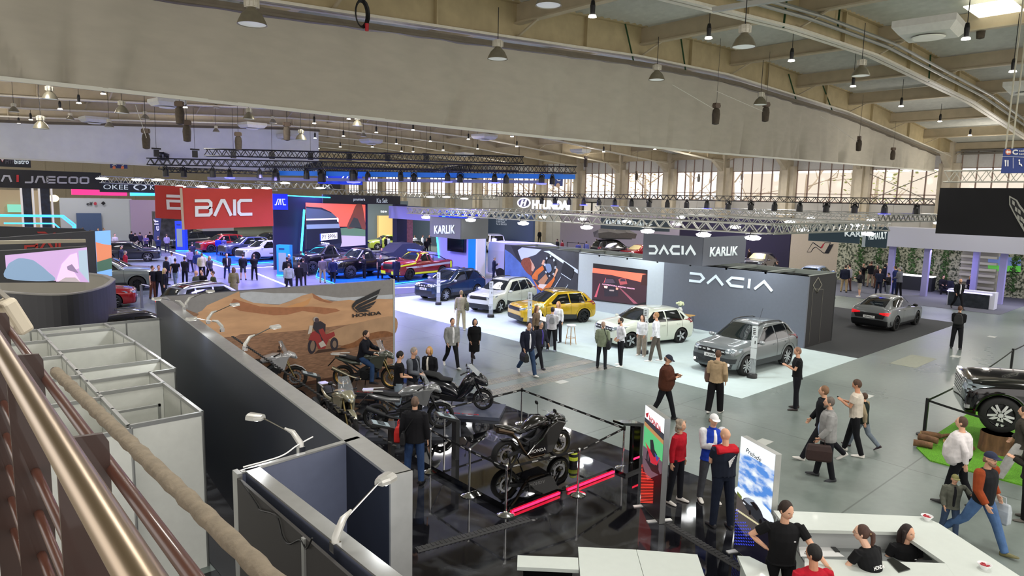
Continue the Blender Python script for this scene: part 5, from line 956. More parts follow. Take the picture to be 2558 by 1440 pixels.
glyphs([('bB',1.05),('bA',1.1),('bI',.18),('bC',.95)],PY(32.98),[(60,628),(176,620),(60,605)],M('#a82c24',.5),o,w=.22,gap=.12)
art('desert_picture',PY(32.97),[(e_('#7db0e8',.7),[(237,578),(276,576),(280,690),(243,690)]),(e_('#d88460',.7),[(239,605),(256,610),(278,613),(279,645),(242,655)]),(e_('#4a6a58',.6),[(242,655),(279,644),(280,672),(243,680)])],o)
o=panelwall('rear dark stand wall with the tops of red letters','stand_wall');pd=PY(40);v_=[pd.at(*pd.px(*q))for q in((-5,600),(250,600),(208,572),(-5,566))];b=B();b.add(v_+[q+V((0,.3,0))for q in v_],[(0,1,2,3),(7,6,5,4),(0,4,5,1),(1,5,6,2),(2,6,7,3),(3,7,4,0)]);b.build('panel',M('#303133',.6),o)
art('red_letters',PY(39.97),[(M('#a82c24',.5),[(92,579),(112,579),(120,584),(95,583)]),(M('#a82c24',.5),[(133,582),(138,581),(141,585),(131,585)])],o)
o=panelwall('black fascia with silver JAECOO letters and a red bar','stand_fascia');B().b2((2.5,60,5.75),(11.4,60.4,7.05)).build('fascia',M('#121114',.5),o)
glyphs([('jA',.9)],PY(59.97),[(3,454),(29,455),(3,438)],M('#a5a5ac',.4,.3),o,w=.26);glyphs([('jJ',.75),('jA',.9),('jE',.8),('bC',.9),('jO',.9),('jO',.9)],PY(59.97),[(62,457),(222,459),(62,440)],M('#a5a5ac',.4,.3),o,w=.25,gap=.18);art('red_bar',PY(59.85),[(M('#b02428',.5),[(41,437),(47,437),(47,455),(41,455)])],o)
for i,x in enumerate((49,78,94,125)):a=onY(x,470,60);tag(B().b2((a.x,59.9,0),(a.x+.12,60,5.75)).build('light_pole',M('#d8d4d0',.4,emit=.4)),'thin pale pole under the black fascia, %s from the left'%WD[i],'pole','thin pale poles under the black fascia')
for i,(x,x2)in enumerate(((53,77),(97,123))):a,c=onY(x,470,60.3),onY(x2,470,60.3);tag(B().b2((a.x,60.3,0),(c.x,60.7,5.75)).build('dark_column',M('#1a2436',.3,noise=.6,scale=3)),['left dark marbled column under the black fascia','right dark marbled column under the black fascia'][i],'column')
NE=M('#2a7cff',.3,emit=5)
for pts,l in[([(-5,537),(158,539),(188,562),(188,575),(190,590)],'upper neon blue rail line'),([(-5,540),(154,542),(183,565),(184,590)],'second neon blue rail line'),([(10,558),(135,559),(152,573)],'lower neon blue rail line')]:
 b=B();q=[onY(x,y,44)for x,y in pts];
 for a,c in zip(q,q[1:]):b.bar(a,c,.07)
 tag(b.build('neon_line',NE),l+' at left','neon line')
o=empty('hanging_sign',(0,0,0),0,'black bistro sign at the left edge under the pale curtain','sign','hanging brand signs');pb_=PY(70);a,c=pb_.px(-5,416),pb_.px(76,395);B().b2((a[0],70,a[1]),(c[0],70.2,c[1])).build('sign_panel',M('#232226',.5),o);text('MTP',PY(69.97),[(14,409),(35,409),(14,400)],M('#77737a',.5),o,thick=0);text('bistro',PY(69.97),[(36,410),(72,410),(36,398)],WH2,o,thick=0,bold=.02);art('badge',PY(69.96),[(M('#c23a2a',.5),[(0,395),(12,395),(6,406)]),(WHITE,[(2,397),(10,397),(6,404)])],o)
o=empty('hanging_sign',(0,0,0),0,'twin blue hall signs 5A and 5 on the far wall','sign','hanging brand signs');pb_=PY(100);a,c=pb_.px(276,420),pb_.px(318,406);B().b2((a[0],100,a[1]),(c[0],100.2,c[1])).build('sign_panel',M('#1f2a66',.5),o);text('5A',PY(99.95),[(280,414),(291,414),(280,407)],WHITE,o,thick=0);text('5',PY(99.95),[(304,414),(310,414),(304,407)],WHITE,o,thick=0);art('badge',PY(99.9),[(M('#c9704e',.5),circ(285,419,4)),(M('#c9704e',.5),circ(306,419,4))],o)
o=empty('hanging_sign',(0,0,0),0,'dark sign with a white oval ring left of the red banners','sign','hanging brand signs');pb_=PY(62);a,c=pb_.px(250,480),pb_.px(400,455);B().b2((a[0],62,a[1]),(c[0],62.2,c[1])).build('sign_panel',M('#20262e',.5),o);art('emblem',PY(61.95),[(WH2,circ(350,468,17,8)),(M('#20262e',.5),circ(350,468,13,5)),(M('#20262e',.5),circ(350,469,6,7))],o,step=.02)
text('OKEE',PY(61.95),[(258,473),(320,474),(258,461)],WH2,o,thick=0);text('K',PY(61.95),[(375,474),(385,474),(375,462)],WH2,o,thick=0)
tag(B().b2(*[tuple(q)for q in(onY(180,487,75),onY(315,473,75.3))]).build('pink_light_panel',M('#ff3a86',.4,emit=.9)),'bright pink illuminated strip behind the black fascia','light panel');tag(B().bar(onY(325,484,70),onY(390,484,70),.1,.4).build('light_line',NE),'blue line of light below the ring sign','light line')
o=(text('IX',PY(60),[(806,471),(826,471),(806,461)],WH2,tag(B().b2((onY(800,475,60.1).x,60.1,onY(800,475,60.1).z),(onY(850,458,60.1).x,60.2,onY(850,458,60.1).z)).build('hanging_sign',M('#15151a',.5)),'small black sign reading IX below the long blue sign','sign','hanging brand signs'),thick=0,bold=.03),panelwall('pale far wall with elf lettering and a grey screen'))[1];B().b2((12.2,85,0),(19,85.3,4.8)).build('panel',M('#b4bac2',.6),o);B().b2((18.8,84.9,0),(21.8,85.2,4.7)).build('lilac_picture',M('#a894b8',.6),o);text('elf',PY(84.9),[(216,513),(232,513),(216,505)],BLACK,o,thick=0,bold=.02);B().b2((13.6,84.7,1.2),(15.9,84.9,3.2)).build('grey_screen',M('#3f5070',.4,emit=.2),o);art('badge',PY(84.8),[(M('#b03a4c',.5),circ(238,509,4)),(BLACK,[(252,508),(258,503),(264,508),(258,513)])],o)
tag(B().b2((19.5,77,0),(23,79,3.6)).build('rock_wall',M('#4c4c50',.9,noise=.5,scale=2,bump=1)),'rough grey rock wall beside the far group','rock wall')
o=empty('roof_camper',(23,74,0),0,'pale box shaped camper cabin with an arched window','camper');B().b2((0,0,1.7),(3.2,2,3.1)).build('cabin',M('#a8a090',.6),o);B().b2((-.1,-.1,3.1),(3.4,2.1,3.3)).build('roof',M('#3a3e60',.5),o);B().b2((1.5,-.03,2.1),(2.0,0,2.7)).build('window',M('#4a3020',.5),o);B().b2((0,0,.4),(3.6,2,1.7)).build('vehicle_body',M('#15161c',.3),o)
o=empty('beach_flag',(0,0,0),0,'dark blue feather flag with elf lettering left of the red banners','flag');art('flag_cloth',PY(70),[(M('#2b3350',.7),[(384,600),(396,600),(402,555),(402,538),(394,528),(388,540),(386,570)],1)],o,thick=.03);text('elf',Plane((0,69.9,0),(1,0,0)),[(398,577),(395,548),(387,577)],WHITE,o,thick=0)
p=gp(190,580);tag(B().b2((-1,-.4,0),(1,.4,1.05)).build('counter',M('#c9ccd0',.5),loc=(gp(205,585).x,gp(205,585).y,0)),'white counter among the far visitors','counter')
p=gp(355,770);o=empty('sign_post',(p.x,p.y,0),0,'grey post with a tilted white card near the red car','sign post');B().b2((-.05,-.05,0),(.05,.05,1.15)).build('post',M('#6f7276',.5),o);B().box((.2,0,1.13),(.35,.3,.02),mx=Matrix.Rotation(.3,3,'Y')).build('card',WHITE,o)
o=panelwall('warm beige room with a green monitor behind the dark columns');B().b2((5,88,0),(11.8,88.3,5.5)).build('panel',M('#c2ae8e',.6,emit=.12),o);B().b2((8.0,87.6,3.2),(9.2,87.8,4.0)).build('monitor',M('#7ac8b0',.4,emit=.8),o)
o=empty('shell_lamp',tuple(onY(134,496,80)),0,'warm glowing hanging shell lamp right of the dark columns','lamp');b=B();b.sph((0,0,0),.45,12,8,(1,1,.8));b.build('shade',M('#ffd9a0',.5,emit=2.5),o)
def project_patch(bvh,poly,axis,sgn,off,th=.0,maxe=.09):
 """lay a polygon on the body: axis 'Y' polygon in (x,z) cast from the side, 'X' polygon in (y,z) from the front/back, 'Z' polygon in (x,y) from above"""
 bm=bmesh.new();vs=[]
 mk={'Y':lambda a,c:V((a,sgn*3,c)),'X':lambda a,c:V((sgn*6,a,c)),'Z':lambda a,c:V((a,c,4))}[axis]
 dr={'Y':V((0,-sgn,0)),'X':V((-sgn,0,0)),'Z':V((0,0,-1))}[axis]
 vv=[bm.verts.new(mk(a,c))for a,c in poly];bm.faces.new(vv)
 bmesh.ops.triangulate(bm,faces=bm.faces[:])
 for _ in range(5):
  es=[e for e in bm.edges if e.calc_length()>maxe]
  if not es:break
  bmesh.ops.subdivide_edges(bm,edges=es,cuts=1,use_grid_fill=False);bmesh.ops.triangulate(bm,faces=[f for f in bm.faces if len(f.verts)>3])
 last=None
 for v in bm.verts:
  loc,nor,i,d=bvh.ray_cast(v.co,dr)
  if loc is None:
   loc,nor,i,d=bvh.find_nearest(v.co+dr*{'Y':2.1,'X':3.8,'Z':2.6}[axis])
   v.co=loc+nor*off;continue
  v.co=loc+nor*off
 if th:
  r=bmesh.ops.solidify(bm,geom=bm.faces[:],thickness=th)
 vs=[tuple(v.co)for v in bm.verts];bm.verts.index_update();fs=[tuple(v.index for v in f.verts)for f in bm.faces];bm.free();return vs,fs
BODYCACHE={}
def car_body(sp):
 """sp: L, W, H, wb, wr (wheel radius), gc (ground clearance), st: stations (x, belt z, top z, half width factor, roof half-width or None, sill z)"""
 rings=[]
 W=sp['W']/2
 for x,zb_,zt,wf,rw,zs in sp['st']:
  w=W*wf;cab=rw is not None
  if cab:top=[(w*.985,zb_-.1),(w*.95,zb_),((w*.95*.45+rw*.55),zb_+(zt-zb_)*.55),(rw,zt-.07),(rw-.1,zt-.012),(rw*.5,zt),(0,zt+.012)]
  else:top=[(w*.985,zb_-.1),(w*.95,zb_-.02),(w*.9,zb_+(zt-zb_)*.4),(w*.78,zb_+(zt-zb_)*.8),(w*.7,zt),(w*.4,zt+.008),(0,zt+.014)]
  h=zb_-zs
  half=[(0,zs),(w*.55,zs),(w*.9,zs+.0),(w*.965,zs+.07),(w,zs+h*.45)]+top
  ring=[V((x,y,z))for y,z in half]+[V((x,-y,z))for y,z in reversed(half[1:-1])]
  rings.append(ring)
 b=B();b.loft(rings)
 me=b.mesh('body');o=bpy.data.objects.new('tmp',me)
 md=o.modifiers.new('s','SUBSURF');md.levels=2;md.render_levels=2
 baked(o)
 cb=B();r=sp['wr']*sp.get('arch',1.16)
 for xw in(sp['wb']/2+sp.get('wo',0),-sp['wb']/2+sp.get('wo',0)):
  for s in(1,-1):
   rings=[[V((xw+r*math.cos(2*PI*k/28),yy*s,sp['wr']+r*math.sin(2*PI*k/28)))for k in range(28)]for yy in(W*.45,W*1.4)]
   cb.loft(rings if s<0 else rings[::-1])
 co=bpy.data.objects.new('cut',cb.mesh('cut'))
 md=o.modifiers.new('b','BOOLEAN');md.operation='DIFFERENCE';md.object=co;md.solver='EXACT'
 n0=len(o.data.polygons);TMP.collection.objects.link(co);baked(o);TMP.collection.objects.unlink(co)
 if len(o.data.polygons)<n0*.5:print('boolean failed',sp.get('name'))
 bpy.data.objects.remove(co)
 me=o.data;bpy.data.objects.remove(o)
 for p in me.polygons:
  c=p.center
  p.material_index=0
  for xw in(sp['wb']/2+sp.get('wo',0),-sp['wb']/2+sp.get('wo',0)):
   d=math.hypot(c.x-xw,c.z-sp['wr'])
   if d<r*1.01 and abs(c.y)<W*1.0:
    nn=p.normal;rad=V((c.x-xw,0,c.z-sp['wr']))
    if(rad.length>.01 and nn.dot(rad.normalized())<-.5 and d>r*.9)or abs(c.y)<W*.5:p.material_index=1
  if c.z<sp['gc']+.1:p.material_index=1 if c.z<sp['gc']+.02 else p.material_index
 me.shade_smooth()
 try:me.set_sharp_from_angle(angle=R(35))
 except Exception:pass
 bm=bmesh.new();bm.from_mesh(me);bvh=BVHTree.FromBMesh(bm);bm.free()
 return me,bvh
def wheel_meshes(r,w,style,rim_mat,key=[0]):
 """returns list of (name, mesh, mats, parentidx)"""
 rr=r*{'truck':.68,'off':.56}.get(style,.72)
 t=B().lathe([(rr,-w/2),(r*.93,-w/2),(r,-w*.36),(r,w*.36),(r*.93,w/2),(rr,w/2),(rr*.96,w*.3),(rr*.96,-w*.3),(rr,-w/2)],n=32,axis='Y',caps=False)
 if style=='off':
  for k in range(30):a=2*PI*k/30;t.box((r*math.cos(a),(w*.3)*(1 if k%2 else-1),r*math.sin(a)),(.05,w*.45,.03),mx=Matrix.Rotation(-a+PI/2,3,'Y'))
 n={'five':5,'duster':5,'multi':10,'aero':5,'truck':10,'off':8,'y':7}.get(style,6)
 s=B();yo=w*.47
 s.lathe([(rr,-w*.3),(rr*.985,w*.46),(rr*.93,w*.47),(rr*.9,w*.3),(rr*.9,-w*.3)],n=32,axis='Y',caps=False)
 hub=B()
 for k in range(n):
  a=2*PI*k/n;d=V((math.cos(a),0,math.sin(a)));e=V((-math.sin(a),0,math.cos(a)));w0,w1=rr*((.24 if style=='truck'else .12)if n>6 else .17),rr*((.17 if style=='truck'else .09)if n>6 else .13)
  if style=='duster':
   for sg in(1,-1):s.add([q+V((0,yy,0))for yy in(yo*.75,yo*.92)for q in(d*rr*.15,d*rr*.15+e*sg*w0,d*rr*.93+e*sg*rr*.32,d*rr*.93+e*sg*rr*.12)],[(0,1,2,3),(7,6,5,4),(0,4,5,1),(1,5,6,2),(2,6,7,3),(3,7,4,0)])
  elif style=='aero':
   for sg in(1,-1):s.add([q+V((0,yy,0))for yy in(yo*.75,yo*.92)for q in(d*rr*.2,d*rr*.35+e*sg*rr*.2,d*rr*.93+e*sg*rr*.1,d*rr*.93)],[(0,1,2,3),(7,6,5,4),(0,4,5,1),(1,5,6,2),(2,6,7,3),(3,7,4,0)])
  elif style in('truck','multi','y'):
   sg=1 if k%2 else-1
   s.add([q+V((0,yy,0))for yy in(yo*.7,yo*.95)for q in(d*rr*.15-e*w0*.5,d*rr*.15+e*w0*.5,d*rr*.93+e*(w1*.5+sg*rr*.1),d*rr*.93+e*(-w1*.5+sg*rr*.1))],[(0,1,2,3),(7,6,5,4),(0,4,5,1),(1,5,6,2),(2,6,7,3),(3,7,4,0)])
  else:
   s.add([q+V((0,yy,0))for yy in(yo*.7,yo*.92)for q in(d*rr*.12-e*w0,d*rr*.12+e*w0,d*rr*.93+e*w1,d*rr*.93-e*w1)],[(0,1,2,3),(7,6,5,4),(0,4,5,1),(1,5,6,2),(2,6,7,3),(3,7,4,0)])
 hub.add(*[*([[V((rr*.2*math.cos(2*PI*k/12),yo*.97,rr*.2*math.sin(2*PI*k/12)))for k in range(12)],[tuple(range(12))]])])
 dk=B();dk.loft([[V((rr*.9*math.cos(2*PI*k/24),yy,rr*.9*math.sin(2*PI*k/24)))for k in range(24)]for yy in(yo*.1,yo*.25)])
 return t.mesh('tyre'),s.mesh('rim'),hub.mesh('hub'),dk.mesh('disc')
def mirror_poly(p):return[(-a,c)for a,c in p]
def car(sp,loc,heading,label,cat='car',group=None,z=0,name='car',steer=0,key=None):
 key=key or sp['name']
 if key not in BODYCACHE:BODYCACHE[key]=car_body(sp)
 me,bvh=BODYCACHE[key]
 me=me.copy();W,L,H=sp['W']/2,sp['L'],sp['H'];wb,wr=sp['wb'],sp['wr'];wo=sp.get('wo',0)
 col=sp['col']if isinstance(sp['col'],bpy.types.Material)else paint(sp['col'],sp.get('met',.35))
 root=empty(name,(loc[0],loc[1],z),heading,label,cat,group)
 link('body',me,[col,DKPL],root)
 def patch(nm,mat,polys,off=.006,th=0,par=root,maxe=.1):
  b=B()
  for ax,sg,poly in polys:
   v,f=project_patch(bvh,poly,ax,sg,off,th,maxe);b.add(v,f)
  return b.build(nm,mat,par,smooth=True)
 for poly in sp['side_glass']:patch('side_window',GLASSD,[('Y',1,poly)]);patch('side_window',GLASSD,[('Y',-1,poly)])
 def gz(p):
  return p
 patch('windscreen',sp.get('wsmat',M('#141c1d',.04,coat=.8,spec=.8)),[('Z',1,sp['screen'])],.008)
 if sp.get('rear_glass'):patch('rear_window',GLASSD,[(sp.get('rg_axis','Z'),sp.get('rg_s',1),sp['rear_glass'])],.008)
 if sp.get('roofmat'):patch('roof_panel',sp['roofmat'],[('Z',1,sp['roofpoly'])],.007)
 cl=sp.get('clad');ro=wr*sp.get('arch',1.16)
 if cl:
  m=M(cl,.55,noise=.05)
  polys=[]
  for xw in(wb/2+wo,-wb/2+wo):
   ring=[(xw+ro*.99*math.cos(a),wr+ro*.99*math.sin(a))for a in[PI*i/14-.12 for i in range(15)]]
   k=sp.get('clw',1.2);rin=[(xw+ro*k*math.cos(a),wr+ro*k*.98*math.sin(a))for a in[PI*(14-i)/14-.12 for i in range(15)]]
   for i in range(14):a0,a1=ring[i],ring[i+1];c0,c1=rin[14-i],rin[13-i];polys.append([a0,a1,c1,c0])
  for sg in(1,-1):
   for i0 in(0,14):patch('wheel_arch_trim',m,[('Y',sg,p)for p in polys[i0:i0+14]],.012,.0,maxe=.2)
  si=[(-wb/2+wo+ro,sp['gc']+.04),(wb/2+wo-ro,sp['gc']+.04),(wb/2+wo-ro*1.1,sp['gc']+.04+sp.get('sillh',.17)),(-wb/2+wo+ro*1.1,sp['gc']+.04+sp.get('sillh',.17))]
  for sg in(1,-1):patch('sill_trim',m,[('Y',sg,si)],.012)
  patch('front_lower_trim',m,[('X',1,[(-W*.8,sp['gc']+.04),(W*.8,sp['gc']+.04),(W*.86,sp['gc']+.24),(-W*.86,sp['gc']+.24)])],.01)
  patch('rear_lower_trim',m,[('X',-1,[(-W*.8,sp['gc']+.05),(W*.8,sp['gc']+.05),(W*.84,sp['gc']+.32),(-W*.84,sp['gc']+.32)])],.01)
 for nm,mat,polys in sp.get('patches',[]):
  for pp in polys:patch(nm,mat,[pp],.012)
 seams=[]
 for sg in(1,-1):
  for x,z0,z1 in sp.get('doors',[]):seams.append(('Y',sg,[(x-.006,z0),(x+.006,z0),(x+.006-.02,z1),(x-.006-.02,z1)]))
 if seams:patch('door_gap',BLACK,seams,.004)
 for sg in(1,-1):
  for x,z in sp.get('handles',[]):
   loc_,nor,i,d=bvh.ray_cast(V((x,sg*3,z)),V((0,-sg,0)))
   if loc_:B().box((x,loc_.y+sg*.015,z),(.17,.03,.03)).build('door_handle',sp.get('handmat',col),root,bev=.008)
 for sg in(1,-1):
  x,z=sp['mirror'];loc_,nor,i,d=bvh.ray_cast(V((x,sg*3,z)),V((0,-sg,0)));y=(loc_.y if loc_ else sg*W*.9)
  b=B();b.bar((x,y-sg*.03,z-.02),(x+.0,y+sg*.1,z),.05,.03);b.build('mirror_stem',BLACK,root)
  B().sph((x+.01,y+sg*.17,z+.03),1,10,8,(.07,.12,.075)).build('side_mirror',sp.get('mirmat',col),root,smooth=True)
 y0=W*sp.get('track',.985)-.12
 t,s,h,d=wheel_meshes(wr,.23 if wr<.4 else .27,sp.get('rim','five'),None)
 rmat=sp.get('rimmat',STEEL)
 first=True
 for xw in(wb/2+wo,-wb/2+wo):
  for sg in(1,-1):
   e=bpy.data.objects.new('wheel',t);COL.objects.link(e);e.parent=root;e.location=(xw,y0*sg,wr);e.rotation_euler=(0,0,(0 if sg>0 else PI)+(steer if xw>0 else 0))
   if first:t.materials.append(TYRE);t.shade_smooth();s.materials.append(rmat);h.materials.append(rmat if sp.get('rim')!='five'else CHROME);d.materials.append(M('#16181a',.5));first=False
   for nm,mm in(('rim',s),('hub_cap',h),('brake_disc',d)):
    c=bpy.data.objects.new(nm,mm);COL.objects.link(c);c.parent=e
 if sp.get('rails'):
  x0,x1,y,z,mt=sp['rails'];y*=.84
  for sg in(1,-1):
   p=[]
   for i in range(9):
    x=x0+(x1-x0)*i/8;l=bvh.ray_cast(V((x,sg*y,4)),V((0,0,-1)))[0];p.append((x,sg*y,(l.z if l else z)+(0 if i in(0,8)else .05)))
   B().tube(p,.022,6).build('roof_rail',mt,root,smooth=True)
 if sp.get('plate'):
  tx,zp,fr=sp['plate'][:3];sgn=1 if fr else-1
  loc_,nor,i,dd=bvh.ray_cast(V((sgn*6,0,zp)),V((-sgn,0,0)))
  xx=loc_.x+sgn*.02;po=B().box((xx,0,zp),(.012,.52,.12)).build('number_plate',M('#e9ebe8',.4),root)
  plp=Plane((xx+sgn*.007,0,zp),(0,sgn,0));plp.n=V((sgn,0,0));
  text(tx,plp,[(-.19,-.035),(.19,-.035),(-.19,.035)],M('#15171a',.5),po,px=False,thick=.002,off=.002,bold=.02)
 if sp.get('antenna'):x,z=sp['antenna'];B().tube([(x,0,z-.02),(x-.18,0,z+.38)],.006,5).build('antenna',BLACK,root)
 for f in sp.get('extra',[]):f(root,bvh,sp)
 return root
def X2(p):return[(-a,c)for a,c in p][::-1]
def both(ax,poly):
 return[(ax,1,poly),(ax,-1,poly)]if ax=='Y'else None
def lr(s,poly):return[('X',s,poly),('X',s,X2(poly))]
LAMP=M('#98a4aa',.08,.5,coat=.6,emit=.04);LAMPON=M('#f4f2dc',.2,emit=2.2);TAILR=M('#c0141c',.2,coat=.5,emit=.9);TAILD=M('#7c1519',.2,coat=.5)
GRILLE=M('#121416',.35)
def suv(name,L,W,H,wb,wr,gc,col,**k):
 """boxy SUV; returns spec"""
 h=L/2;bz=k.pop('bz',H*.6);hz=k.pop('hz',bz+.02);rw=k.pop('rw',W*.36);cowl=k.pop('cowl',.38);wst=k.pop('wst',.27);tail=k.pop('tail',.94);nose=k.pop('nose',.82)
 ro=k.pop('rear_over',None)
 xc=h*cowl+.15;xw=xc-H*wst*1.55-.12
 xr=-h*tail+.25
 st=[(h,bz-.26,bz-.17,.62,None,gc+.16),(h-.04,bz-.18,bz-.08,nose,None,gc+.06),(h-.16,bz-.1,bz-.0,.94,None,gc+.01),(h*.72,bz-.05,hz+.02,.985,None,gc),(xc+.25,bz-.02,hz+.045,1,None,gc),(xc,bz,hz+.075,1,None,gc),(xc-.12,bz,hz+.16,1,rw*1.18,gc),(xw+.05,bz+.0,H-.065,1,rw*1.02,gc),(xw-.18,bz,H-.012,1,rw,gc),(0-.3,bz+.01,H,1,rw,gc),(xr+.55,bz+.02,H-.03,.995,rw*.98,gc),(xr+.12,bz+.03,H-.09,.98,rw*.94,gc),(xr-.06,bz+.03,H-.3,.965,rw*.98,gc+.01),(-h+.14,bz+.02,bz+.12,.95,rw*1.05,gc+.03),(-h+.03,bz-.08,bz-.02,.9,None,gc+.1),(-h,bz-.2,bz-.16,.8,None,gc+.2)]
 zt,zg=H-.13,bz+.03
 sg=[[(xc-.32,zg),(xw-.12,zt-.02),(xw-.62,zt),(xw-.66,zg)],[(xw-.73,zg),(xw-.70,zt),(xw-1.42,zt),(xw-1.5,zg)],[(xw-1.57,zg),(xw-1.5,zt),(xr+.34,zt-.04),(xr+.12,zg+.12),(xr+.25,zg+.02)]]
 s=dict(name=name,L=L,W=W,H=H,wb=wb,wr=wr,gc=gc,col=col,st=st,side_glass=sg,screen=[(xc-.1,-rw*1.12),(xc+.02,-rw*.6),(xc+.05,0),(xc+.02,rw*.6),(xc-.1,rw*1.12),(xw+.06,rw*.9),(xw+.04,-rw*.9)],rear_glass=[(-rw*.9,bz+.12),(rw*.9,bz+.12),(rw*.82,H-.14),(-rw*.82,H-.14)],rg_axis='X',rg_s=-1,mirror=(xc-.28,bz+.04),doors=[(xc-.1,gc+.2,bz),(xw-.7,gc+.2,zt),(xw-1.5,gc+.32,zt)],handles=[(xw-.5,bz-.1),(xw-1.3,bz-.09)])
 s['xc'],s['xw'],s['xr'],s['bz'],s['hz'],s['rwv']=xc,xw,xr,bz,hz,rw
 s['patches']=[('headlight',k.pop('lamp',LAMP),lr(1,[(W*.28,bz-.22),(W*.47,bz-.16),(W*.46,bz-.06),(W*.28,bz-.1)])),('grille',GRILLE,[('X',1,[(-W*.3,bz-.26),(W*.3,bz-.26),(W*.3,bz-.1),(-W*.3,bz-.1)])]),('tail_light',k.pop('tail_mat',TAILD),lr(-1,[(W*.36,bz-.12),(W*.47,bz-.1),(W*.45,bz+.1),(W*.38,bz+.08)]))]
 s.update(k);return s
def atwheels(front_px,rear_px,z=0,side=1,W=1.8,wb=2.65):
 """ground contacts of the two wheels nearest the camera -> centre and heading; side=+1 if the +Y side of the car faces the camera"""
 a,c=gp(*front_px,z),gp(*rear_px,z);d=(a-c);d.z=0;hd=math.atan2(d.y,d.x);n=V((-math.sin(hd),math.cos(hd),0));m=(a+c)/2-n*side*(W/2-.12)
 return(m.x,m.y),hd
CLG='#2a2d30'
def letters_front(root,bvh,sp):pass
def duster_face(root,bvh,sp):
 W=sp['W'];bz=sp['bz'];g=[]
 x=bvh.ray_cast(V((6,0,bz-.17)),V((-1,0,0)))[0].x
 b=B()
 for y in(-.62,-.45,-.28,.28,.45,.62):
  l=bvh.ray_cast(V((6,y,bz-.17)),V((-1,0,0)))[0];b.box((l.x+.03,y,bz-.165),(.02,.1,.035))
 for s in(1,-1):b.box((x+.03,s*.09,bz-.165),(.02,.13,.02));b.bar((x+.03,s*.03,bz-.165),(x+.03,s*.15,bz-.13),.02,.02);b.bar((x+.03,s*.03,bz-.165),(x+.03,s*.15,bz-.2),.02,.02)
 b.build('grille_badges',M('#d9dcdc',.3),root)
def bonnet_ribs(root,bvh,sp):
 b=B()
 for y in(-.42,.42):
  pts=[]
  for i in range(9):
   x=sp['xc']+.12+(sp['L']/2-.35-sp['xc']-.12)*i/8;l=bvh.ray_cast(V((x,y*(1-.12*i/8),4)),V((0,0,-1)))[0]
   if l:pts.append(l)
  if len(pts)>3:b.tube(pts,.03,6,flat=.35)
 b.build('bonnet_crease',sp['colm'],root,smooth=True)
def mk_duster():
 s=suv('duster',4.34,1.81,1.66,2.66,.355,.24,'#6c7274',clad=CLG,rim='duster',bz=1.03,rw=.62,mirmat=paint('#8d9192'),clw=1.26,sillh=.2,antenna=(-.75,1.66))
 s['colm']=paint('#6c7274');W=1.81
 s['rails']=(.35,-1.35,.63,1.69,M('#2a2c2e',.4));s['patches']+=[('bumper_trim',M(CLG,.55),[('X',1,[(-.82,.5),(.82,.5),(.84,.66),(-.84,.66)])]),('air_intake',GRILLE,[('X',1,[(-.5,.42),(.5,.42),(.55,.62),(-.55,.62)])]),('skid_plate',M('#4f5456',.5),[('X',1,[(-.55,.28),(.55,.28),(.6,.36),(-.6,.36)])])]
 s['plate']=('DUSTER',.68,True);s['extra']=[duster_face,bonnet_ribs,fog]
 return s
def fog(root,bvh,sp):
 for y in(-.66,.66):
  l=bvh.ray_cast(V((6,y,.45)),V((-1,0,0)))[0]
  if l:B().lathe([(0,0),(.05,0),(.05,.03),(0,.03)],(l.x,y,.45),14,'X').build('fog_light',M('#f2efe2',.2,emit=1.2),root)
c,hd=atwheels((1862,938),(1957,913),side=1,W=1.81)
car(mk_duster(),c,hd,'large grey off-road car with DUSTER on its plate, nearest on the white carpet')
s=suv('bigster',4.57,1.83,1.68,2.70,.36,.24,'#16304f',clad=CLG,rim='duster',bz=1.05,rw=.64,mirmat=paint('#a7abac'),clw=1.24)
s['colm']=paint('#16304f');s['rails']=(.4,-1.5,.65,1.71,M('#2a2c2e',.4));s['plate']=('BIGSTER',.72,True);s['extra']=[duster_face,bonnet_ribs];s['patches']+=[('air_intake',GRILLE,[('X',1,[(-.6,.4),(.6,.4),(.62,.62),(-.62,.62)])]),('running_light',LAMPON,lr(1,[(.3,.93),(.62,.93),(.62,.98),(.3,.98)]))]
c,hd=atwheels((1085,757),(1212,737),side=1,W=1.83,wb=2.7)
car(s,c,hd,'dark blue off-road car at the far left end of the white carpet')
s=suv('jogger',4.55,1.78,1.62,2.9,.33,.2,'#c9cec2',met=.05,clad=CLG,rim='aero',bz=.98,rw=.62,clw=1.16,sillh=.16)
s['colm']=paint('#c9cec2',.05);s['rails']=(.4,-1.6,.62,1.65,M('#3a3c3e',.4));s['extra']=[bonnet_ribs];s['patches']+=[('air_intake',GRILLE,[('X',1,[(-.6,.3),(.6,.3),(.62,.5),(-.62,.5)])]),('door_trim',M(CLG,.6),both('Y',[(-.75,.42),(.9,.4),(.9,.62),(.5,.52),(-.75,.44)]))]
c,hd=atwheels((1219,789),(1345,760),side=1,W=1.78,wb=2.9)
car(s,c,hd,'white long estate car with roof rails between the blue car and the yellow one')
YL=M('#c9a200',.25,.3,coat=1)
s=suv('stepway',4.1,1.78,1.54,2.6,.33,.2,YL,clad=CLG,rim='duster',bz=.95,rw=.6,clw=1.24,sillh=.2,rimmat=M('#1d1f21',.35,.4),tail=.93)
s['colm']=YL;s['rails']=(.3,-1.25,.58,1.58,M('#5c594a',.4));s['extra']=[bonnet_ribs];s['patches']+=[('air_intake',GRILLE,[('X',1,[(-.6,.3),(.6,.3),(.62,.5),(-.62,.5)])]),('door_trim',M(CLG,.6),both('Y',[(-.75,.42),(.8,.4),(.8,.56),(-.75,.44)]))]
c,hd=atwheels((1312,818),(1463,822),side=1,W=1.78)
c=gp(1385,806);hd_=PI+R(-4)
c,hd=atwheels((1312,818),(1461,800+19),side=1,W=1.78)
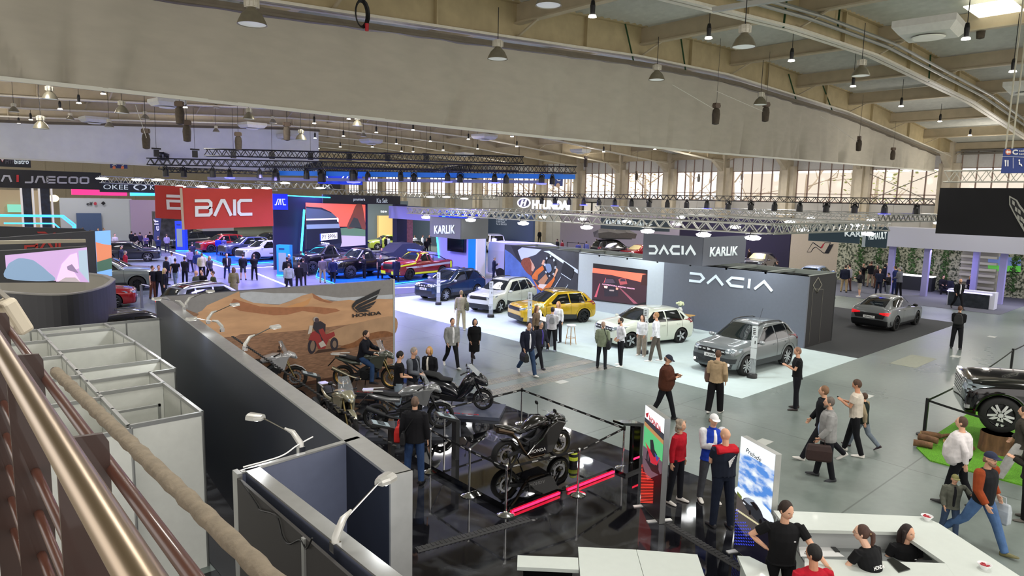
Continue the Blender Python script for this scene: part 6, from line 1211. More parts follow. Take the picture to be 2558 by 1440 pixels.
car(s,(gp(1388,806).x+.0,gp(1388,806).y+.3),PI+R(-14),'yellow hatchback with black wheels behind the small grey counter')
s=suv('sandero',4.09,1.78,1.5,2.6,.32,.16,'#cfd5c6',met=.05,rim='aero',bz=.94,rw=.6,tail=.93)
s['colm']=paint('#cfd5c6',.05);s['extra']=[duster_face,bonnet_ribs];s['rails']=None;s['patches']+=[('air_intake',GRILLE,[('X',1,[(-.55,.24),(.55,.24),(.6,.42),(-.6,.42)])]),('roof_fin',BLACK,[('Z',1,[(-1.2,-.04),(-1.05,-.02),(-1.05,.02),(-1.2,.04)])])]
c,hd=atwheels((1582,869),(1688,858),side=1,W=1.78)
car(s,c,hd,'white hatchback surrounded by four people and a flower table')
def coupe():
 h=4.71/2;H=1.61;gc=.2;bz=1.02;rw=.62
 st=[(h,.72,.8,.6,None,.34),(h-.05,.8,.86,.84,None,.22),(h-.18,.86,.93,.94,None,.2),(1.6,.95,1.0,.99,None,gc),(1.05,bz,1.09,1,None,gc),(.85,bz,1.12,1,None,gc),(.72,bz,1.2,1,rw*1.15,gc),(.1,bz,1.54,1,rw,gc),(-.15,bz,1.6,1,rw*.97,gc),(-.7,bz+.02,1.6,1,rw*.95,gc),(-1.3,bz+.05,1.5,.99,rw*.92,gc),(-1.75,bz+.06,1.34,.98,rw*.9,gc),(-2.08,bz+.07,1.17,.96,rw*.95,gc),(-2.22,bz+.02,1.1,.94,None,gc+.02),(-h+.04,.88,.92,.9,None,gc+.08),(-h,.74,.78,.82,None,gc+.16)]
 return dict(name='rafale',L=4.71,W=1.86,H=H,wb=2.74,wr=.36,gc=gc,col='#75797a',st=st,side_glass=[[(.6,bz+.05),(.05,1.46),(-.55,1.49),(-.58,bz+.07)],[(-.65,bz+.07),(-.62,1.49),(-1.25,1.4),(-1.62,1.2),(-1.5,bz+.12)]],screen=[(.78,-.7),(.9,0),(.78,.7),(.12,.56),(.12,-.56)],rear_glass=[(-1.28,-.5),(-2.06,-.56),(-2.06,.56),(-1.28,.5)],mirror=(.55,bz+.06),doors=[(.85,.35,bz),(-.6,.35,bz),(-1.4,.5,bz)],handles=[(-.4,.93),(-1.25,.96)],rim='y',rimmat=M('#2e3133',.3,.6),mirmat=BLACK,patches=[('tail_light',TAILR,lr(-1,[(.42,.84),(.82,.78),(.86,.95),(.44,.9)])),('tailgate_panel',M('#1c1d1f',.4),[('X',-1,[(-.62,.62),(.62,.62),(.7,.8),(.36,.86),(-.36,.86),(-.7,.8)])]),('bumper_trim',M('#141517',.3),[('X',-1,[(-.86,.24),(.86,.24),(.88,.52),(.6,.56),(-.6,.56),(-.88,.52)])]),('badge',CHROME,[('X',-1,[(0,.78),(.03,.83),(0,.88),(-.03,.83)])]),('sill_trim',M('#141517',.4),both('Y',[(-.95,.24),(.95,.24),(.9,.36),(-.9,.36)])),('roof_fin',BLACK,[('Z',1,[(-1.15,-.03),(-1.0,0),(-1.15,.03)])]),('headlight',LAMP,lr(1,[(.5,.78),(.85,.82),(.84,.9),(.5,.84)]))],plate=('RENAULT',.68,False))
c,hd=atwheels((2289,811),(2228,829),side=-1,W=1.86)
car(coupe(),c,hd,'grey fastback with glowing red tail lights on the black carpet')
def pickup(name,L,W,H,wb,wr,gc,col,**k):
 h=L/2;bz=k.pop('bz',H*.64);rw=k.pop('rw',W*.36);xc=k.pop('xc',h*.36);hz=k.pop('hz',bz+.06);cab=k.pop('cab',-.55)
 st=[(h,bz-.3,bz-.22,.7,None,gc+.18),(h-.04,bz-.2,bz-.08,.9,None,gc+.06),(h-.15,bz-.12,bz+.0,.95,None,gc+.02),(h*.74,bz-.04,hz,.99,None,gc),(xc+.2,bz,hz+.03,1,None,gc),(xc,bz,hz+.05,1,None,gc),(xc-.1,bz,hz+.14,1,rw*1.15,gc),(xc-.68,bz,H-.05,1,rw,gc),(xc-.9,bz,H,1,rw*.98,gc),(cab+.25,bz,H,1,rw*.97,gc),(cab+.04,bz,H-.06,1,rw*.97,gc),(cab-.08,bz,bz+.3,1,rw*1.05,gc),(cab-.12,bz,bz+.03,1,None,gc),(cab-.4,bz,bz+.0,1,None,gc),(-h*.8,bz,bz+.0,.99,None,gc),(-h+.06,bz-.01,bz,.97,None,gc+.05),(-h,bz-.1,bz-.06,.94,None,gc+.15)]
 zt,zg=H-.13,bz+.04;xw=xc-.68;m=(xw-.1+cab)/2
 s=dict(name=name,L=L,W=W,H=H,wb=wb,wr=wr,gc=gc,col=col,st=st,side_glass=[[(xc-.28,zg),(xw-.08,zt),(m+.08,zt),(m+.05,zg)],[(m-.04,zg),(m,zt),(cab+.16,zt),(cab+.12,zg)]],screen=[(xc-.06,-rw*1.1),(xc+.05,0),(xc-.06,rw*1.1),(xw+.05,rw*.9),(xw+.05,-rw*.9)],rear_glass=[(-rw*.8,bz+.12),(rw*.8,bz+.12),(rw*.76,H-.15),(-rw*.76,H-.15)],rg_axis='X',rg_s=-1,mirror=(xc-.25,bz+.08),doors=[(xc-.02,gc+.2,bz),(m+.02,gc+.2,zt),(cab+.08,gc+.2,bz)],handles=[(m+.25,bz-.12),(cab+.25,bz-.12)])
 s['xc'],s['xw'],s['bz'],s['cab'],s['xr']=xc,xw,bz,cab,-h
 s['patches']=[('bed_cover',M('#17181a',.6),[('Z',1,[(cab-.18,-W*.4),(cab-.18,W*.4),(-h+.14,W*.4),(-h+.14,-W*.4)])]),('headlight',k.pop('lamp',LAMP),lr(1,[(W*.28,bz-.26),(W*.46,bz-.24),(W*.46,bz-.08),(W*.28,bz-.1)])),('grille',GRILLE,[('X',1,[(-W*.27,bz-.45),(W*.27,bz-.45),(W*.27,bz-.1),(-W*.27,bz-.1)])]),('tail_light',TAILD,lr(-1,[(W*.4,bz-.35),(W*.46,bz-.35),(W*.46,bz-.08),(W*.4,bz-.08)]))]
 s.update(k);return s
def rollbar(root,bvh,sp):
 b=B();W,bz,x=sp['W']*.38,sp['bz'],sp['cab']
 for s in(1,-1):b.tube([(x-.25,s*W,bz+.42),(x-.9,s*W,bz+.3),(x-1.5,s*W,bz+.02)],.03,7)
 b.tube([(x-.25,-W,bz),(x-.25,-W,bz+.42),(x-.25,W,bz+.42),(x-.25,W,bz)],.03,7);b.build('roll_bar',BLACK,root,smooth=True)
FR=M('#8e1519',.25,.2,coat=1);YEL=M('#d8e01c',.4,emit=.15);SIL=M('#c9ccd0',.35,.3)
def fire_extra(root,bvh,sp):
 rollbar(root,bvh,sp);b=B();b.box((.35,0,sp['H']+.06),(.28,1.1,.1));b.build('beacon_bar',M('#4a6ad8',.2,emit=.8),root,bev=.03)
 t=Plane((0,0,0),(-1,0,0));y=sp['W']/2+.02;t=Plane((0,0,0),(1,0,0));
 for sg in(1,-1):
  p=Plane((.95*sg*-1 if 0 else 0,sg*y,0),(-sg,0,0));p.n=V((0,sg,0));x0=-1.0*-sg
  xx=(-sg)*.95
  text('STRAZ',p,[((-sg)*.95-(0),.83),((-sg)*.95+.55,.83),((-sg)*.95,.97)],M('#a8232a',.4),root,px=False,thick=.003,off=-.002)
s=pickup('firetruck',5.33,1.96,1.87,3.1,.39,.28,FR,clad='#1b1c1e',rim='y',rimmat=M('#3a3d40',.3,.5),clw=1.2,sillh=.06)
s['patches']+=[('stripe',SIL,both('Y',[(-2.45,.92),(1.9,.76),(1.9,.9),(-2.45,1.06)])),('yellow_stripe',YEL,both('Y',[(-1.05,.36),(1.1,.36),(1.1,.5),(-1.05,.5)])),('window_surround',YEL,both('Y',[(1.02,1.2),(.94,1.27),(.4,1.72),(-.5,1.75),(-.5,1.78),(.32,1.77),(.85,1.3),(1.0,1.22)])),('yellow_corner',YEL,lr(1,[(.3,.4),(.9,.4),(.92,.62),(.3,.62)])),('yellow_corner',YEL,both('Y',[(-2.5,.6),(-2.32,.6),(-2.32,1.1),(-2.5,1.1)])),('yellow_edge',YEL,both('Y',[(1.0,1.08),(2.4,.95),(2.4,1.04),(1.0,1.18)]))]
s['extra']=[fire_extra]
c,hd=atwheels((1005,706),(1118,703-9),side=1,W=1.96,wb=3.1);c2=gp(1062,700)
car(s,c,hd,'red fire service pickup with yellow and silver stripes',name='pickup_truck',z=.12)
c,hd2=atwheels((862,702),(975,690),side=1,W=1.98,wb=3.1)
def lightrow(root,bvh,sp):
 rollbar(root,bvh,sp)
 b=B()
 for i in range(5):b.sph((sp['xw']-.3,-.5+i*.25,sp['H']+.09),.07,8,6)
 b.build('roof_lights',M('#dfe6ee',.2,emit=.3),root)
s=pickup('blackpick',5.4,2.02,1.98,3.2,.45,.38,'#0d0d10',clad='#2e3033',rim='off',clw=1.28,sillh=.05,track=1.06,met=.2,rimmat=M('#55595c',.35,.5));s['extra']=[rollbar]
car(s,c,hd,'black lifted pickup with chunky tyres next to the fire service pickup',name='pickup_truck',z=.12)
p=gp(790,690);s=dict(s);s['extra']=[lightrow]
car(s,(p.x+1.6,p.y+1.8),hd-.1,'second black pickup with roof lamps behind the first black one',name='pickup_truck',z=.12)
s=pickup('gmc',5.9,2.06,1.95,3.75,.43,.3,M('#0b0a0d',.12,.3,coat=1),rim='truck',rimmat=M('#e2e2e2',.18,.55),bz=1.18,hz=1.26,xc=.85,cab=-1.2,arch=1.14,wo=.3)
def gmc_face(root,bvh,sp):
 b=B()
 for k in range(7):b.box((2.93,0,.72+k*.07),(.06,1.1,.03))
 for y in(-.55,.55):b.box((2.92,y,.93),(.07,.06,.5))
 b.build('chrome_grille',CHROME,root)
 for y in(-.78,.78):
  b=B()
  for k in range(4):b.box((2.84-abs(0),y,.82+k*.1),(.1,.28,.05))
  b.build('headlight',LAMP,root)
 for y in(-.8,.8):B().box((2.86,y,.55),(.1,.4,.09)).build('chrome_trim',CHROME,root)
 c=1.875+.3
 for sg in(1,-1):
  rr=.43*1.16;b=B();pts=[(c+rr*1.07*math.cos(a),sg*(1.0),.43+rr*1.07*math.sin(a))for a in[PI*i/16 for i in range(17)]];b.tube(pts,.035,6);b.build('wheel_arch_trim',M('#0b0a0d',.12,.3,coat=1),root,smooth=True)
s['extra']=[gmc_face]
q=gp(2495,1082,.5);hd=R(112);d_=V((math.cos(hd),math.sin(hd),0));n2=V((-d_.y,d_.x,0));q=q-d_*2.17-n2*1.0;car(s,(q.x,q.y),hd,'black full-size pickup with chrome wheels resting on tree stumps at right',name='pickup_truck',z=.5)
s=suv('jacsuv',4.6,1.87,1.68,2.7,.37,.2,'#d8dae6',met=.02,rim='multi',bz=1.0,rw=.63,rimmat=M('#3a3e46',.3,.5));s['patches']+=[('grille_lower',GRILLE,[('X',1,[(-.7,.4),(.7,.4),(.74,.78),(-.74,.78)])]),('sunroof',GLASSD,[('Z',1,[(.1,-.4),(.1,.4),(-1.1,.4),(-1.1,-.4)])]),('side_trim',GRILLE,both('Y',[(-1.0,.24),(1.0,.24),(.9,.34),(0,.3),(-.9,.4)]))]
JP=gp(645,652);JH=PI+R(12)
c,hd=atwheels((622,657),(722,650),side=1,W=1.87)
car(s,c,hd,'white car with a dark sunroof on the blue lit stand',z=.12)
s2=dict(s);s2['name']='jacgrey';s2['col']='#39415c';car(s2,(c[0]+.4,c[1]+5.2),hd-.1,'dark grey blue car between the white and red ones on the blue lit stand',z=.12,key='jacsuv')
s3=dict(s);s3['col']=paint('#a3121f');car(s3,(c[0]-.3,c[1]+9.5),hd-.15,'red car behind the dark one under the red banner',z=.12,key='jacsuv')
s4=dict(s);s4['col']='#101018';car(s4,(c[0]+4.5,c[1]+10.5),hd,'black car farthest back on the blue lit stand',z=.12,key='jacsuv')
s4=dict(s);s4['col']='#20242c';car(s4,(c[0]-1,c[1]+17),hd,'dark car beyond the red one under the banner',z=0,key='jacsuv')
s=pickup('sage',5.33,1.96,1.88,3.14,.42,.3,'#7f8a85',met=.2,clad='#2b2d2f',rim='off',rimmat=M('#1f2123',.35,.4),clw=1.22,lamp=LAMPON,bz=1.2)
q=gp(326,720);car(s,(q.x-1.3,q.y-0.2),R(-12),'sage grey pickup with bright headlamps behind the video wall at left',name='pickup_truck')
s=suv('redsaloon',4.8,1.87,1.5,2.8,.35,.16,M('#a01018',.2,.3,coat=1),bz=.9,rw=.6,rim='multi',lamp=LAMP,hz=.94);s['plate']=('BAIC',.48,True);s['patches']+=[('grille_lower',GRILLE,[('X',1,[(-.72,.22),(.72,.22),(.74,.5),(-.74,.5)])])]
q=gp(330,762);car(s,(q.x-2.1,q.y+.5),R(-14),'shiny red car showing its nose left of the sign post')
s=suv('greysuv',4.7,1.9,1.68,2.75,.37,.2,'#8d9299',met=.3,bz=1.02,rw=.64,rim='multi',tail_mat=TAILR);s['roofmat']=M('#0a0b12',.08,coat=1);s['roofpoly']=[(.25,-.5),(.25,.5),(-1.75,.5),(-1.75,-.5)];s['rails']=(.3,-1.7,.62,1.71,CHROME)
q=gp(430,806);car(s,(q.x+1.9,q.y+.2),R(12),'silver car with a black roof and a red tail light behind the desert wall')
s=suv('darkcar',4.7,1.9,1.62,2.75,.37,.2,'#12131f',met=.4,bz=1.0,rw=.64,rim='multi');s['rails']=(.3,-1.7,.62,1.65,CHROME)
q=gp(345,774,1.62);car(s,(q.x,q.y),R(8),'dark blue car showing only its roof above the white stall partition')
s4=dict(s);s4['col']='#1c2733';s4['name']='darkcar2';q=gp(285,700);car(s4,(q.x-.5,q.y-2.0),R(-15),'black car roof just behind the curved grey stand wall',key='darkcar')
q=gp(330,655);s4=dict(s4);s4['col']='#23262c';car(s4,(q.x,q.y+1),R(-15),'dark car beyond the sage pickup',key='darkcar')
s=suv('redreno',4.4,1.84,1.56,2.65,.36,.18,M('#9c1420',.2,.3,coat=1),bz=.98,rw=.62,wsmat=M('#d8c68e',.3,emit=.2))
q=gp(1598,611,1.56);car(s,(q.x,q.y),PI+R(-5),'red car with a cream lit windscreen behind the stand wall')
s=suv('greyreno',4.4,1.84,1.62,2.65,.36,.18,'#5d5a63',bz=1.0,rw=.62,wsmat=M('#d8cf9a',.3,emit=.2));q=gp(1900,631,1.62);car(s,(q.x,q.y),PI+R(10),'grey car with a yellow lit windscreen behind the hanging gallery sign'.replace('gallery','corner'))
s=suv('hyund',4.5,1.85,1.45,2.72,.35,.16,'#8fa6d2',bz=.92,rw=.6,tail=.9);q=gp(2040,662,1.45);car(s,(q.x,q.y),R(10),'pale blue car behind the black end of the grey wall')
s=suv('defend',4.7,1.95,1.95,2.8,.4,.3,'#2a2b2d',clad='#1a1b1c',bz=1.15,rw=.7,rim='off');q=gp(1535,598,1.95);TENT=(q.x,q.y);car(s,(q.x,q.y),R(-20),'dark off-road car carrying a roof tent')
s=suv('whitevan',5.2,2.0,1.98,3.1,.36,.2,'#e4e6ea',met=.02,bz=1.1,rw=.78,cowl=.55);q=gp(1232,600);car(s,(onX(1232,600,48).x,onX(1232,600,48).y),R(60),'white van with red tail lights before the dark blue wall')
s=suv('yelkia',4.4,1.83,1.6,2.65,.35,.18,'#a3b43a',bz=.98,rw=.62);p=onY(965,570,62);car(s,(onY(965,580,64).x,64),R(170),'lime yellow car in the bright bay past the big video wall')
s=dict(s);s['col']='#5a6672';car(s,(onY(1015,600,56).x,56),R(200),'grey blue car right of the lime yellow one',key='yelkia')
SK={'l':'#d9a88a','m':'#c68f70','d':'#b07a5c','p':'#e3b79c'}
def remeshed(b,vox,name,mats,parent,smooth=2):
 me=b.mesh(name);o=bpy.data.objects.new(name,me)
 m=o.modifiers.new('r','REMESH');m.mode='VOXEL';m.voxel_size=vox;m.adaptivity=0
 if smooth:s=o.modifiers.new('s','SMOOTH');s.iterations=smooth;s.factor=.5
 baked(o);me=o.data;me.materials.clear();me.materials.append(mats);me.shade_smooth();COL.objects.link(o);o.parent=parent
 return o
def ik(a,t,l1,l2,pole):
 """two-bone: returns elbow and end"""
 a,t,pole=V(a),V(t),V(pole);d=t-a;L=min(d.length,(l1+l2)*.995);L=max(L,abs(l1-l2)+.02);u=d.normalized();x=(l1*l1-l2*l2+L*L)/(2*L);h=math.sqrt(max(0,l1*l1-x*x))
 pv=pole-u*pole.dot(u);pv=pv.normalized()if pv.length>1e-4 else u.orthogonal().normalized()
 return a+u*x+pv*h,a+u*L
def head_mesh(b,c,mx,s=1,face=1):
 """sculpted head; faces +X. c = centre of the skull, mx = rotation"""
 N,K=26,18;rings=[]
 for i in range(1,K):
  th=PI*i/K;z=-math.cos(th);rr=math.sin(th);ring=[]
  for k in range(N):
   a=2*PI*k/N;x,y=rr*math.cos(a),rr*math.sin(a);fx=max(0,x)
   X,Y,Z=x*.097,y*.074,z*.118
   if z<0:
    t=-z;Y*=1-.26*t*t;X=X*(1-.18*t)+(.012*t if x>0 else .028*t)
    if x>0 and z<-.55:X+=.01*math.exp(-(y/.3)**2)
   if x>.5:
    g=lambda cy,cz,sy,sz:math.exp(-((y-cy)/sy)**2-((z-cz)/sz)**2)
    X+=.024*g(0,-.2,.13,.13)+.012*g(0,-.02,.1,.16)-.012*(g(.36,.02,.17,.11)+g(-.36,.02,.17,.11))+.006*g(0,.17,.6,.08)+.007*g(0,-.48,.25,.07)-.004*g(0,-.56,.3,.03)
   ring.append(c+mx@V((X*s,Y*s,Z*s)))
  rings.append(ring)
 b.loft(rings)
 for sg in(1,-1):
  e=c+mx@V((-.008*s,sg*.076*s,-.01*s));b.sph(e,.02*s,8,6,(1,.45,1.5))
def hand(b,w,d,up,side,s=1,curl=.5,grip=False):
 """palm at wrist w pointing along d; up = back of the hand normal; side = direction of the thumb"""
 d=V(d).normalized();up=V(up);up=(up-d*up.dot(d));up=up.normalized()if up.length>1e-3 else d.orthogonal().normalized();sd=d.cross(up);sd=sd if sd.dot(V(side))>0 else-sd
 b.tube([w-d*.015,w+d*.03*s,w+d*.085*s],[(.027*s,.017*s),(.038*s,.015*s),(.04*s,.013*s)],8,up=up)
 for i,(off,ln)in enumerate(((.03,.072),(.0105,.08),(-.0095,.075),(-.029,.058))):
  p=w+d*.082*s+sd*off*s;c=curl+.08*i;pts=[p-d*.01];dd=d;a=0
  for k,f in enumerate((.45,.32,.26)):
   dd=(d*math.cos(a)-up*math.sin(a));p=p+dd*ln*f*s;pts.append(p);a+=c*(1.1 if not grip else 1.5)
  b.tube(pts,[.0095*s,.0092*s,.0085*s,.006*s],6)
 p=w+d*.025*s+sd*.028*s;t1=(d*.7+sd*.75-up*.25).normalized();t2=(d*.95+sd*.15-up*.3).normalized()
 b.tube([p-sd*.012,p+t1*.036*s,p+t1*.036*s+t2*.032*s],[.012*s,.011*s,.0075*s],6)
POSE={'stand':dict(legs=(2,2,-3,3,5),L='down',R='down'),'walk':dict(legs=(24,6,-18,28,2),L=(-.14,.05,-.5),R=(.2,.04,-.47)),'walk2':dict(legs=(-20,26,24,6,2),L=(.2,.04,-.47),R=(-.14,.05,-.5)),'phone':dict(legs=(2,2,-3,3,4),L=(.3,-.1,-.17),R=(.28,-.12,-.2),head=(0,-25)),'pockets':dict(legs=(3,3,-4,3,5),L=(.1,.0,-.5),R=(.1,.0,-.5)),'cross':dict(legs=(2,2,-2,2,4),L=(.24,-.2,-.2),R=(.22,-.2,-.22)),'hip':dict(legs=(2,2,-2,2,5),L=(.02,-.02,-.36),R='down',poleL=(-.3,1,.1)),'front':dict(legs=(2,3,-3,3,5),L=(.26,-.12,-.33),R=(.26,-.12,-.33),head=(0,-12)),'behind':dict(legs=(2,3,-3,3,4),L=(-.12,-.15,-.48),R=(-.12,-.15,-.48)),'sit':dict(legs=(85,80,80,85,9),L=(.3,-.05,-.3),R=(.3,-.05,-.3)),'ride':dict(legs=(62,62,62,62,14),L=(.46,.1,-.22),R=(.46,.1,-.22),lean=12),'photo':dict(legs=(2,2,-3,3,4),L=(.3,-.14,.02),R=(.3,-.14,.04)),'lean':dict(legs=(0,0,0,0,3),L=(.3,-.05,-.35),R=(.3,-.05,-.35),lean=35),}
def person(loc,h,face,pose='stand',top='#333333',bot='#1b1c20',shoes='#222222',hair='#3a2a1e',skin='l',name='person',label='',z=0,fat=1.0,det=1,hs='short',tk='shirt',bk='trousers',group=None,extra=None,inner=None,belt=None,head=None,over=None,hatc=None,armcol=None,fem=0,seat=None,nolegs=False,**ov):
 """face: heading angle in the hall (radians)"""
 s=h/1.75;P=dict(POSE[pose]);P.update(ov);vox={0:.022,1:.014,2:.009,3:.0065}[det]
 hip_w,sh_w=.092,(.188 if not fem else .165);th,shn,ank=.435,.42,.085
 fl=[math.radians(a)for a in P['legs']]
 legs=[]
 for sg,hf,kf in((1,fl[0],fl[1]),(-1,fl[2],fl[3])):
  sp_=fl[4];d1=V((math.sin(hf),sg*math.sin(sp_),-math.cos(hf))).normalized();a2=hf-kf;d2=V((math.sin(a2),sg*math.sin(sp_)*.6,-math.cos(a2))).normalized()
  hp=V((0,sg*hip_w,0));kn=hp+d1*th;an=kn+d2*shn;legs.append((sg,hp,kn,an,a2))
 low=min(l[3].z for l in legs);pz=-low+ank if seat is None else seat/s
 if pose in('sit','ride')and seat is None:pz=.55
 up0=V((0,0,pz));lean=math.radians(P.get('lean',2));LM=Matrix.Rotation(lean,3,'Y')
 def tp(x,y,zz):return up0+LM@V((x,y,zz))
 hy,hp_=P.get('head',(0,0));HM=Matrix.Rotation(math.radians(hy),3,'Z')@Matrix.Rotation(lean*.3-math.radians(hp_),3,'Y')
 if head:HM=Matrix.Rotation(math.radians(head[0]),3,'Z')@Matrix.Rotation(-math.radians(head[1]),3,'Y')
 root=empty(name,(loc[0],loc[1],z),face,label,'person'if name=='person'else name,group);root.scale=(s,)*3
 arms=[]
 for sg,key in((1,'L'),(-1,'R')):
  t=P[key];S_=tp(0,sg*sh_w,.475)
  if t=='down':t=(.02,.07,-.53)
  T=S_+LM@V((t[0],sg*t[1],t[2]))if 'abs'+key not in P else V(P['abs'+key])
  pole=V(P.get('pole'+key,(-1,.5 if abs(t[1])<.08 else .55,-.3)));pole=V((pole.x,sg*pole.y,pole.z))
  el,wr=ik(S_,T,.285,.25,pole);arms.append((sg,S_,el,wr))
 neck=tp(.0,0,.53);hc=tp(.022,0,.53)+V((0,0,.165))if lean<.3 else tp(.03,0,.70)
 skinM=M(SK[skin],.5,noise=.05,scale=14,spec=.35);
 b=B();b.tube([tp(0,0,.44),tp(-.002,0,.52),hc-V((.008,0,.06))],[.07,.055,.052],10)
 head_mesh(b,hc,HM,.98)
 bare=tk in('tshirt','polo','vesttop')
 for sg,S_,el,wr in arms:
  d=(wr-el).normalized();sl=.35 if bare else .75
  if bare:b.tube([S_.lerp(el,.35),el,el.lerp(wr,.35),wr],[.047*(1 if not fem else .8),.038,.036,.025],8)
  else:b.tube([el.lerp(wr,.7),wr],[.03,.024],8)
  cross=V((0,0,1));
  if pose in('phone','front','cross','photo','lean','sit','ride')or 'abs'+('L'if sg>0 else 'R')in P:hand(b,wr,d+V((.0,-sg*.15,0)),(0,sg*.5,.8)if pose!='ride'else(0,0,1),(0,-sg,.4),.95,.55)
  else:hand(b,wr,d,(0,sg,0),(1,0,0),.95,.3)
 if bk in('skirt','shorts','dress'):
  for sg,hp,kn,an,a2 in legs:b.tube([up0+hp.lerp(kn,.5),up0+kn,up0+kn.lerp(an,.35),up0+an],[.075,.052,.055,.034],8)
 if not(bare or 1):pass
 b.tube([tp(0,0,.05),tp(0,0,.3),tp(0,0,.46)],[(.1,.07),(.12,.08),(.08,.06)],10)
 remeshed(b,vox,'body',skinM,root,1)
 f=fat;t=B();cl=cloth(top);k=.012 if tk in('shirt','tshirt','polo','vesttop')else .022;hem={'coat':-.42,'jacket':-.1,'parka':-.16,'dress':-.45}.get(tk,-.035)
 w_=.0 if not fem else-.012
 prof=[(-.03,(.172+w_,.12),0),(.08,(.162+w_*1.8,.114),.004),(.2,(.164+w_*2,.114),.006),(.32,(.182+w_,.126),.01),(.42,(.19+w_*1.5,.118),.004),(.475,(.172+w_,.092),0),(.515,(.08,.07),-.004)]
 pts=[];rs=[]
 if hem<-.03:
  if hem<-.2:pts.append(up0+V((0,0,hem)));rs.append(((.205,.17)))
  pts.append(up0+V((0,0,max(hem,-.12))));rs.append((.185+k,.14+k))
 for zz,(a,c),dx in prof:
  bel=math.exp(-((zz-.13)/.15)**2)*(f-1);pts.append(tp(dx+bel*.06,0,zz));rs.append((a*(1+(f-1)*.5)+k+bel*.05,c*(1+(f-1)*.5)+k+bel*.1))
 t.tube(pts,rs,16,up=(1,0,0))
 for sg,S_,el,wr in arms:
  t.sph(S_-V((0,sg*.02,.018)),.054+k*.7,8,6)
  if tk=='vesttop':continue
  if bare:e_=S_.lerp(el,.62);t.tube([S_,S_.lerp(el,.3),e_],[.06+k*.6,.06+k*.4,.058+k*.3],10)
  else:t.tube([S_,S_.lerp(el,.5),el,el.lerp(wr,.5),el.lerp(wr,.93)],[.052+k,.052+k,.047+k,.041+k,.034+k],10)
 if tk in('jacket','coat','parka'):t.tube([tp(-.01,0,.49),tp(-.012,0,.555)],[.078,.072],10)
 if tk=='hoodie':t.sph(tp(-.075,0,.5),.075,10,6,(.8,1.2,.8))
 top_o=remeshed(t,vox*1.15,{'shirt':'shirt','tshirt':'t_shirt','polo':'polo_shirt','jacket':'jacket','coat':'coat','parka':'parka','hoodie':'hoodie','vesttop':'vest','dress':'dress'}.get(tk,'top'),cl,root,2)
 if armcol:
  t=B()
  for sg,S_,el,wr in arms:t.tube([S_.lerp(el,.05),S_.lerp(el,.5),el,el.lerp(wr,.5),el.lerp(wr,.93)],[.088,.082,.074,.066,.058],10);t.sph(S_.lerp(el,.03),.086,8,6)
  remeshed(t,vox*1.15,'sleeves',cloth(armcol),root,2)
 if inner:
  b=B();b.tube([tp(.08+.08*(f-1),0,.0),tp(.092+.12*(f-1),0,.15),tp(.102,0,.3),tp(.09,0,.42),tp(.045,0,.5)],[(.045,.075+.04*(f-1)),(.045,.075+.06*(f-1)),(.05,.08),(.055,.065),(.05,.055)],10,up=(1,0,0));remeshed(b,vox*1.1,'inner_shirt',cloth(inner),root,1)
 if bk!='none'and tk!='dress':
  t=B();wide={'wide':1.45,'jogger':1.15,'jeans':1.08}.get(bk,1.0)
  t.tube([up0+V((0,0,-.07)),up0+V((0,0,0)),tp(0,0,.05)],[(.15,.1),(.165*(1+(f-1)*.5),.118*(1+(f-1)*.5)),(.155*(1+(f-1)*.6),.11*(1+(f-1)*.8))],14,up=(1,0,0))
  for sg,hp,kn,an,a2 in legs:
   a,k_,n_=up0+hp,up0+kn,up0+an
   if bk=='shorts':t.tube([a,a.lerp(k_,.5),a.lerp(k_,1.0)],[.095,.088,.082],10)
   elif bk=='skirt':t.tube([a,a.lerp(k_,.5),V((0,a.y*.6,k_.z))],[.1,.1,.11],10)
   else:t.tube([a+V((0,0,.0)),a.lerp(k_,.45),k_,k_.lerp(n_,.45),n_-(n_-k_).normalized()*-.03],[.1,.09*(1+(wide-1)*.5),.069*wide,.064*wide,.056*wide],12)
  remeshed(t,vox*1.15,{'shorts':'shorts','skirt':'skirt','jeans':'jeans'}.get(bk,'trousers'),cloth(bot),root,2)
 elif tk=='dress':
  pass
 if tk in('coat','dress')and bk=='none':
  t=B()
  for sg,hp,kn,an,a2 in legs:t.tube([up0+hp.lerp(kn,.6),up0+kn,up0+kn.lerp(an,.35),up0+an],[.08,.052,.055,.034],8)
  remeshed(t,vox*1.15,'tights',cloth(bot),root,1)
 for sg,hp,kn,an,a2 in legs:
  a=up0+an;mx=Matrix.Rotation(-min(.6,max(-.6,a2 if a2<0 else a2*.6))if pose.startswith('walk')else 0,3,'Y');q=B()
  fw=lambda x,y,z_:a+mx@V((x,y+sg*x*.12,z_))
  rings=[]
  for x,w2,zt in((-.075,.024,-.02),(-.06,.036,.01),(.0,.038,.015),(.07,.044,-.02),(.14,.045,-.04),(.185,.036,-.05),(.205,.016,-.062)):
   rings.append([fw(x,-w2,-.083),fw(x,w2,-.083),fw(x,w2*1.02,-.065),fw(x,w2*.8,zt),fw(x,-w2*.8,zt),fw(x,-w2*1.02,-.065)])
  q.loft(rings);so=q.build('shoe',M(shoes,.55,noise=.08),root,smooth=True)
  if det>=1 and pose!='ride':sm=so.modifiers.new('s','SUBSURF');sm.levels=sm.render_levels=1
 hcM=M(hair,.7,noise=.25,scale=30,bump=.4,aniso=(1,1,.3))
 q=B()
 def HP(x,y,zz):return hc+HM@V((x,y,zz))
 if hs not in('bald','cap','none','horseshoe'):
  for(cx,cz,r_)in(((-.016,.022,(.093,.082,.108)),)if hs!='crew'else((-.012,.012,(.0925,.078,.112)),)):
   n=B();n.sph((0,0,0),1,20,12,r_);q.add([HP(v[0]+cx,v[1],v[2]+cz)for v in n.v],n.f)
 if hs=='crew':pass
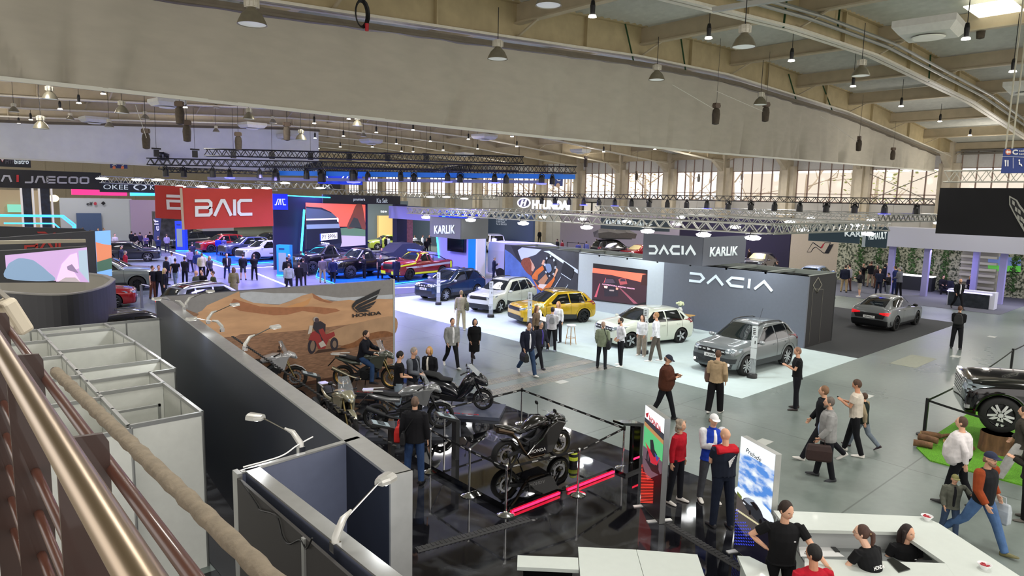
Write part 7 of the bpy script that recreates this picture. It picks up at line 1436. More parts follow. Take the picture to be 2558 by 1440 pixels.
 if hs in('long','longback'):
  q.tube([HP(-.03,0,.05),HP(-.065,0,-.04),HP(-.075,0,-.16),HP(-.07,0,-.3)],[(.085,.06),(.095,.06),(.09,.045),(.05,.025)],12,up=(1,0,0))
  for sg in(1,-1):q.tube([HP(.0,sg*.07,.04),HP(.005,sg*.082,-.06),HP(.0,sg*.085,-.17)],[.03,.026,.012],8)
 if hs=='bob':
  q.tube([HP(-.02,0,.05),HP(-.035,0,-.04),HP(-.04,0,-.12)],[(.095,.075),(.1,.072),(.085,.06)],12,up=(1,0,0))
  for sg in(1,-1):q.tube([HP(.02,sg*.075,.03),HP(.025,sg*.082,-.06),HP(.02,sg*.07,-.1)],[.025,.024,.012],8)
 if hs=='bun':q.sph(HP(-.1,0,.06),.045,10,8)
 if hs=='pony':q.tube([HP(-.09,0,.05),HP(-.14,0,.02),HP(-.15,0,-.08),HP(-.13,0,-.2)],[.025,.035,.032,.012],8)
 if hs=='curly':
  rr=random.Random(3)
  for i in range(26):a=rr.uniform(1.2,5.1);q.sph(HP(.085*math.cos(a),.085*math.sin(a),rr.uniform(-.13,.1)),.034,7,5)
 if hs=='horseshoe':
  q=B();q.tube([HP(.01,.078,-.0),HP(-.06,.07,.0),HP(-.095,0,.0),HP(-.06,-.07,.0),HP(.01,-.078,.0)],[(.012,.03)]+[(.02,.05)]*3+[(.012,.03)],8)
 if q.v:remeshed(q,max(.009,vox),'hair',hcM,root,1 if hs!='curly'else 0)
 if hs in('cap','beanie'):
  n=B();cM=M(hatc or '#1c2230',.8,noise=.1);rings=[]
  for i in range(7):a=(PI/2)*i/6.001;rings.append([HP(.005+.104*math.cos(a)*math.cos(t_),.084*math.cos(a)*math.sin(t_),.035+.095*math.sin(a))for t_ in[2*PI*k_/20 for k_ in range(20)]])
  n.loft(rings)
  if hs=='cap':n.loft([[HP(.08,y*.075,.04),HP(.08+.095*math.sqrt(max(0,1-y*y*.8)),y*.075,.03),HP(.08+.095*math.sqrt(max(0,1-y*y*.8)),y*.075,.036),HP(.08,y*.075,.05)]for y in(-1,-.7,-.35,0,.35,.7,1)])
  n.build('cap',cM,root,smooth=True)
  g=B();g.tube([HP(.0,.073,-.01),HP(-.06,.066,-.03),HP(-.088,0,-.03),HP(-.06,-.066,-.03),HP(.0,-.073,-.01)],[(.008,.03)]+[(.014,.04)]*3+[(.008,.03)],8);g.build('hair',hcM,root,smooth=True)
 if det>=2:
  g=B();
  for sg in(1,-1):g.sph(HP(.0795,sg*.0265,.002),.0095,8,6,(.6,1.3,.7))
  g.build('eye',M('#e8e4de',.2),root,smooth=True);g=B()
  for sg in(1,-1):g.sph(HP(.0845,sg*.0265,.002),.0048,8,6)
  g.build('iris',M('#2c2119',.15),root,smooth=True);g=B()
  for sg in(1,-1):g.tube([HP(.0855,sg*.014,.02),HP(.087,sg*.03,.024),HP(.076,sg*.046,.018)],.0035,5)
  g.build('eyebrow',hcM,root);g=B();g.tube([HP(.082,.022,-.058),HP(.0945,0,-.056),HP(.082,-.022,-.058)],.0038,6);g.build('lips',M('#a8564d',.45),root,smooth=True)
 if P.get('beard')or ov.get('beard'):
  g=B();g.tube([HP(.03,.07,-.05),HP(.07,.045,-.088),HP(.085,0,-.1),HP(.07,-.045,-.088),HP(.03,-.07,-.05)],[(.012,.02),(.016,.024),(.018,.026),(.016,.024),(.012,.02)],8);g.build('beard',hcM,root,smooth=True)
 if ov.get('glasses'):
  g=B()
  for sg in(1,-1):g.tube([HP(.095+0*k_,sg*.028+.02*math.cos(k_*.785),.002+.014*math.sin(k_*.785))for k_ in range(9)],.002,5);g.tube([HP(.09,sg*.05,.005),HP(.0,sg*.08,.005)],.002,5)
  g.build('glasses',BLACK,root)
 root['_']=0;del root['_']
 info=dict(arms=arms,tp=tp,up0=up0,hc=hc,HP=HP,legs=legs,s=s,root=root)
 if extra:extra(info)
 return root,info
def scr(loc,deg):
 """heading for someone at loc: 0 = facing the camera, 90 = facing right in the picture, 180 = back to us, -90 = left"""
 a=math.atan2(EYE.y-loc[1],EYE.x-loc[0]);return a+R(deg)
def P(fx,fy,ty,deg,pose,label,**k):
 """feet at pixel (fx, fy), top of the head at pixel row ty"""
 z=k.pop('z',0);p=gp(fx,fy,z);h=k.pop('h',None)or min(2.0,max(1.0,hgt(p,ty)-z))+k.pop('dh',0);k.setdefault('det',2 if fy>1000 else 1 if fy>760 else 0)
 return person((p.x,p.y),h,scr(p,deg),pose,label=label,z=z,**k)
def Phead(hx,hy,h,deg,pose,label,z=0,**k):
 """head top seen at the pixel, feet hidden"""
 p=gp(hx,hy,h+z);k.setdefault('det',0);return person((p.x,p.y),h,scr(p,deg),pose,label=label,z=z,**k)
def bag_obj(name,loc,dims,col,label,rz=0,cat='bag',strap=None,dz=0):
 o=empty(name,loc,rz,label,cat);b=B();x,y,z=dims[0]/2,dims[1]/2,dims[2]/2
 b.loft([[V((a*k,c*k2,zz))for a,c in((-x,-y),(x,-y),(x,y),(-x,y))]for zz,k,k2 in((-z,.8,.7),(-z*.8,1,1),(z*.3,1,1),(z*.9,.88,.6),(z,.8,.3))]);b.build('bag_body',M(col,.7,noise=.15),o,smooth=False,bev=.02)
 if strap:B().tube(strap,.012,5).build('strap',M(col,.7,noise=.15),o)
 else:B().tube([(-x*.45,0,z*.9),(-x*.35,0,z+.1),(x*.35,0,z+.1),(x*.45,0,z*.9)],.01,6).build('handle',M(col,.7,noise=.15),o,smooth=True)
 return o
def inhand(info,sg,dims,col,name,label,dz=-.1,off=(0,0),cat='bag'):
 """a bag carried in the hand on side sg"""
 r=info['root'];w=[a[3]for a in info['arms']if a[0]==sg][0];q=world(info,w+V((off[0],off[1],-.09)))
 return bag_obj(name,(q.x,q.y,q.z-dims[2]/2+dz+.08),dims,col,label,r.rotation_euler.z,cat)
def world(info,v):r=info['root'];return Matrix.LocRotScale(r.location,r.rotation_euler,r.scale)@V(v)
def phone(info,label,sg=-1):
 a=[q[3]for q in info['arms']if q[0]==sg][0];p=world(info,a+V((.09,.02 if sg<0 else-.02,.035)));o=B().box((0,0,0),(.14,.07,.01),mx=Matrix.Rotation(R(-35),3,'Y')).build('smartphone',BLKGLOSS);o.location=p;o.rotation_euler=(0,0,info['root'].rotation_euler.z);tag(o,label,'phone')
r,i_=P(1128,919,791,20,'walk','man in a grey blazer and white trainers walking left of the woman in black',top='#8d8e8c',tk='jacket',inner='#e8e8ea',bot='#17181c',shoes='#ecebe6',hair='#4a3626',L=(.1,0,-.5),R=(.1,0,-.5),det=2)
P(1184,912,796,15,'walk2','woman in a black knee-length coat and black tights walking beside the grey blazer',top='#0c0c0e',tk='coat',bk='none',bot='#2c2325',shoes='#101012',hair='#191513',hs='bob',fem=1,L=(.08,0,-.5),R=(.08,0,-.5),legs=(-22,34,10,4,1),det=2)
r,i_=P(1151,825,726,180,'stand','person in a pale loose shirt seen from behind by the white estate car',top='#a39d8c',bot='#b3ab92',bk='jogger',shoes='#d6d2c4',hair='#8d7a5e',hs='short')
q=world(i_,(.02,-.27,.12+i_['up0'].z));bag_obj('shoulder_bag',(q.x,q.y,q.z),(.34,.16,.38),'#5d5f4a','olive shoulder bag hanging on the person in the pale loose shirt',i_['root'].rotation_euler.z,strap=[(-.1,0,.15),(-.05,.15,.55),(.1,0,.15)])
P(1158,735,679,-90,'photo','woman in a pale blue top leaning at the side of the dark blue car',top='#9fbcd9',bot='#23395c',hair='#8d6b4a',hs='bun',fem=1,det=1,h=1.66)
P(1233,702,642,90,'phone','man in a dark navy suit beyond the blue and white cars',top='#1a2036',tk='jacket',bot='#1d2740',hair='#8c8a88',hs='short')
r,i_=P(1317,937,800,25,'walk','man in a navy blazer and jeans striding with a black bag',top='#171a2b',tk='jacket',inner='#e6e8ee',bot='#2c405e',bk='jeans',shoes='#e6e4de',hair='#231a14',det=2,hs='short',fat=1.12)
inhand(i_,-1,(.42,.16,.3),'#0d0d0f','handbag','black bag carried by the man in the navy blazer',off=(.0,.02))
P(1347,918,800,40,'walk2','grey haired man in a purple shirt under a dark jacket behind the striding man',top='#232430',tk='jacket',inner='#4a3f8f',bot='#1a1b22',shoes='#111',hair='#8e8c8a',glasses=True,det=1)
r,i_=P(1377,878,768,170,'front','person in a pale sweatshirt seen from behind at the grey counter',top='#b5b3b6',tk='hoodie',bot='#15151a',shoes='#8d93a3',hair='#2b221c')
q=world(i_,(-.15,-.02,.33+i_['up0'].z));bag_obj('sling_bag',(q.x,q.y,q.z),(.1,.2,.26),'#8a8c90','grey sling bag on the back of the person at the grey counter',i_['root'].rotation_euler.z)
P(1337,868,765,60,'stand','woman with long brown hair and a brown top at the left of the grey counter',top='#6b5a48',bot='#26221f',hair='#6b4a30',hs='long',fem=1,h=1.68)
P(1393,855,751,-40,'stand','staff woman with long blond hair and white blouse behind the grey counter',top='#dfe0e2',bot='#2a2a30',hair='#b5834c',hs='long',fem=1,h=1.7)
r,i_=P(1502,921,804,170,'pockets','older man in a pale green jacket with a black shoulder bag, seen from behind',top='#7d8770',tk='jacket',bot='#23262c',shoes='#15161a',hair='#a58a78',hs='crew',det=2)
q=world(i_,(-.05,-.25,-.02+i_['up0'].z));bag_obj('shoulder_bag',(q.x,q.y,q.z),(.32,.13,.3),'#15161a','black shoulder bag of the man in the pale green jacket',i_['root'].rotation_euler.z,strap=[(-.1,0,.12),(-.06,.2,.62),(.1,0,.12)])
P(1548,915,794,-70,'stand','bearded man in white shirt and black trousers before the nose of the white hatchback',top='#dcdde2',bot='#17181c',shoes='#ecebe6',hair='#2b2019',beard=True,L=(.12,-.05,-.42),R=(.12,-.05,-.42),det=2)
P(1601,890,787,-25,'pockets','young woman with long brown hair, white blouse and beige wide trousers by the white hatchback',top='#dfe0e2',bot='#94897c',bk='wide',shoes='#d8d2c8',hair='#4a2f22',hs='long',fem=1,det=2)
P(1636,904,780,-100,'pockets','tall fair bearded man in white shirt and brown trousers beside the white hatchback',top='#dfe0e4',bot='#57514a',shoes='#ecebe6',hair='#a5794e',beard=True,legs=(12,4,-10,4,3),det=2)
r,i_=P(1985,1023,868,-80,'phone','man in a black t-shirt looking at his phone by the large grey off-road car',top='#101114',tk='tshirt',bot='#14151b',shoes='#2e2422',hair='#8a6752',hs='crew',det=2,head=(0,-22));phone(i_,'phone held by the man in the black t-shirt beside the grey car')
r,i_=P(1784,1032,876,165,'walk','person in a beige sweater and black striped trousers hugging a brown bag',top='#a58f70',tk='hoodie',bot='#111114',bk='wide',shoes='#d9d6cf',hair='#5a4030',hs='short',L=(.22,-.08,-.25),R=(.05,.05,-.5),legs=(-6,10,8,4,3),det=2)
q=world(i_,(.12,.27,.08+i_['up0'].z));bag_obj('handbag',(q.x,q.y,q.z),(.3,.16,.4),'#5e4438','brown leather bag held by the person in the beige sweater',i_['root'].rotation_euler.z+.4)
r,i_=P(1657,1048,883,75,'phone','heavy man in a rust brown fleece and navy cap walking with his phone',top='#4d2a1c',tk='jacket',bot='#15161c',shoes='#1a1a1c',hair='#5a4a40',hs='cap',hatc='#1d2233',fat=1.5,legs=(18,4,-16,10,3),glasses=True,det=2,inner='#23252c');phone(i_,'phone held by the heavy man in the rust brown fleece')
P(995,1045,865,100,'front','young man in a black t-shirt and pale jeans looking down at the bikes',top='#0f0f12',tk='tshirt',bot='#8b9aa6',bk='jeans',shoes='#15151a',hair='#17120f',head=(0,-30),det=2,z=.012,h=1.8)
P(1030,1030,866,60,'front','grey haired man in a navy quilted vest over a grey shirt between the bikes',top='#1b1e27',tk='vesttop',armcol='#5f646c',inner='#6b7078',bot='#4a4a4e',shoes='#222',hair='#9a8f86',head=(0,-28),det=2,z=.012,fat=1.2,h=1.8)
P(1073,1012,868,-30,'pockets','blond woman in a black quilted coat and white collar by the bikes',top='#151519',tk='parka',inner='#d8d3c8',bot='#17171b',shoes='#111',hair='#b98f52',hs='bob',fem=1,det=2,z=.012,h=1.68)
r,i_=P(1035,1205,990,168,'stand','man in a black leather jacket and blue jeans seen from behind by the rope posts',top='#16161a',tk='jacket',bot='#2f466e',bk='jeans',shoes='#1a1a1c',hair='#6b5648',hs='crew',det=2,z=.012,fat=1.1,h=1.8)
q=world(i_,(-.12,.2,.0+i_['up0'].z));bag_obj('shoulder_bag',(q.x,q.y,q.z),(.2,.09,.28),'#1b1b1e','black bag of the man in the leather jacket',i_['root'].rotation_euler.z,strap=[(-.05,0,.1),(-.06,-.25,.5),(.05,0,.1)])
q=world(i_,(.15,.36,.05+i_['up0'].z));bag_obj('carrier_bag',(q.x,q.y,q.z-.05),(.3,.12,.34),'#cf2a25','red carrier bag beside the man in the leather jacket',i_['root'].rotation_euler.z)
P(1686,1255,1050,60,'stand','woman with curly grey hair in a red top behind the red light box',top='#b01728',bot='#14161e',shoes='#dfdad4',hair='#8f8272',hs='curly',fem=1,det=2,z=.012,h=1.68)
P(1768,1252,1040,25,'phone','man in a blue and white college jacket and white cap talking',top='#1f3fae',tk='jacket',armcol='#dcdde0',inner='#e8e8ea',bot='#4a4c52',bk='jeans',shoes='#e8e4dc',hair='#6b5a4a',hs='cap',hatc='#e6e6e6',det=2,z=.012,h=1.78,head=(0,-5))
def wing_back(i):
 b=B();tp=i['tp'];
 for k,(y,z_,l)in enumerate([(-.02,.42,.0),(-.01,.38,.0),(.0,.34,.0),(.01,.30,.0),(.02,.26,0)]):
  b.add([tp(-.17,.03-k*.005,.3-k*.022),tp(-.168,-.1+k*.018,.4-k*.04),tp(-.168,-.1+k*.02,.385-k*.042),tp(-.17,.02-k*.005,.282-k*.022)],[(0,1,2,3)])
 b.build('wing_emblem',M('#e6e6e6',.6),i['root'])
 g=B();g.tube([tp(-.0,y,.455)for y in(-.19,-.1,0,.1,.19)],[(.14,.075)]*5,10,up=(0,0,1));remeshed(g,.012,'shoulder_panel',cloth('#c01c2a'),i['root'],1)
P(1800,1318,1062,-150,'phone','bald man in a navy and red team shirt with a white wing on the back',top='#1c2230',tk='polo',bot='#1b2233',bk='jeans',shoes='#2a2a2e',hair='#a08a7a',hs='none',det=2,z=.012,fat=1.25,h=1.84,extra=wing_back,head=(20,-12))
r,i_=P(2048,1150,944,-75,'walk','tall man in black with white trainers walking behind the grey blazer',top='#14161a',tk='jacket',bot='#14151b',shoes='#d9d6cf',hair='#7a5a40',legs=(30,6,-26,20,2),head=(-20,0),h=1.86)
r,i_=P(2060,1197,993,-80,'walk2','man in a light grey blazer with a brown leather briefcase',top='#8f8f8d',tk='jacket',bot='#14151b',shoes='#23262a',hair='#5f564e',beard=True,inner='#aebfdc',fat=1.25,legs=(-4,8,12,3,2),h=1.82)
inhand(i_,1,(.5,.16,.36),'#2e1a16','briefcase','brown leather briefcase carried by the man in the light grey blazer',off=(0,.06))
r,i_=P(2130,1135,951,-100,'phone','muscular man in a cream t-shirt and black trousers walking with a phone',top='#c9bfb0',tk='tshirt',bot='#0f1014',shoes='#e2ded6',hair='#4a3426',legs=(-8,10,16,4,3),fat=1.1,h=1.83,skin='m');phone(i_,'phone held by the man in the cream t-shirt')
P(2150,1120,1030,-110,'walk','child in a dark green college jacket behind the man in the cream t-shirt',top='#16231f',tk='jacket',bot='#6f7a84',bk='jeans',shoes='#3a2a30',hair='#4a3426',h=1.42,armcol='#8f8268')
r,i_=P(2387,872,765,175,'front','person with a black backpack standing alone in the aisle, back to us',top='#121316',tk='hoodie',bot='#15151b',bk='jogger',shoes='#15151a',hair='#5a3a28')
q=world(i_,(-.18,0,.3+i_['up0'].z));bag_obj('backpack',(q.x,q.y,q.z),(.18,.3,.45),'#1a1a1d','black backpack worn by the person alone in the aisle',i_['root'].rotation_euler.z)
P(2391,773,694,25,'walk','bald bearded man in a black suit walking left of the far reception desk',top='#0e0f13',tk='jacket',inner='#e6e6ea',bot='#101116',shoes='#111',hair='#2a1f1a',hs='none',beard=True,det=1)
r,i_=P(2385,1262,1072,-100,'walk','stout man in a white shirt and black trousers at the edge of the grass',top='#d8d3d2',bot='#101116',shoes='#111',hair='#4a3626',hs='crew',fat=1.85,h=1.82,legs=(14,5,-10,15,3),tk='shirt')
r,i_=P(2440,1368,1105,60,'walk','man in a dark puffer vest with rust sleeves holding a child by the hand',top='#191a1d',tk='vesttop',armcol='#8a3d1c',bot='#4c6a94',bk='jeans',shoes='#6f6b45',hair='#7a5f48',hs='cap',hatc='#1c2440',beard=True,glasses=True,legs=(26,4,-24,22,3),h=1.82,fat=1.15,L=(.05,.12,-.45))
inhand(i_,1,(.3,.12,.38),'#aeb6bb','carrier_bag','pale plastic carrier bag held by the man in the puffer vest',off=(.05,.05))
P(2367,1345,1222,20,'walk','small child in a grey green jacket and olive cap holding a hand',top='#5a5c52',tk='jacket',inner='#1b1c20',bot='#3a4a63',bk='jeans',shoes='#6f6b45',hair='#7a5f48',hs='cap',hatc='#7d7a48',h=1.2,L=(-.05,.25,-.2),legs=(10,4,-8,8,3))
P(2542,1205,1010,-95,'walk','person in pale grey trousers and a dark checked shirt cut by the right edge',top='#3c3832',tk='jacket',bot='#a9a8a5',bk='wide',shoes='#d8d2cc',hair='#2c221c',h=1.74)
P(2560,1300,1110,-80,'phone','person in a long black skirt cut by the right edge',top='#26241f',tk='jacket',bk='wide',bot='#0f0f12',shoes='#5b5750',hair='#3a2a20',h=1.7)
def badge(i):
 p=i['tp'](.128,.075,.33);b=B();b.box(p,(.004,.075,.014));b.build('chest_lettering',M('#e6e6e6',.6),i['root'])
p=gp(1958,1500,0);p=gp(1963,1250,1.86)
person((p.x,p.y),1.86,scr(p,22),'hip',label='young man in a black polo shirt standing at the desk, hand on his hip',top='#101113',tk='polo',bot='#101114',hair='#2b1d14',det=3,z=0,extra=badge,R=(-.02,.0,-.33),poleR=(-.4,1,.1),L=(.34,.25,-.34),poleL=(-.3,.3,-1),head=(25,-14))
p=gp(2268,1293,1.42);person((p.x,p.y),1.68,scr(p,30),'sit',label='seated dark haired woman in a black polo shirt looking to the right',top='#101113',tk='polo',bot='#101114',hair='#241714',hs='long',fem=1,det=3,z=-.08,seat=.62,extra=badge,head=(25,0),L=(.2,.05,-.38),R=(.2,.05,-.38),bk='trousers')
def back_word(i):
 tp=i['tp'];o=text('HONDA',Plane((0,0,0),(1,0,0)),[(0,0),(1,0),(0,1)],WHITE,i['root'],px=False,thick=0,bold=.03,name='back_lettering')
 for v in o.data.vertices:v.co=tp(-.128,.1-v.co.x*.2,.24+v.co.z*.05)
def hair_clip(i):B().tube([i['HP'](-.115,y,.03)for y in(-.03,0,.03)],.012,6).build('hair_claw',M('#b59a70',.4),i['root'])
p=gp(2200,1350,1.55);person((p.x,p.y),1.68,scr(p,-125),'stand',label='woman with glasses and brown ponytail reaching over the desk, HONDA on her back',top='#101113',tk='polo',bot='#101114',hair='#4a3228',hs='pony',fem=1,det=3,z=0,lean=22,glasses=True,L=(.42,.1,-.3),R=(.3,.0,-.35),extra=lambda i:(hair_clip(i),back_word(i)),head=(35,0),skin='p')
p=gp(2038,1378,1.68);person((p.x,p.y),1.74,scr(p,-150),'stand',label='person with short black hair, glasses and red shirt at the bottom edge by the desk',top='#b5182c',bot='#101114',hair='#14100e',det=3,z=0,glasses=True,head=(30,-15),skin='m')
G=[(2107,731,662,175,'stand','man in a navy jacket and beige trousers beside the pale blue car',dict(top='#191d2e',tk='jacket',bot='#a08d6a',hair='#3a2a20')),(2118,728,660,-120,'stand','bearded man in a pale shirt beside the navy jacket',dict(top='#9c9a9c',bot='#5a3d38',hair='#2a1f1a',beard=True)),(2115,700,648,10,'stand','man in a bright yellow t-shirt at the far white wall',dict(top='#d9a800',tk='tshirt',bot='#2a2a30',hair='#2a1f1a')),(2152,715,658,20,'photo','person in black filming at the left of the standing group',dict(top='#1b1b1f',bot='#3a3638',hair='#3a2a20')),(2172,718,653,-160,'photo','tall man in a black hoodie and beige trousers in the standing group',dict(top='#141418',tk='hoodie',bot='#97826a',hair='#4a3020',skin='m')),(2145,742,675,-70,'phone','person in a black top and beige shorts stepping out of the group',dict(top='#17171c',tk='hoodie',bot='#9c9488',bk='shorts',shoes='#c9c7c2',hair='#3a2a20')),(2188,722,663,-20,'stand','woman in the middle of the standing group',dict(top='#2a2024',bot='#6b4a3c',hair='#3a2420',hs='long',fem=1)),(2193,738,672,180,'phone','man with thin hair in a dark blue jumper in front of the standing group',dict(top='#1c2236',bot='#1c2032',hair='#9c7f68',hs='horseshoe')),(2205,730,660,175,'stand','dark suited man at the right of the group',dict(top='#151a2e',tk='jacket',bot='#15182a',hair='#1a1412')),(2216,745,682,-60,'phone','man in a black top and grey jeans pointing, front right of the group',dict(top='#15151a',tk='hoodie',bot='#6b7078',bk='jeans',hair='#1a1412')),(2232,738,664,-110,'stand','man in a bright navy suit beside the older man in grey',dict(top='#1d2a58',tk='jacket',bot='#1d2a58',hair='#2a1f1a')),(2243,742,665,-120,'front','older man in a grey blazer and black trousers at the right end of the group',dict(top='#5f6166',tk='jacket',bot='#101116',hair='#8a8886')),(2214,718,656,-30,'stand','officer-like person in dark blue behind the group',dict(top='#1a1f33',tk='jacket',bot='#1a1f33',hair='#1a1412')),(2345,704,650,-60,'stand','man in a beige sweater leaning at the white pillar',dict(top='#b3a790',bot='#1c1c20',hair='#3a2a20')),(2075,783,703,-60,'phone','man in a dark bomber jacket at the black end of the grey wall',dict(top='#14161c',tk='jacket',inner='#e0e0e4',bot='#2c3038',bk='jeans',shoes='#15161a',hair='#2a1f1a',det=1)),(2545,735,672,-120,'stand','person standing at the right edge behind the hanging plants',dict(top='#b9a7a4',bot='#26304a',hair='#2a1f1a',hs='long'))]
for fx,fy,ty,dg,ps,lb,kw in G:P(fx,fy,ty,dg,ps,lb,group=None,**kw)
p=gp(2425,693,1.25);person((p.x,p.y),1.68,scr(p,15),'sit',label='blond woman sitting behind the far white reception desk',top='#1d1a26',bot='#1d1a26',hair='#b5915c',hs='long',fem=1,det=0,z=0,seat=.6)
p=gp(2357,690,1.25);person((p.x,p.y),1.72,scr(p,20),'sit',label='person with a dark beret sitting in the dark armchair by the white pillar',top='#15151c',tk='jacket',bot='#15151c',hair='#111',det=0,seat=.5)
for hx,hy,lb,kw in[(1603,610,'',{})][:0]:pass
BG=[(1491,597,'man in a white shirt between the tent car and the red car','#dcd8e6'),(1508,600,'man in pale clothes beside the man in the white shirt','#c9cfe0'),(1513,598,'fair haired man in a navy jacket by the red car','#1e2c5a'),(1535,601,'person in dark clothes left of the red windscreen','#2a2430'),(1465,603,'person in blue before the dark off-road car','#5a5f96'),(1445,605,'seated person in violet light near the metal frame','#474a80'),(1405,600,'person in a red top near the metal frame','#7a2430'),(1393,597,'dark dressed person left of the red top','#1c1c24'),(1348,575,'person in black standing by the red fire cabinet','#17171b'),(1903,617,'man in a dark suit beyond the grey car, resting his chin','#15161c'),(1943,652,'man in a dark suit right of the grey car','#16171d'),(1873,622,'person whose head shows over the grey car','#2a1f22')]
for hx,hy,lb,c in BG:Phead(hx,hy,1.76,random.choice((-120,-40,30,160)),'stand',lb,top=c,tk='jacket',hair='#3a2a20')
J=[(397,640,592,-175,'stand','man in navy at the far left group, back to us','#1c2548','#1c2233',{}),(418,632,584,170,'stand','person in a lilac grey jumper right of the navy man','#7d7690','#201f28',{}),(608,700,631,175,'stand','man with a dark jacket and shorts walking away at the blue stand','#17181e','#3a3c40',dict(bk='shorts')),(636,701,631,178,'stand','person all in black with lettering on the back, walking away','#101014','#0f0f13',{}),(568,698,633,10,'stand','man in a dark jacket and white t-shirt walking towards us','#1e1c26','#26355c',dict(inner='#c9c4dc',tk='jacket')),(525,705,632,30,'stand','woman with a small bag standing alone in olive','#3c3a44','#1c1b24',dict(hs='long',fem=1,hair='#a58a5c')),(506,698,626,170,'stand','tall man in a cream jacket in the centre group','#bdb895','#14141a',dict(tk='jacket')),(494,690,628,15,'stand','man in a blue blazer facing the cream jacket','#20305c','#8d88a8',dict(tk='jacket')),(463,712,633,150,'stand','man in a dark grey jacket with his arm out','#24242e','#1a1c28',dict(tk='jacket')),(440,715,640,170,'stand','man in a black t-shirt and pale jeans in the left group','#15141a','#7f8fa0',dict(tk='tshirt',bk='jeans')),(432,695,628,-160,'hoodie'if 0 else 'stand','person in a white hooded jacket in the left group','#b9c4cc','#2a3040',dict(tk='hoodie')),(417,712,641,120,'stand','man in a dark blue jacket bending forward','#1c2236','#1a1c28',dict(tk='jacket')),(476,680,620,-150,'stand','person in a pale lilac striped shirt','#8a7fa8','#20203a',{}),(482,660,607,160,'stand','person in dark clothes behind the striped shirt','#26263a','#1a1a2c',{}),(546,640,583,-170,'stand','man in a bright blue shirt before the white car','#1a2fae','#1f2c5c',{}),(560,640,590,30,'stand','person beside the bright blue shirt','#4a4a7c','#20243c',{}),(462,618,570,20,'stand','person in black by the far blue totem','#15151c','#12121a',{}),(330,622,580,150,'stand','dark dressed person in the group below the rooftop tent','#171a26','#1a1a22',{}),(339,626,582,160,'stand','person in black with beige trousers in the group below the rooftop tent','#121218','#a39680',{}),(352,624,584,-150,'stand','person in violet grey in the group below the rooftop tent','#37304a','#1c1a26',{}),(366,634,577,20,'phone','person looking at a phone in the group below the rooftop tent','#4a3f5c','#17161e',{}),(376,622,575,170,'stand','person by the dark elf flag'.replace('elf ','oil brand '),'#14141c','#14141c',{}),(806,707,638,175,'stand','man in a grey brown jumper and beige trousers watching the black pickups','#6f6670','#a39478',dict(det=1)),(832,709,642,178,'stand','man in a navy jacket and dark trousers watching the black pickups','#1c2348','#15151e',dict(tk='jacket',det=1)),(910,700,645,-60,'phone','man in black reading a white leaflet by the black pickup','#121217','#121217',dict(det=1)),(950,700,651,30,'stand','tattooed man in a patterned black shirt between the two pickups','#26262c','#15151c',dict(tk='tshirt',det=1)),(990,708,653,170,'stand','man in a dark blue coat at the front wheel of the fire service pickup','#1a1f38','#17171f',dict(tk='coat',det=1)),(953,675,634,10,'stand','man in a dark suit and white shirt behind the pickups','#1a1c2c','#1a1c2c',dict(tk='jacket',inner='#d8d8e6')),(985,668,627,150,'stand','grey haired man in a green grey jumper behind the red bonnet','#6b7a7c','#2a2a30',dict(hair='#a8a29c')),(997,672,634,-150,'stand','bald man in a pale blue shirt behind the red bonnet','#8f9cc0','#2a2a30',dict(hs='none')),(765,690,625,170,'stand','man in a black suit left of the black pickups','#0f0f14','#0f0f14',dict(tk='jacket')),(752,688,626,150,'stand','man in a long black coat left of the black pickups','#111116','#0f0f14',dict(tk='coat')),(722,700,636,120,'stand','bald man in a navy suit beside the blue info pillar','#1c2038','#1c2038',dict(tk='jacket',hs='horseshoe')),(1230-165,640,575,20,'stand','person in black by the white arch','#101016','#101016',{})]
for fx,fy,ty,dg,ps,lb,tc_,bc,kw in J:
 kw.setdefault('hair',random.choice(('#2a1f1a','#3c2a1e','#5c4632')));P(fx,fy,ty,dg,random.choice(('stand','walk','front','pockets'))if ps=='stand'else ps,lb,top=tc_,bot=bc,h=1.76,**kw)
for hx,hy,dg,lb,kw in[(721,658,175,'person in a pale grey hoodie seen over the desert wall',dict(top='#8f9690',tk='hoodie',det=1)),(746,655,172,'person with a printed black shirt seen over the desert wall',dict(top='#101014',det=1)),(757,645,160,'person in a dark grey hoodie with a cup, behind the printed shirt',dict(top='#33323a',tk='hoodie',det=1)),(717,642,170,'man bending behind the grey hoodie',dict(top='#15161f',tk='jacket')),(488,676,60,'man with a shaved head in an olive sweater behind the silver car',dict(top='#3f4630',hs='none',det=1)),(505,674,-40,'man in black between the two olive sweaters',dict(top='#15151a',det=1)),(533,677,-70,'man in an olive sweater, profile to the left, behind the silver car',dict(top='#424a34',det=1)),(583,668,170,'woman with long hair in a khaki coat behind the desert wall',dict(top='#7a7350',tk='coat',hs='long',hair='#5a3e2a',fem=1,det=1)),(379,664,60,'man in a black t-shirt and brown trousers by the sign post',dict(top='#141417',tk='tshirt',bot='#5c3826',det=1)),(396,663,10,'man in black facing us behind the blond woman',dict(top='#15151a',det=1)),(409,670,80,'blond woman in black with a long ponytail',dict(top='#15151a',hs='long',hair='#c9b27a',fem=1,det=1)),(301,614,60,'man in a dark jacket behind the sage pickup',dict(top='#23262c',tk='jacket')),(311,627,80,'older man in a red jacket behind the sage pickup',dict(top='#9c1c28',tk='jacket',hair='#8f8a86'))]:
 Phead(hx,hy,1.78,dg,'stand',lb,**dict(dict(bot='#1c1c22',hair='#3a2a20'),**kw))
Phead(130,789,1.6,160,'stand','bald man in a dark red jacket inside the curved stand',top='#5c1a22',hs='none',det=1);Phead(97,785,1.6,20,'stand','person with a screen glow behind, inside the curved stand',top='#2a2024',det=1)
rr=random.Random(11)
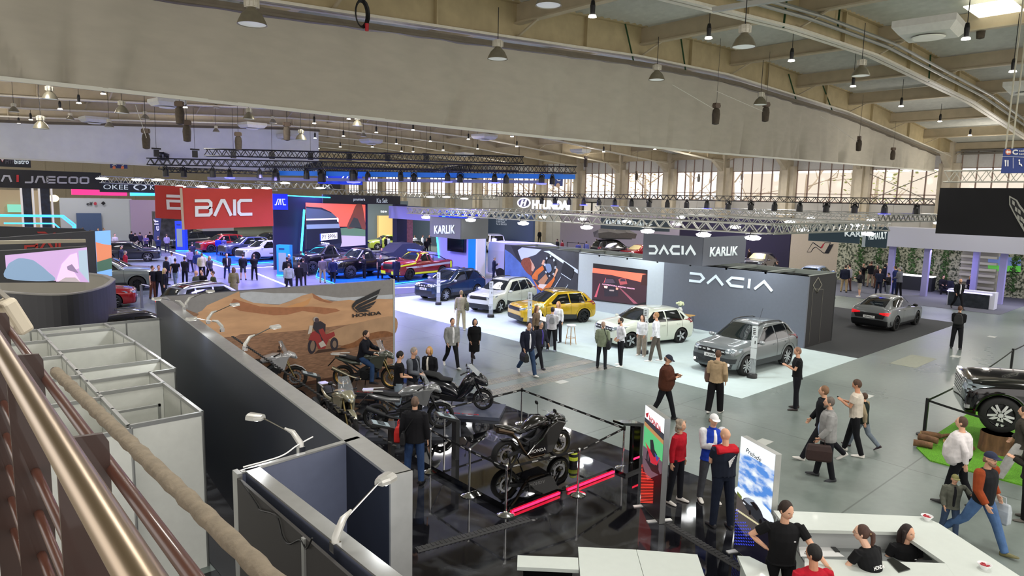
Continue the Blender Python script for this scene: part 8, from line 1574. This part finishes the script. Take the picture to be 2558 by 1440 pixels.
FC=[(12,510),(22,500),(35,512),(8,520),(30,525),(44,505),(90,520),(152,522),(160,532),(176,535),(192,545),(205,540),(216,552),(222,528),(252,548),(256,534),(262,556),(268,540),(200,560),(238,560),(244,545),(285,562),(150,508),(142,515)]
FL=['leftmost visitor in the far beige room','second visitor in the far beige room','third visitor in the far beige room','low visitor at the left edge of the beige room','visitor below the green screen','visitor beside the first dark column','visitor between the two dark columns','visitor right of the second dark column','visitor at the glowing blue rail','visitor left of the grey display screen','visitor in front of the motorcycle display','visitor at the left of the white counter','visitor behind the white counter','visitor at the display screen edge','visitor in a black coat at the white counter','visitor beyond the white counter','visitor right of the white counter','visitor by the grey rock wall','visitor bent over at the blue rail','visitor at the counter front','visitor in grey by the counter','visitor near the rock wall foot','visitor right of the hanging shell lamp','visitor under the shell lamp']
for(x,y),l in zip(FC,FL):q=onY(x,y,70+(y*7+x*3)%14 if x>140 else 84);person((q.x,q.y),1.75,rr.uniform(0,6),rr.choice(('stand','phone')),label=l,det=0,top=rr.choice(('#1a1b22','#3a3440','#8a8578','#5a4038','#24304a','#b5ada0')),bot='#20222a',hair=rr.choice(('#2a1f1a','#5c4632')))
KC=[(952,567,'visitor in a grey suit before the lime yellow car','#5f6670'),(968,566,'visitor in white before the lime yellow car','#dfe4e0'),(1037,562,'visitor in white by the potted shrubs','#dfe4e0'),(1055,567,'second visitor in white by the potted shrubs','#d8dedc'),(1072,575,'visitor in dark clothes left of the white arch','#15151a'),(965,578,'seated dark visitor near the lime yellow car','#1a1c24')]
for x,y,l,c in KC:q=onY(x,y,60);person((q.x,q.y),1.75,rr.uniform(0,6),'stand',label=l,det=0,top=c,bot='#20222a')
def moto(loc,hd,label,kind,col,rimc,z=.0,name='motorcycle',lean=0,wb=1.48):
 o=empty(name,(loc[0],loc[1],z),hd,label,'motorcycle'if kind!='scooter'else 'scooter');o.rotation_euler=(lean,0,hd)
 c=M(col,.22,.4,coat=.9);dk=M('#17181a',.45);dk2=M('#232528',.6);rim=M(rimc,.3,.8);rr,rf={'adv':(.33,.35),'sport':(.32,.31),'scooter':(.27,.29),'xadv':(.32,.34)}[kind];xr,xf=-wb/2,wb/2;L=lambda*p:[V(q)for q in p]
 for nm,x,r,w in(('rear_wheel',xr,rr,.17 if kind!='scooter'else .13),('front_wheel',xf,rf,.11)):
  e=empty(nm,(0,0,0));e.parent=o;e.location=(x,0,r);t=B().lathe([(r*.74,-w*.4),(r*.88,-w*.5),(r*.97,-w*.3),(r,0),(r*.97,w*.3),(r*.88,w*.5),(r*.74,w*.4)],n=36,axis='Y',caps=False);t.build('tyre',TYRE,e,smooth=True)
  s=B().lathe([(r*.76,-w*.38),(r*.7,-w*.3),(r*.7,w*.3),(r*.76,w*.38)],n=30,axis='Y',caps=False);n=14 if kind in('adv','xadv')else 6
  for k in range(n):a=2*PI*k/n;s.bar((.03*math.cos(a+.3),(k%2-.5)*w*.3,.03*math.sin(a+.3)),(r*.72*math.cos(a),0,r*.72*math.sin(a)),.012 if n>8 else .035,.012)
  s.lathe([(0,-w*.5),(.05,-w*.5),(.05,w*.5),(0,w*.5)],n=12,axis='Y');s.build('rim',rim,e)
  B().lathe([(r*.36,w*.42),(r*.5,w*.42),(r*.5,w*.45),(r*.36,w*.45)],n=24,axis='Y',caps=False).lathe([(r*.36,-w*.45),(r*.5,-w*.45),(r*.5,-w*.42),(r*.36,-w*.42)],n=24,axis='Y',caps=False).build('brake_disc',STEEL,e)
 b=B();hz={'adv':1.0,'sport':.86,'scooter':.95,'xadv':1.0}[kind]
 for s in(1,-1):b.tube([(xf,s*.085,rf),(xf-.3,s*.085,hz-.02)],[.024,.028],8)
 b.bar((xf-.3,-.12,hz-.05),(xf-.3,.12,hz-.05),.08,.04);b.build('fork',M('#2c2d30',.3,.7)if kind!='adv'else M('#8a7a50',.3,.8),o,smooth=True)
 b=B();
 for s in(1,-1):b.bar((xr,s*.11,rr),(-.12,s*.08,.42),.035,.07)
 b.build('swingarm',dk2,o)
 if kind!='scooter':
  b=B();b.box((.02,0,.42),(.42,.34,.3));b.tube([(-.02,-.21,.43),(-.02,.21,.43)],.12,14);b.tube([(.12,-.2,.4),(.12,.2,.4)],.1,14);b.bar((.1,0,.5),(.25,0,.66),.3,.2)
  for k in range(5):b.box((.22,0,.52+k*.03),(.24,.3,.012))
  b.build('engine',dk,o,bev=.01);b=B();
  for s in(1,-1):b.bar((-.25,s*.13,.5),(xf-.38,s*.1,hz-.12),.04,.09);b.bar((-.25,s*.13,.5),(-.75,s*.1,.82),.03,.04)
  b.build('frame',dk2,o)
 def loft(nm,pts,rs,mt,n=14,par=o,up=(1,0,0)):x=B();x.tube(pts,rs,n,up=(0,0,1));return x.build(nm,mt,par,smooth=True)
 if kind=='adv'or kind=='xadv':
  loft('fuel_tank',[(-.25,0,.84),(-.1,0,.93),(.12,0,.98),(.32,0,.98),(.42,0,.9)],[(.08,.06),(.15,.12),(.2,.14),(.19,.14),(.1,.1)],c)
  loft('seat',[(-.85,0,.93),(-.7,0,.95),(-.45,0,.88),(-.2,0,.86),(-.12,0,.88)],[(.08,.03),(.14,.05),(.15,.06),(.13,.06),(.08,.04)],M('#1c1d1f',.8))
  loft('tail_fairing',[(-1.0,0,.9),(-.85,0,.86),(-.5,0,.78),(-.2,0,.76)],[(.04,.02),(.12,.06),(.16,.08),(.13,.09)],c)
  for s in(1,-1):x=B();x.prism([(.46,.62),(.56,.95),(.66,1.06),(.4,1.04),(.1,.95),(.18,.7)],.13,.2,'Y')if s>0 else x.prism([(.46,.62),(.56,.95),(.66,1.06),(.4,1.04),(.1,.95),(.18,.7)],-.2,-.13,'Y');x.build('side_fairing',c,o,bev=.015)
  loft('front_cowl',[(.4,0,1.04),(.55,0,1.08),(.7,0,1.02),(.8,0,.93)],[(.14,.06),(.17,.1),(.13,.09),(.03,.03)],c);x=B();x.box((.76,0,.99),(.05,.16,.08));x.build('headlight',LAMP,o,bev=.02)
  loft('front_fender',[(xf-.22,0,rf*1.95),(xf,0,rf*2.12),(xf+.2,0,rf*1.9),(xf+.3,0,rf*1.6)],[(.05,.015),(.07,.02),(.06,.015),(.03,.01)],c)
  b=B();b.tube([(-1.08,.1,.99),(-.6,.16,1.0)],.016,7);b.tube([(-1.08,-.1,.99),(-.6,-.16,1.0)],.016,7);b.box((-.98,0,1.0),(.26,.2,.02));b.build('luggage_rack',M('#b9bab6',.4,.4),o);x=B();x.bar((-1.0,0,.85),(-1.2,0,.62),.14,.02);x.build('plate_holder',dk,o)
  b=B();b.tube([(-.15,-.16,.3),(-.4,-.2,.36),(-.55,-.22,.42)],.03,8);b.tube([(-.55,-.22,.42),(-1.0,-.24,.62)],[.055,.065],12);b.build('exhaust',M('#a79f88',.3,.9)if rimc=='#b58f3c'else dk2,o,smooth=True)
  scr_b,scr_t,w=(.56,1.1),(.38,1.48 if kind=='adv'else 1.42),.19
 elif kind=='sport':
  loft('fuel_tank',[(-.3,0,.76),(-.15,0,.86),(.05,0,.92),(.25,0,.88),(.35,0,.8)],[(.07,.05),(.16,.1),(.2,.14),(.19,.13),(.1,.1)],c)
  loft('seat',[(-.62,0,.83),(-.45,0,.79),(-.25,0,.77)],[(.1,.03),(.14,.04),(.1,.04)],M('#1c1d1f',.8));loft('tail_fairing',[(-.98,0,1.0),(-.85,0,.96),(-.6,0,.87),(-.35,0,.76)],[(.02,.02),(.1,.04),(.13,.06),(.11,.06)],c)
  for s in(1,-1):x=B();x.prism([(-.3,.3),(.35,.24),(.48,.45),(.62,.72),(.72,.86),(.5,.94),(.25,.82),(.1,.62),(-.1,.5)],*((.17,.24)if s>0 else(-.24,-.17)),'Y');x.build('side_fairing',c,o,bev=.02)
  x=B();x.prism([(-.3,.26),(.3,.2),(.36,.3),(-.3,.34)],-.2,.2,'Y');x.build('belly_pan',c,o,bev=.02);loft('front_cowl',[(.4,0,.92),(.58,0,.95),(.74,0,.88),(.86,0,.76)],[(.14,.06),(.2,.1),(.15,.09),(.03,.03)],c);x=B();
  for s in(1,-1):x.box((.8,s*.09,.84),(.06,.09,.03))
  x.build('headlight',LAMP,o);loft('front_fender',[(xf-.25,0,rf*1.75),(xf-.05,0,rf*2.1),(xf+.15,0,rf*1.95),(xf+.26,0,rf*1.6)],[(.05,.015),(.07,.02),(.06,.015),(.03,.01)],c)
  loft('rear_hugger',[(xr-.1,0,rr*2.05),(xr+.12,0,rr*2.0),(xr+.3,0,rr*1.6)],[(.08,.01),(.09,.015),(.07,.01)],dk)
  b=B();b.tube([(.3,-.12,.4),(.15,-.2,.22),(-.2,-.2,.22),(-.35,-.17,.4),(-.5,-.15,.66),(-.62,-.12,.8)],.03,8);b.tube([(-.6,-.12,.8),(-.98,-.12,.93)],[.045,.06],12);b.build('exhaust',M('#54473a',.3,.9),o,smooth=True);scr_b,scr_t,w=(.62,1.0),(.34,1.12),.16
 else:
  loft('rear_body',[(-.98,0,.84),(-.8,0,.72),(-.45,0,.62),(-.1,0,.5),(.1,0,.36)],[(.08,.06),(.2,.14),(.24,.21),(.22,.2),(.18,.1)],c);loft('seat',[(-1.0,0,.92),(-.8,0,.93),(-.5,0,.88),(-.38,0,.8),(-.1,0,.78)],[(.07,.03),(.17,.07),(.17,.08),(.17,.06),(.1,.05)],M('#242628',.8))
  loft('leg_shield',[(.08,0,.3),(.2,0,.48),(.35,0,.7),(.48,0,.92),(.52,0,1.0)],[(.18,.09),(.23,.17),(.25,.2),(.22,.17),(.13,.08)],c);loft('front_cowl',[(.45,0,.95),(.62,0,.88),(.8,0,.76),(.88,0,.68)],[(.17,.12),(.2,.16),(.15,.12),(.03,.03)],c);x=B();x.box((.85,0,.76),(.05,.2,.05));x.build('headlight',LAMP,o,bev=.02)
  loft('front_fender',[(xf-.2,0,rf*1.7),(xf-.02,0,rf*2.15),(xf+.18,0,rf*1.95),(xf+.26,0,rf*1.6)],[(.06,.015),(.08,.02),(.07,.015),(.03,.01)],c);B().prism([(-.5,.22),(.25,.22),(.3,.34),(-.4,.42)],-.16,.16,'Y').build('floor_board',dk,o,bev=.02)
  b=B();b.tube([(-.4,-.2,.3),(-.95,-.23,.42)],[.05,.065],12);b.build('exhaust',dk2,o,smooth=True);scr_b,scr_t,w=(.72,.98),(.42,1.26),.18
 r_=[]
 for k in range(5):
  t=k/4;y0=w*(1-.35*t*t);r_.append([V((scr_b[0]+(scr_t[0]-scr_b[0])*t-.09*(abs(j)/3)**2,y0*j/3,scr_b[1]+(scr_t[1]-scr_b[1])*t))for j in range(-3,4)])
 b=B();b.loft(r_,caps=False,closed=False);b.build('windscreen',M('#aab0b4',.05,alpha=.42 if kind!='scooter'else .85,spec=.9),o).data.shade_smooth()
 hx,hz2=xf-.42,hz+.08;b=B();b.tube([(hx-.12,-.38,hz2+.0),(hx,-.2,hz2+.04),(hx+.02,0,hz2),(hx,.2,hz2+.04),(hx-.12,.38,hz2+.0)],.014,8);
 for s in(1,-1):b.tube([(hx-.12,s*.38,hz2),(hx-.06,s*.26,hz2+.02)],.021,8)
 b.build('handlebar',BLACK,o,smooth=True)
 if kind!='sport'or 1:
  for s in(1,-1):b=B();q=(hx+.02,s*.27,hz2+.03);b.bar(q,(q[0]+.02,s*.33,q[2]+.2),.012);b.sph((q[0],s*.34,q[2]+.24),.05,8,6,(.35,1.4,.9));b.build('mirror',BLACK,o,smooth=True)
 b=B();b.bar((-.1,.15,.32),(-.18,.3,.0),.02);b.bar((xr+.02,-.14,rr),(xr+.06,-.18,.0),.03);b.bar((xr+.02,.14,rr),(xr+.06,.18,.0),.03);b.build('stand',BLACK,o)
 return o
def bike_at(rear,front,z,*a,**k):
 r,f=gp(*rear,z),gp(*front,z);d=(f-r);hd=math.atan2(d.y,d.x);m=(r+f)/2;return moto((m.x,m.y),hd,*a,z=z,**k),m,hd
def plat(m,hd,L,W,z,mt,label,txt=None):
 o=empty('platform',(m.x,m.y,0),hd,label,'platform','low display platforms of the motorcycles');B().box((0,0,(z+.012)/2),(L,W,z-.012)).build('platform_top',mt,o)
 if txt:tp_=text(txt,Plane((0,0,0),(1,0,0)),[(0,0),(1,0),(0,1)],M('#c8303c',.5),o,px=False,thick=0);me=tp_.data;xs=[(v.co.x,v.co.z)for v in me.vertices];[setattr(v,'co',V((v.co.x*.9-.2,v.co.z*.12-W/2+.1,z+.003)))for v in me.vertices]
GRD=M('#3a3c40',.3,noise=.15)
r,m,hd=bike_at((858,966),(980,972),.1,'grey green touring motorcycle with golden wheels ridden by the man in the dark jacket','adv','#5f6358','#b58f3c');plat(m,hd,2.6,1.2,.1,GRD,'dark platform under the touring motorcycle with golden wheels','CB750')
person((m.x-.18*math.cos(hd),m.y-.18*math.sin(hd)),1.8,hd,'ride',label='bearded man in a dark jacket and jeans sitting on the touring motorcycle',top='#14161f',tk='jacket',bot='#2c4468',bk='jeans',shoes='#1b1b20',hair='#2b2019',beard=True,z=.1,seat=.92,det=2,absL=(.46,.3,1.08),absR=(.46,-.3,1.08),head=(-8,-12))
r,m,hd=bike_at((937,1072),(1102,1071),.1,'light grey adventure scooter in front of the man in the leather jacket','xadv','#8d8f90','#3a3c3e',wb=1.58);plat(m,hd,2.6,1.2,.1,M('#4a4d55',.12),'glossy platform under the light grey adventure scooter')
f=gp(1206,1024,.1);hd=hd-.0;hd2=R(-50);moto((f.x-.76*math.cos(hd2),f.y-.76*math.sin(hd2)),hd2,'black maxi scooter beside the hall aisle','scooter','#1c1e24','#26282c',z=.1,name='scooter',wb=1.52);plat(V((f.x-.7*math.cos(hd2),f.y-.7*math.sin(hd2),0)),hd2,2.5,1.2,.1,M('#5a5f70',.1),'mirror-like platform under the black maxi scooter','Forza')
r,m,hd=bike_at((1268,1171),(1388,1143),.15,'black sport motorcycle on the mirror platform inside the rope barrier','sport','#1f1e1b','#4a4530',wb=1.42);o=text('HONDA',Plane((0,0,0),(1,0,0)),[(0,0),(1,0),(0,1)],WHITE,r,px=False,thick=0);[setattr(v,'co',V((v.co.x*.4-.22,-.245,v.co.z*.07+.33)))for v in o.data.vertices]
p=gp(885,1085,.02);moto((p.x-.2,p.y+.4),R(-95),'motorcycle of which the tall clear screen shows over the partition top','adv','#a8a48c','#2a2a2c',z=.02);p=gp(730,975,.02);moto((p.x-.5,p.y+.45),R(-30),'white adventure motorcycle half hidden behind the partition at left','adv','#c9c9c9','#2a2a2c',z=.02)
p=gp(1432,1160,.15);o=empty('helmet_lamp',(p.x,p.y,.15),0,'black and yellow striped gadget standing on the mirror platform','gadget');B().lathe([(0,0),(.09,0),(.1,.2),(.06,.3),(0,.32)],n=14).build('body',BLACK,o,smooth=True);B().lathe([(.101,.1),(.106,.14),(.104,.18)],n=14,caps=False).lathe([(.085,.24),(.07,.29)],n=14,caps=False).build('yellow_bands',M('#c8d840',.4),o)
bpy.data.scenes.remove(TMP)
w=bpy.data.worlds.new('sky');S.world=w;w.use_nodes=True;bg=w.node_tree.nodes['Background'];bg.inputs['Color'].default_value=(1,.95,.9,1);bg.inputs['Strength'].default_value=1.85
def area(loc,size,power,col=(1,.97,.92),rot=(0,0,0),spread=None):
 l=bpy.data.lights.new('lamp_or_fill_light','AREA');l.energy=power;l.color=col;l.shape='DISK';l.size=size
 if spread:l.spread=spread
 o=bpy.data.objects.new('lamp_or_fill_light',l);COL.objects.link(o);o.location=loc;o.rotation_euler=rot;return o
for x in(2,13,24,36,48,60):
 for y in(3,11,24,33,44,64,80,100):area((x,y,10.2),1.5,(280 if y<30 else 210 if y<60 and x<40 else 420)*(.9 if x<5 else 1),spread=R(150))
for x in(5,18,31,46,58):  # unseen fill lights added to brighten the roof, piers and window wall
 for y in(29,42,58,76,96)if x<46 else(14,26,38,52,68,90):
  l=bpy.data.lights.new('lamp_or_fill_light','POINT');l.energy=260;l.shadow_soft_size=.4;l.color=(1,.93,.84);o=bpy.data.objects.new('lamp_or_fill_light',l);COL.objects.link(o);o.location=(x,y,8.9);l.energy=400 if x>50 else 210
BV=(.38,.34,1)
for x,y,p in((14,27,900),(17,33,1000),(24,40,1300),(31,42,1300),(18,44,1900),(24,50,1500),(15,54,1700),(22,62,1500),(14,66,1300),(23,31,250),(36,36,900),(45,50,800)):area((x,y,7.2),1,p,BV,spread=R(150))
for x,y,p in((19.5,12,95),(19.5,17,95),(19.5,22,90),(19.5,27,50),(26,14,90),(26,20,90),(26,26,80)):area((x,y,4.75),.5,p,(.92,.98,1),spread=R(140))
area((51,14,3.1),2,120,(.6,.55,1));area((50,8,3.1),2,120,(.6,.55,1));area((40,66,6),3,900,(1,.97,.9));area((36,60,6),3,700)
area((44,22,6.5),2,350,(.95,.93,1));area((55,34,6.5),2,350,(.8,.75,1))
S.view_settings.view_transform='Standard';S.view_settings.look='None';S.view_settings.exposure=0;S.view_settings.gamma=1;S.view_settings.use_curve_mapping=False
S.cycles.use_denoising=True
S.cycles.max_bounces=6;S.cycles.diffuse_bounces=3;S.cycles.glossy_bounces=3;S.cycles.transparent_max_bounces=8;S.cycles.sample_clamp_indirect=6
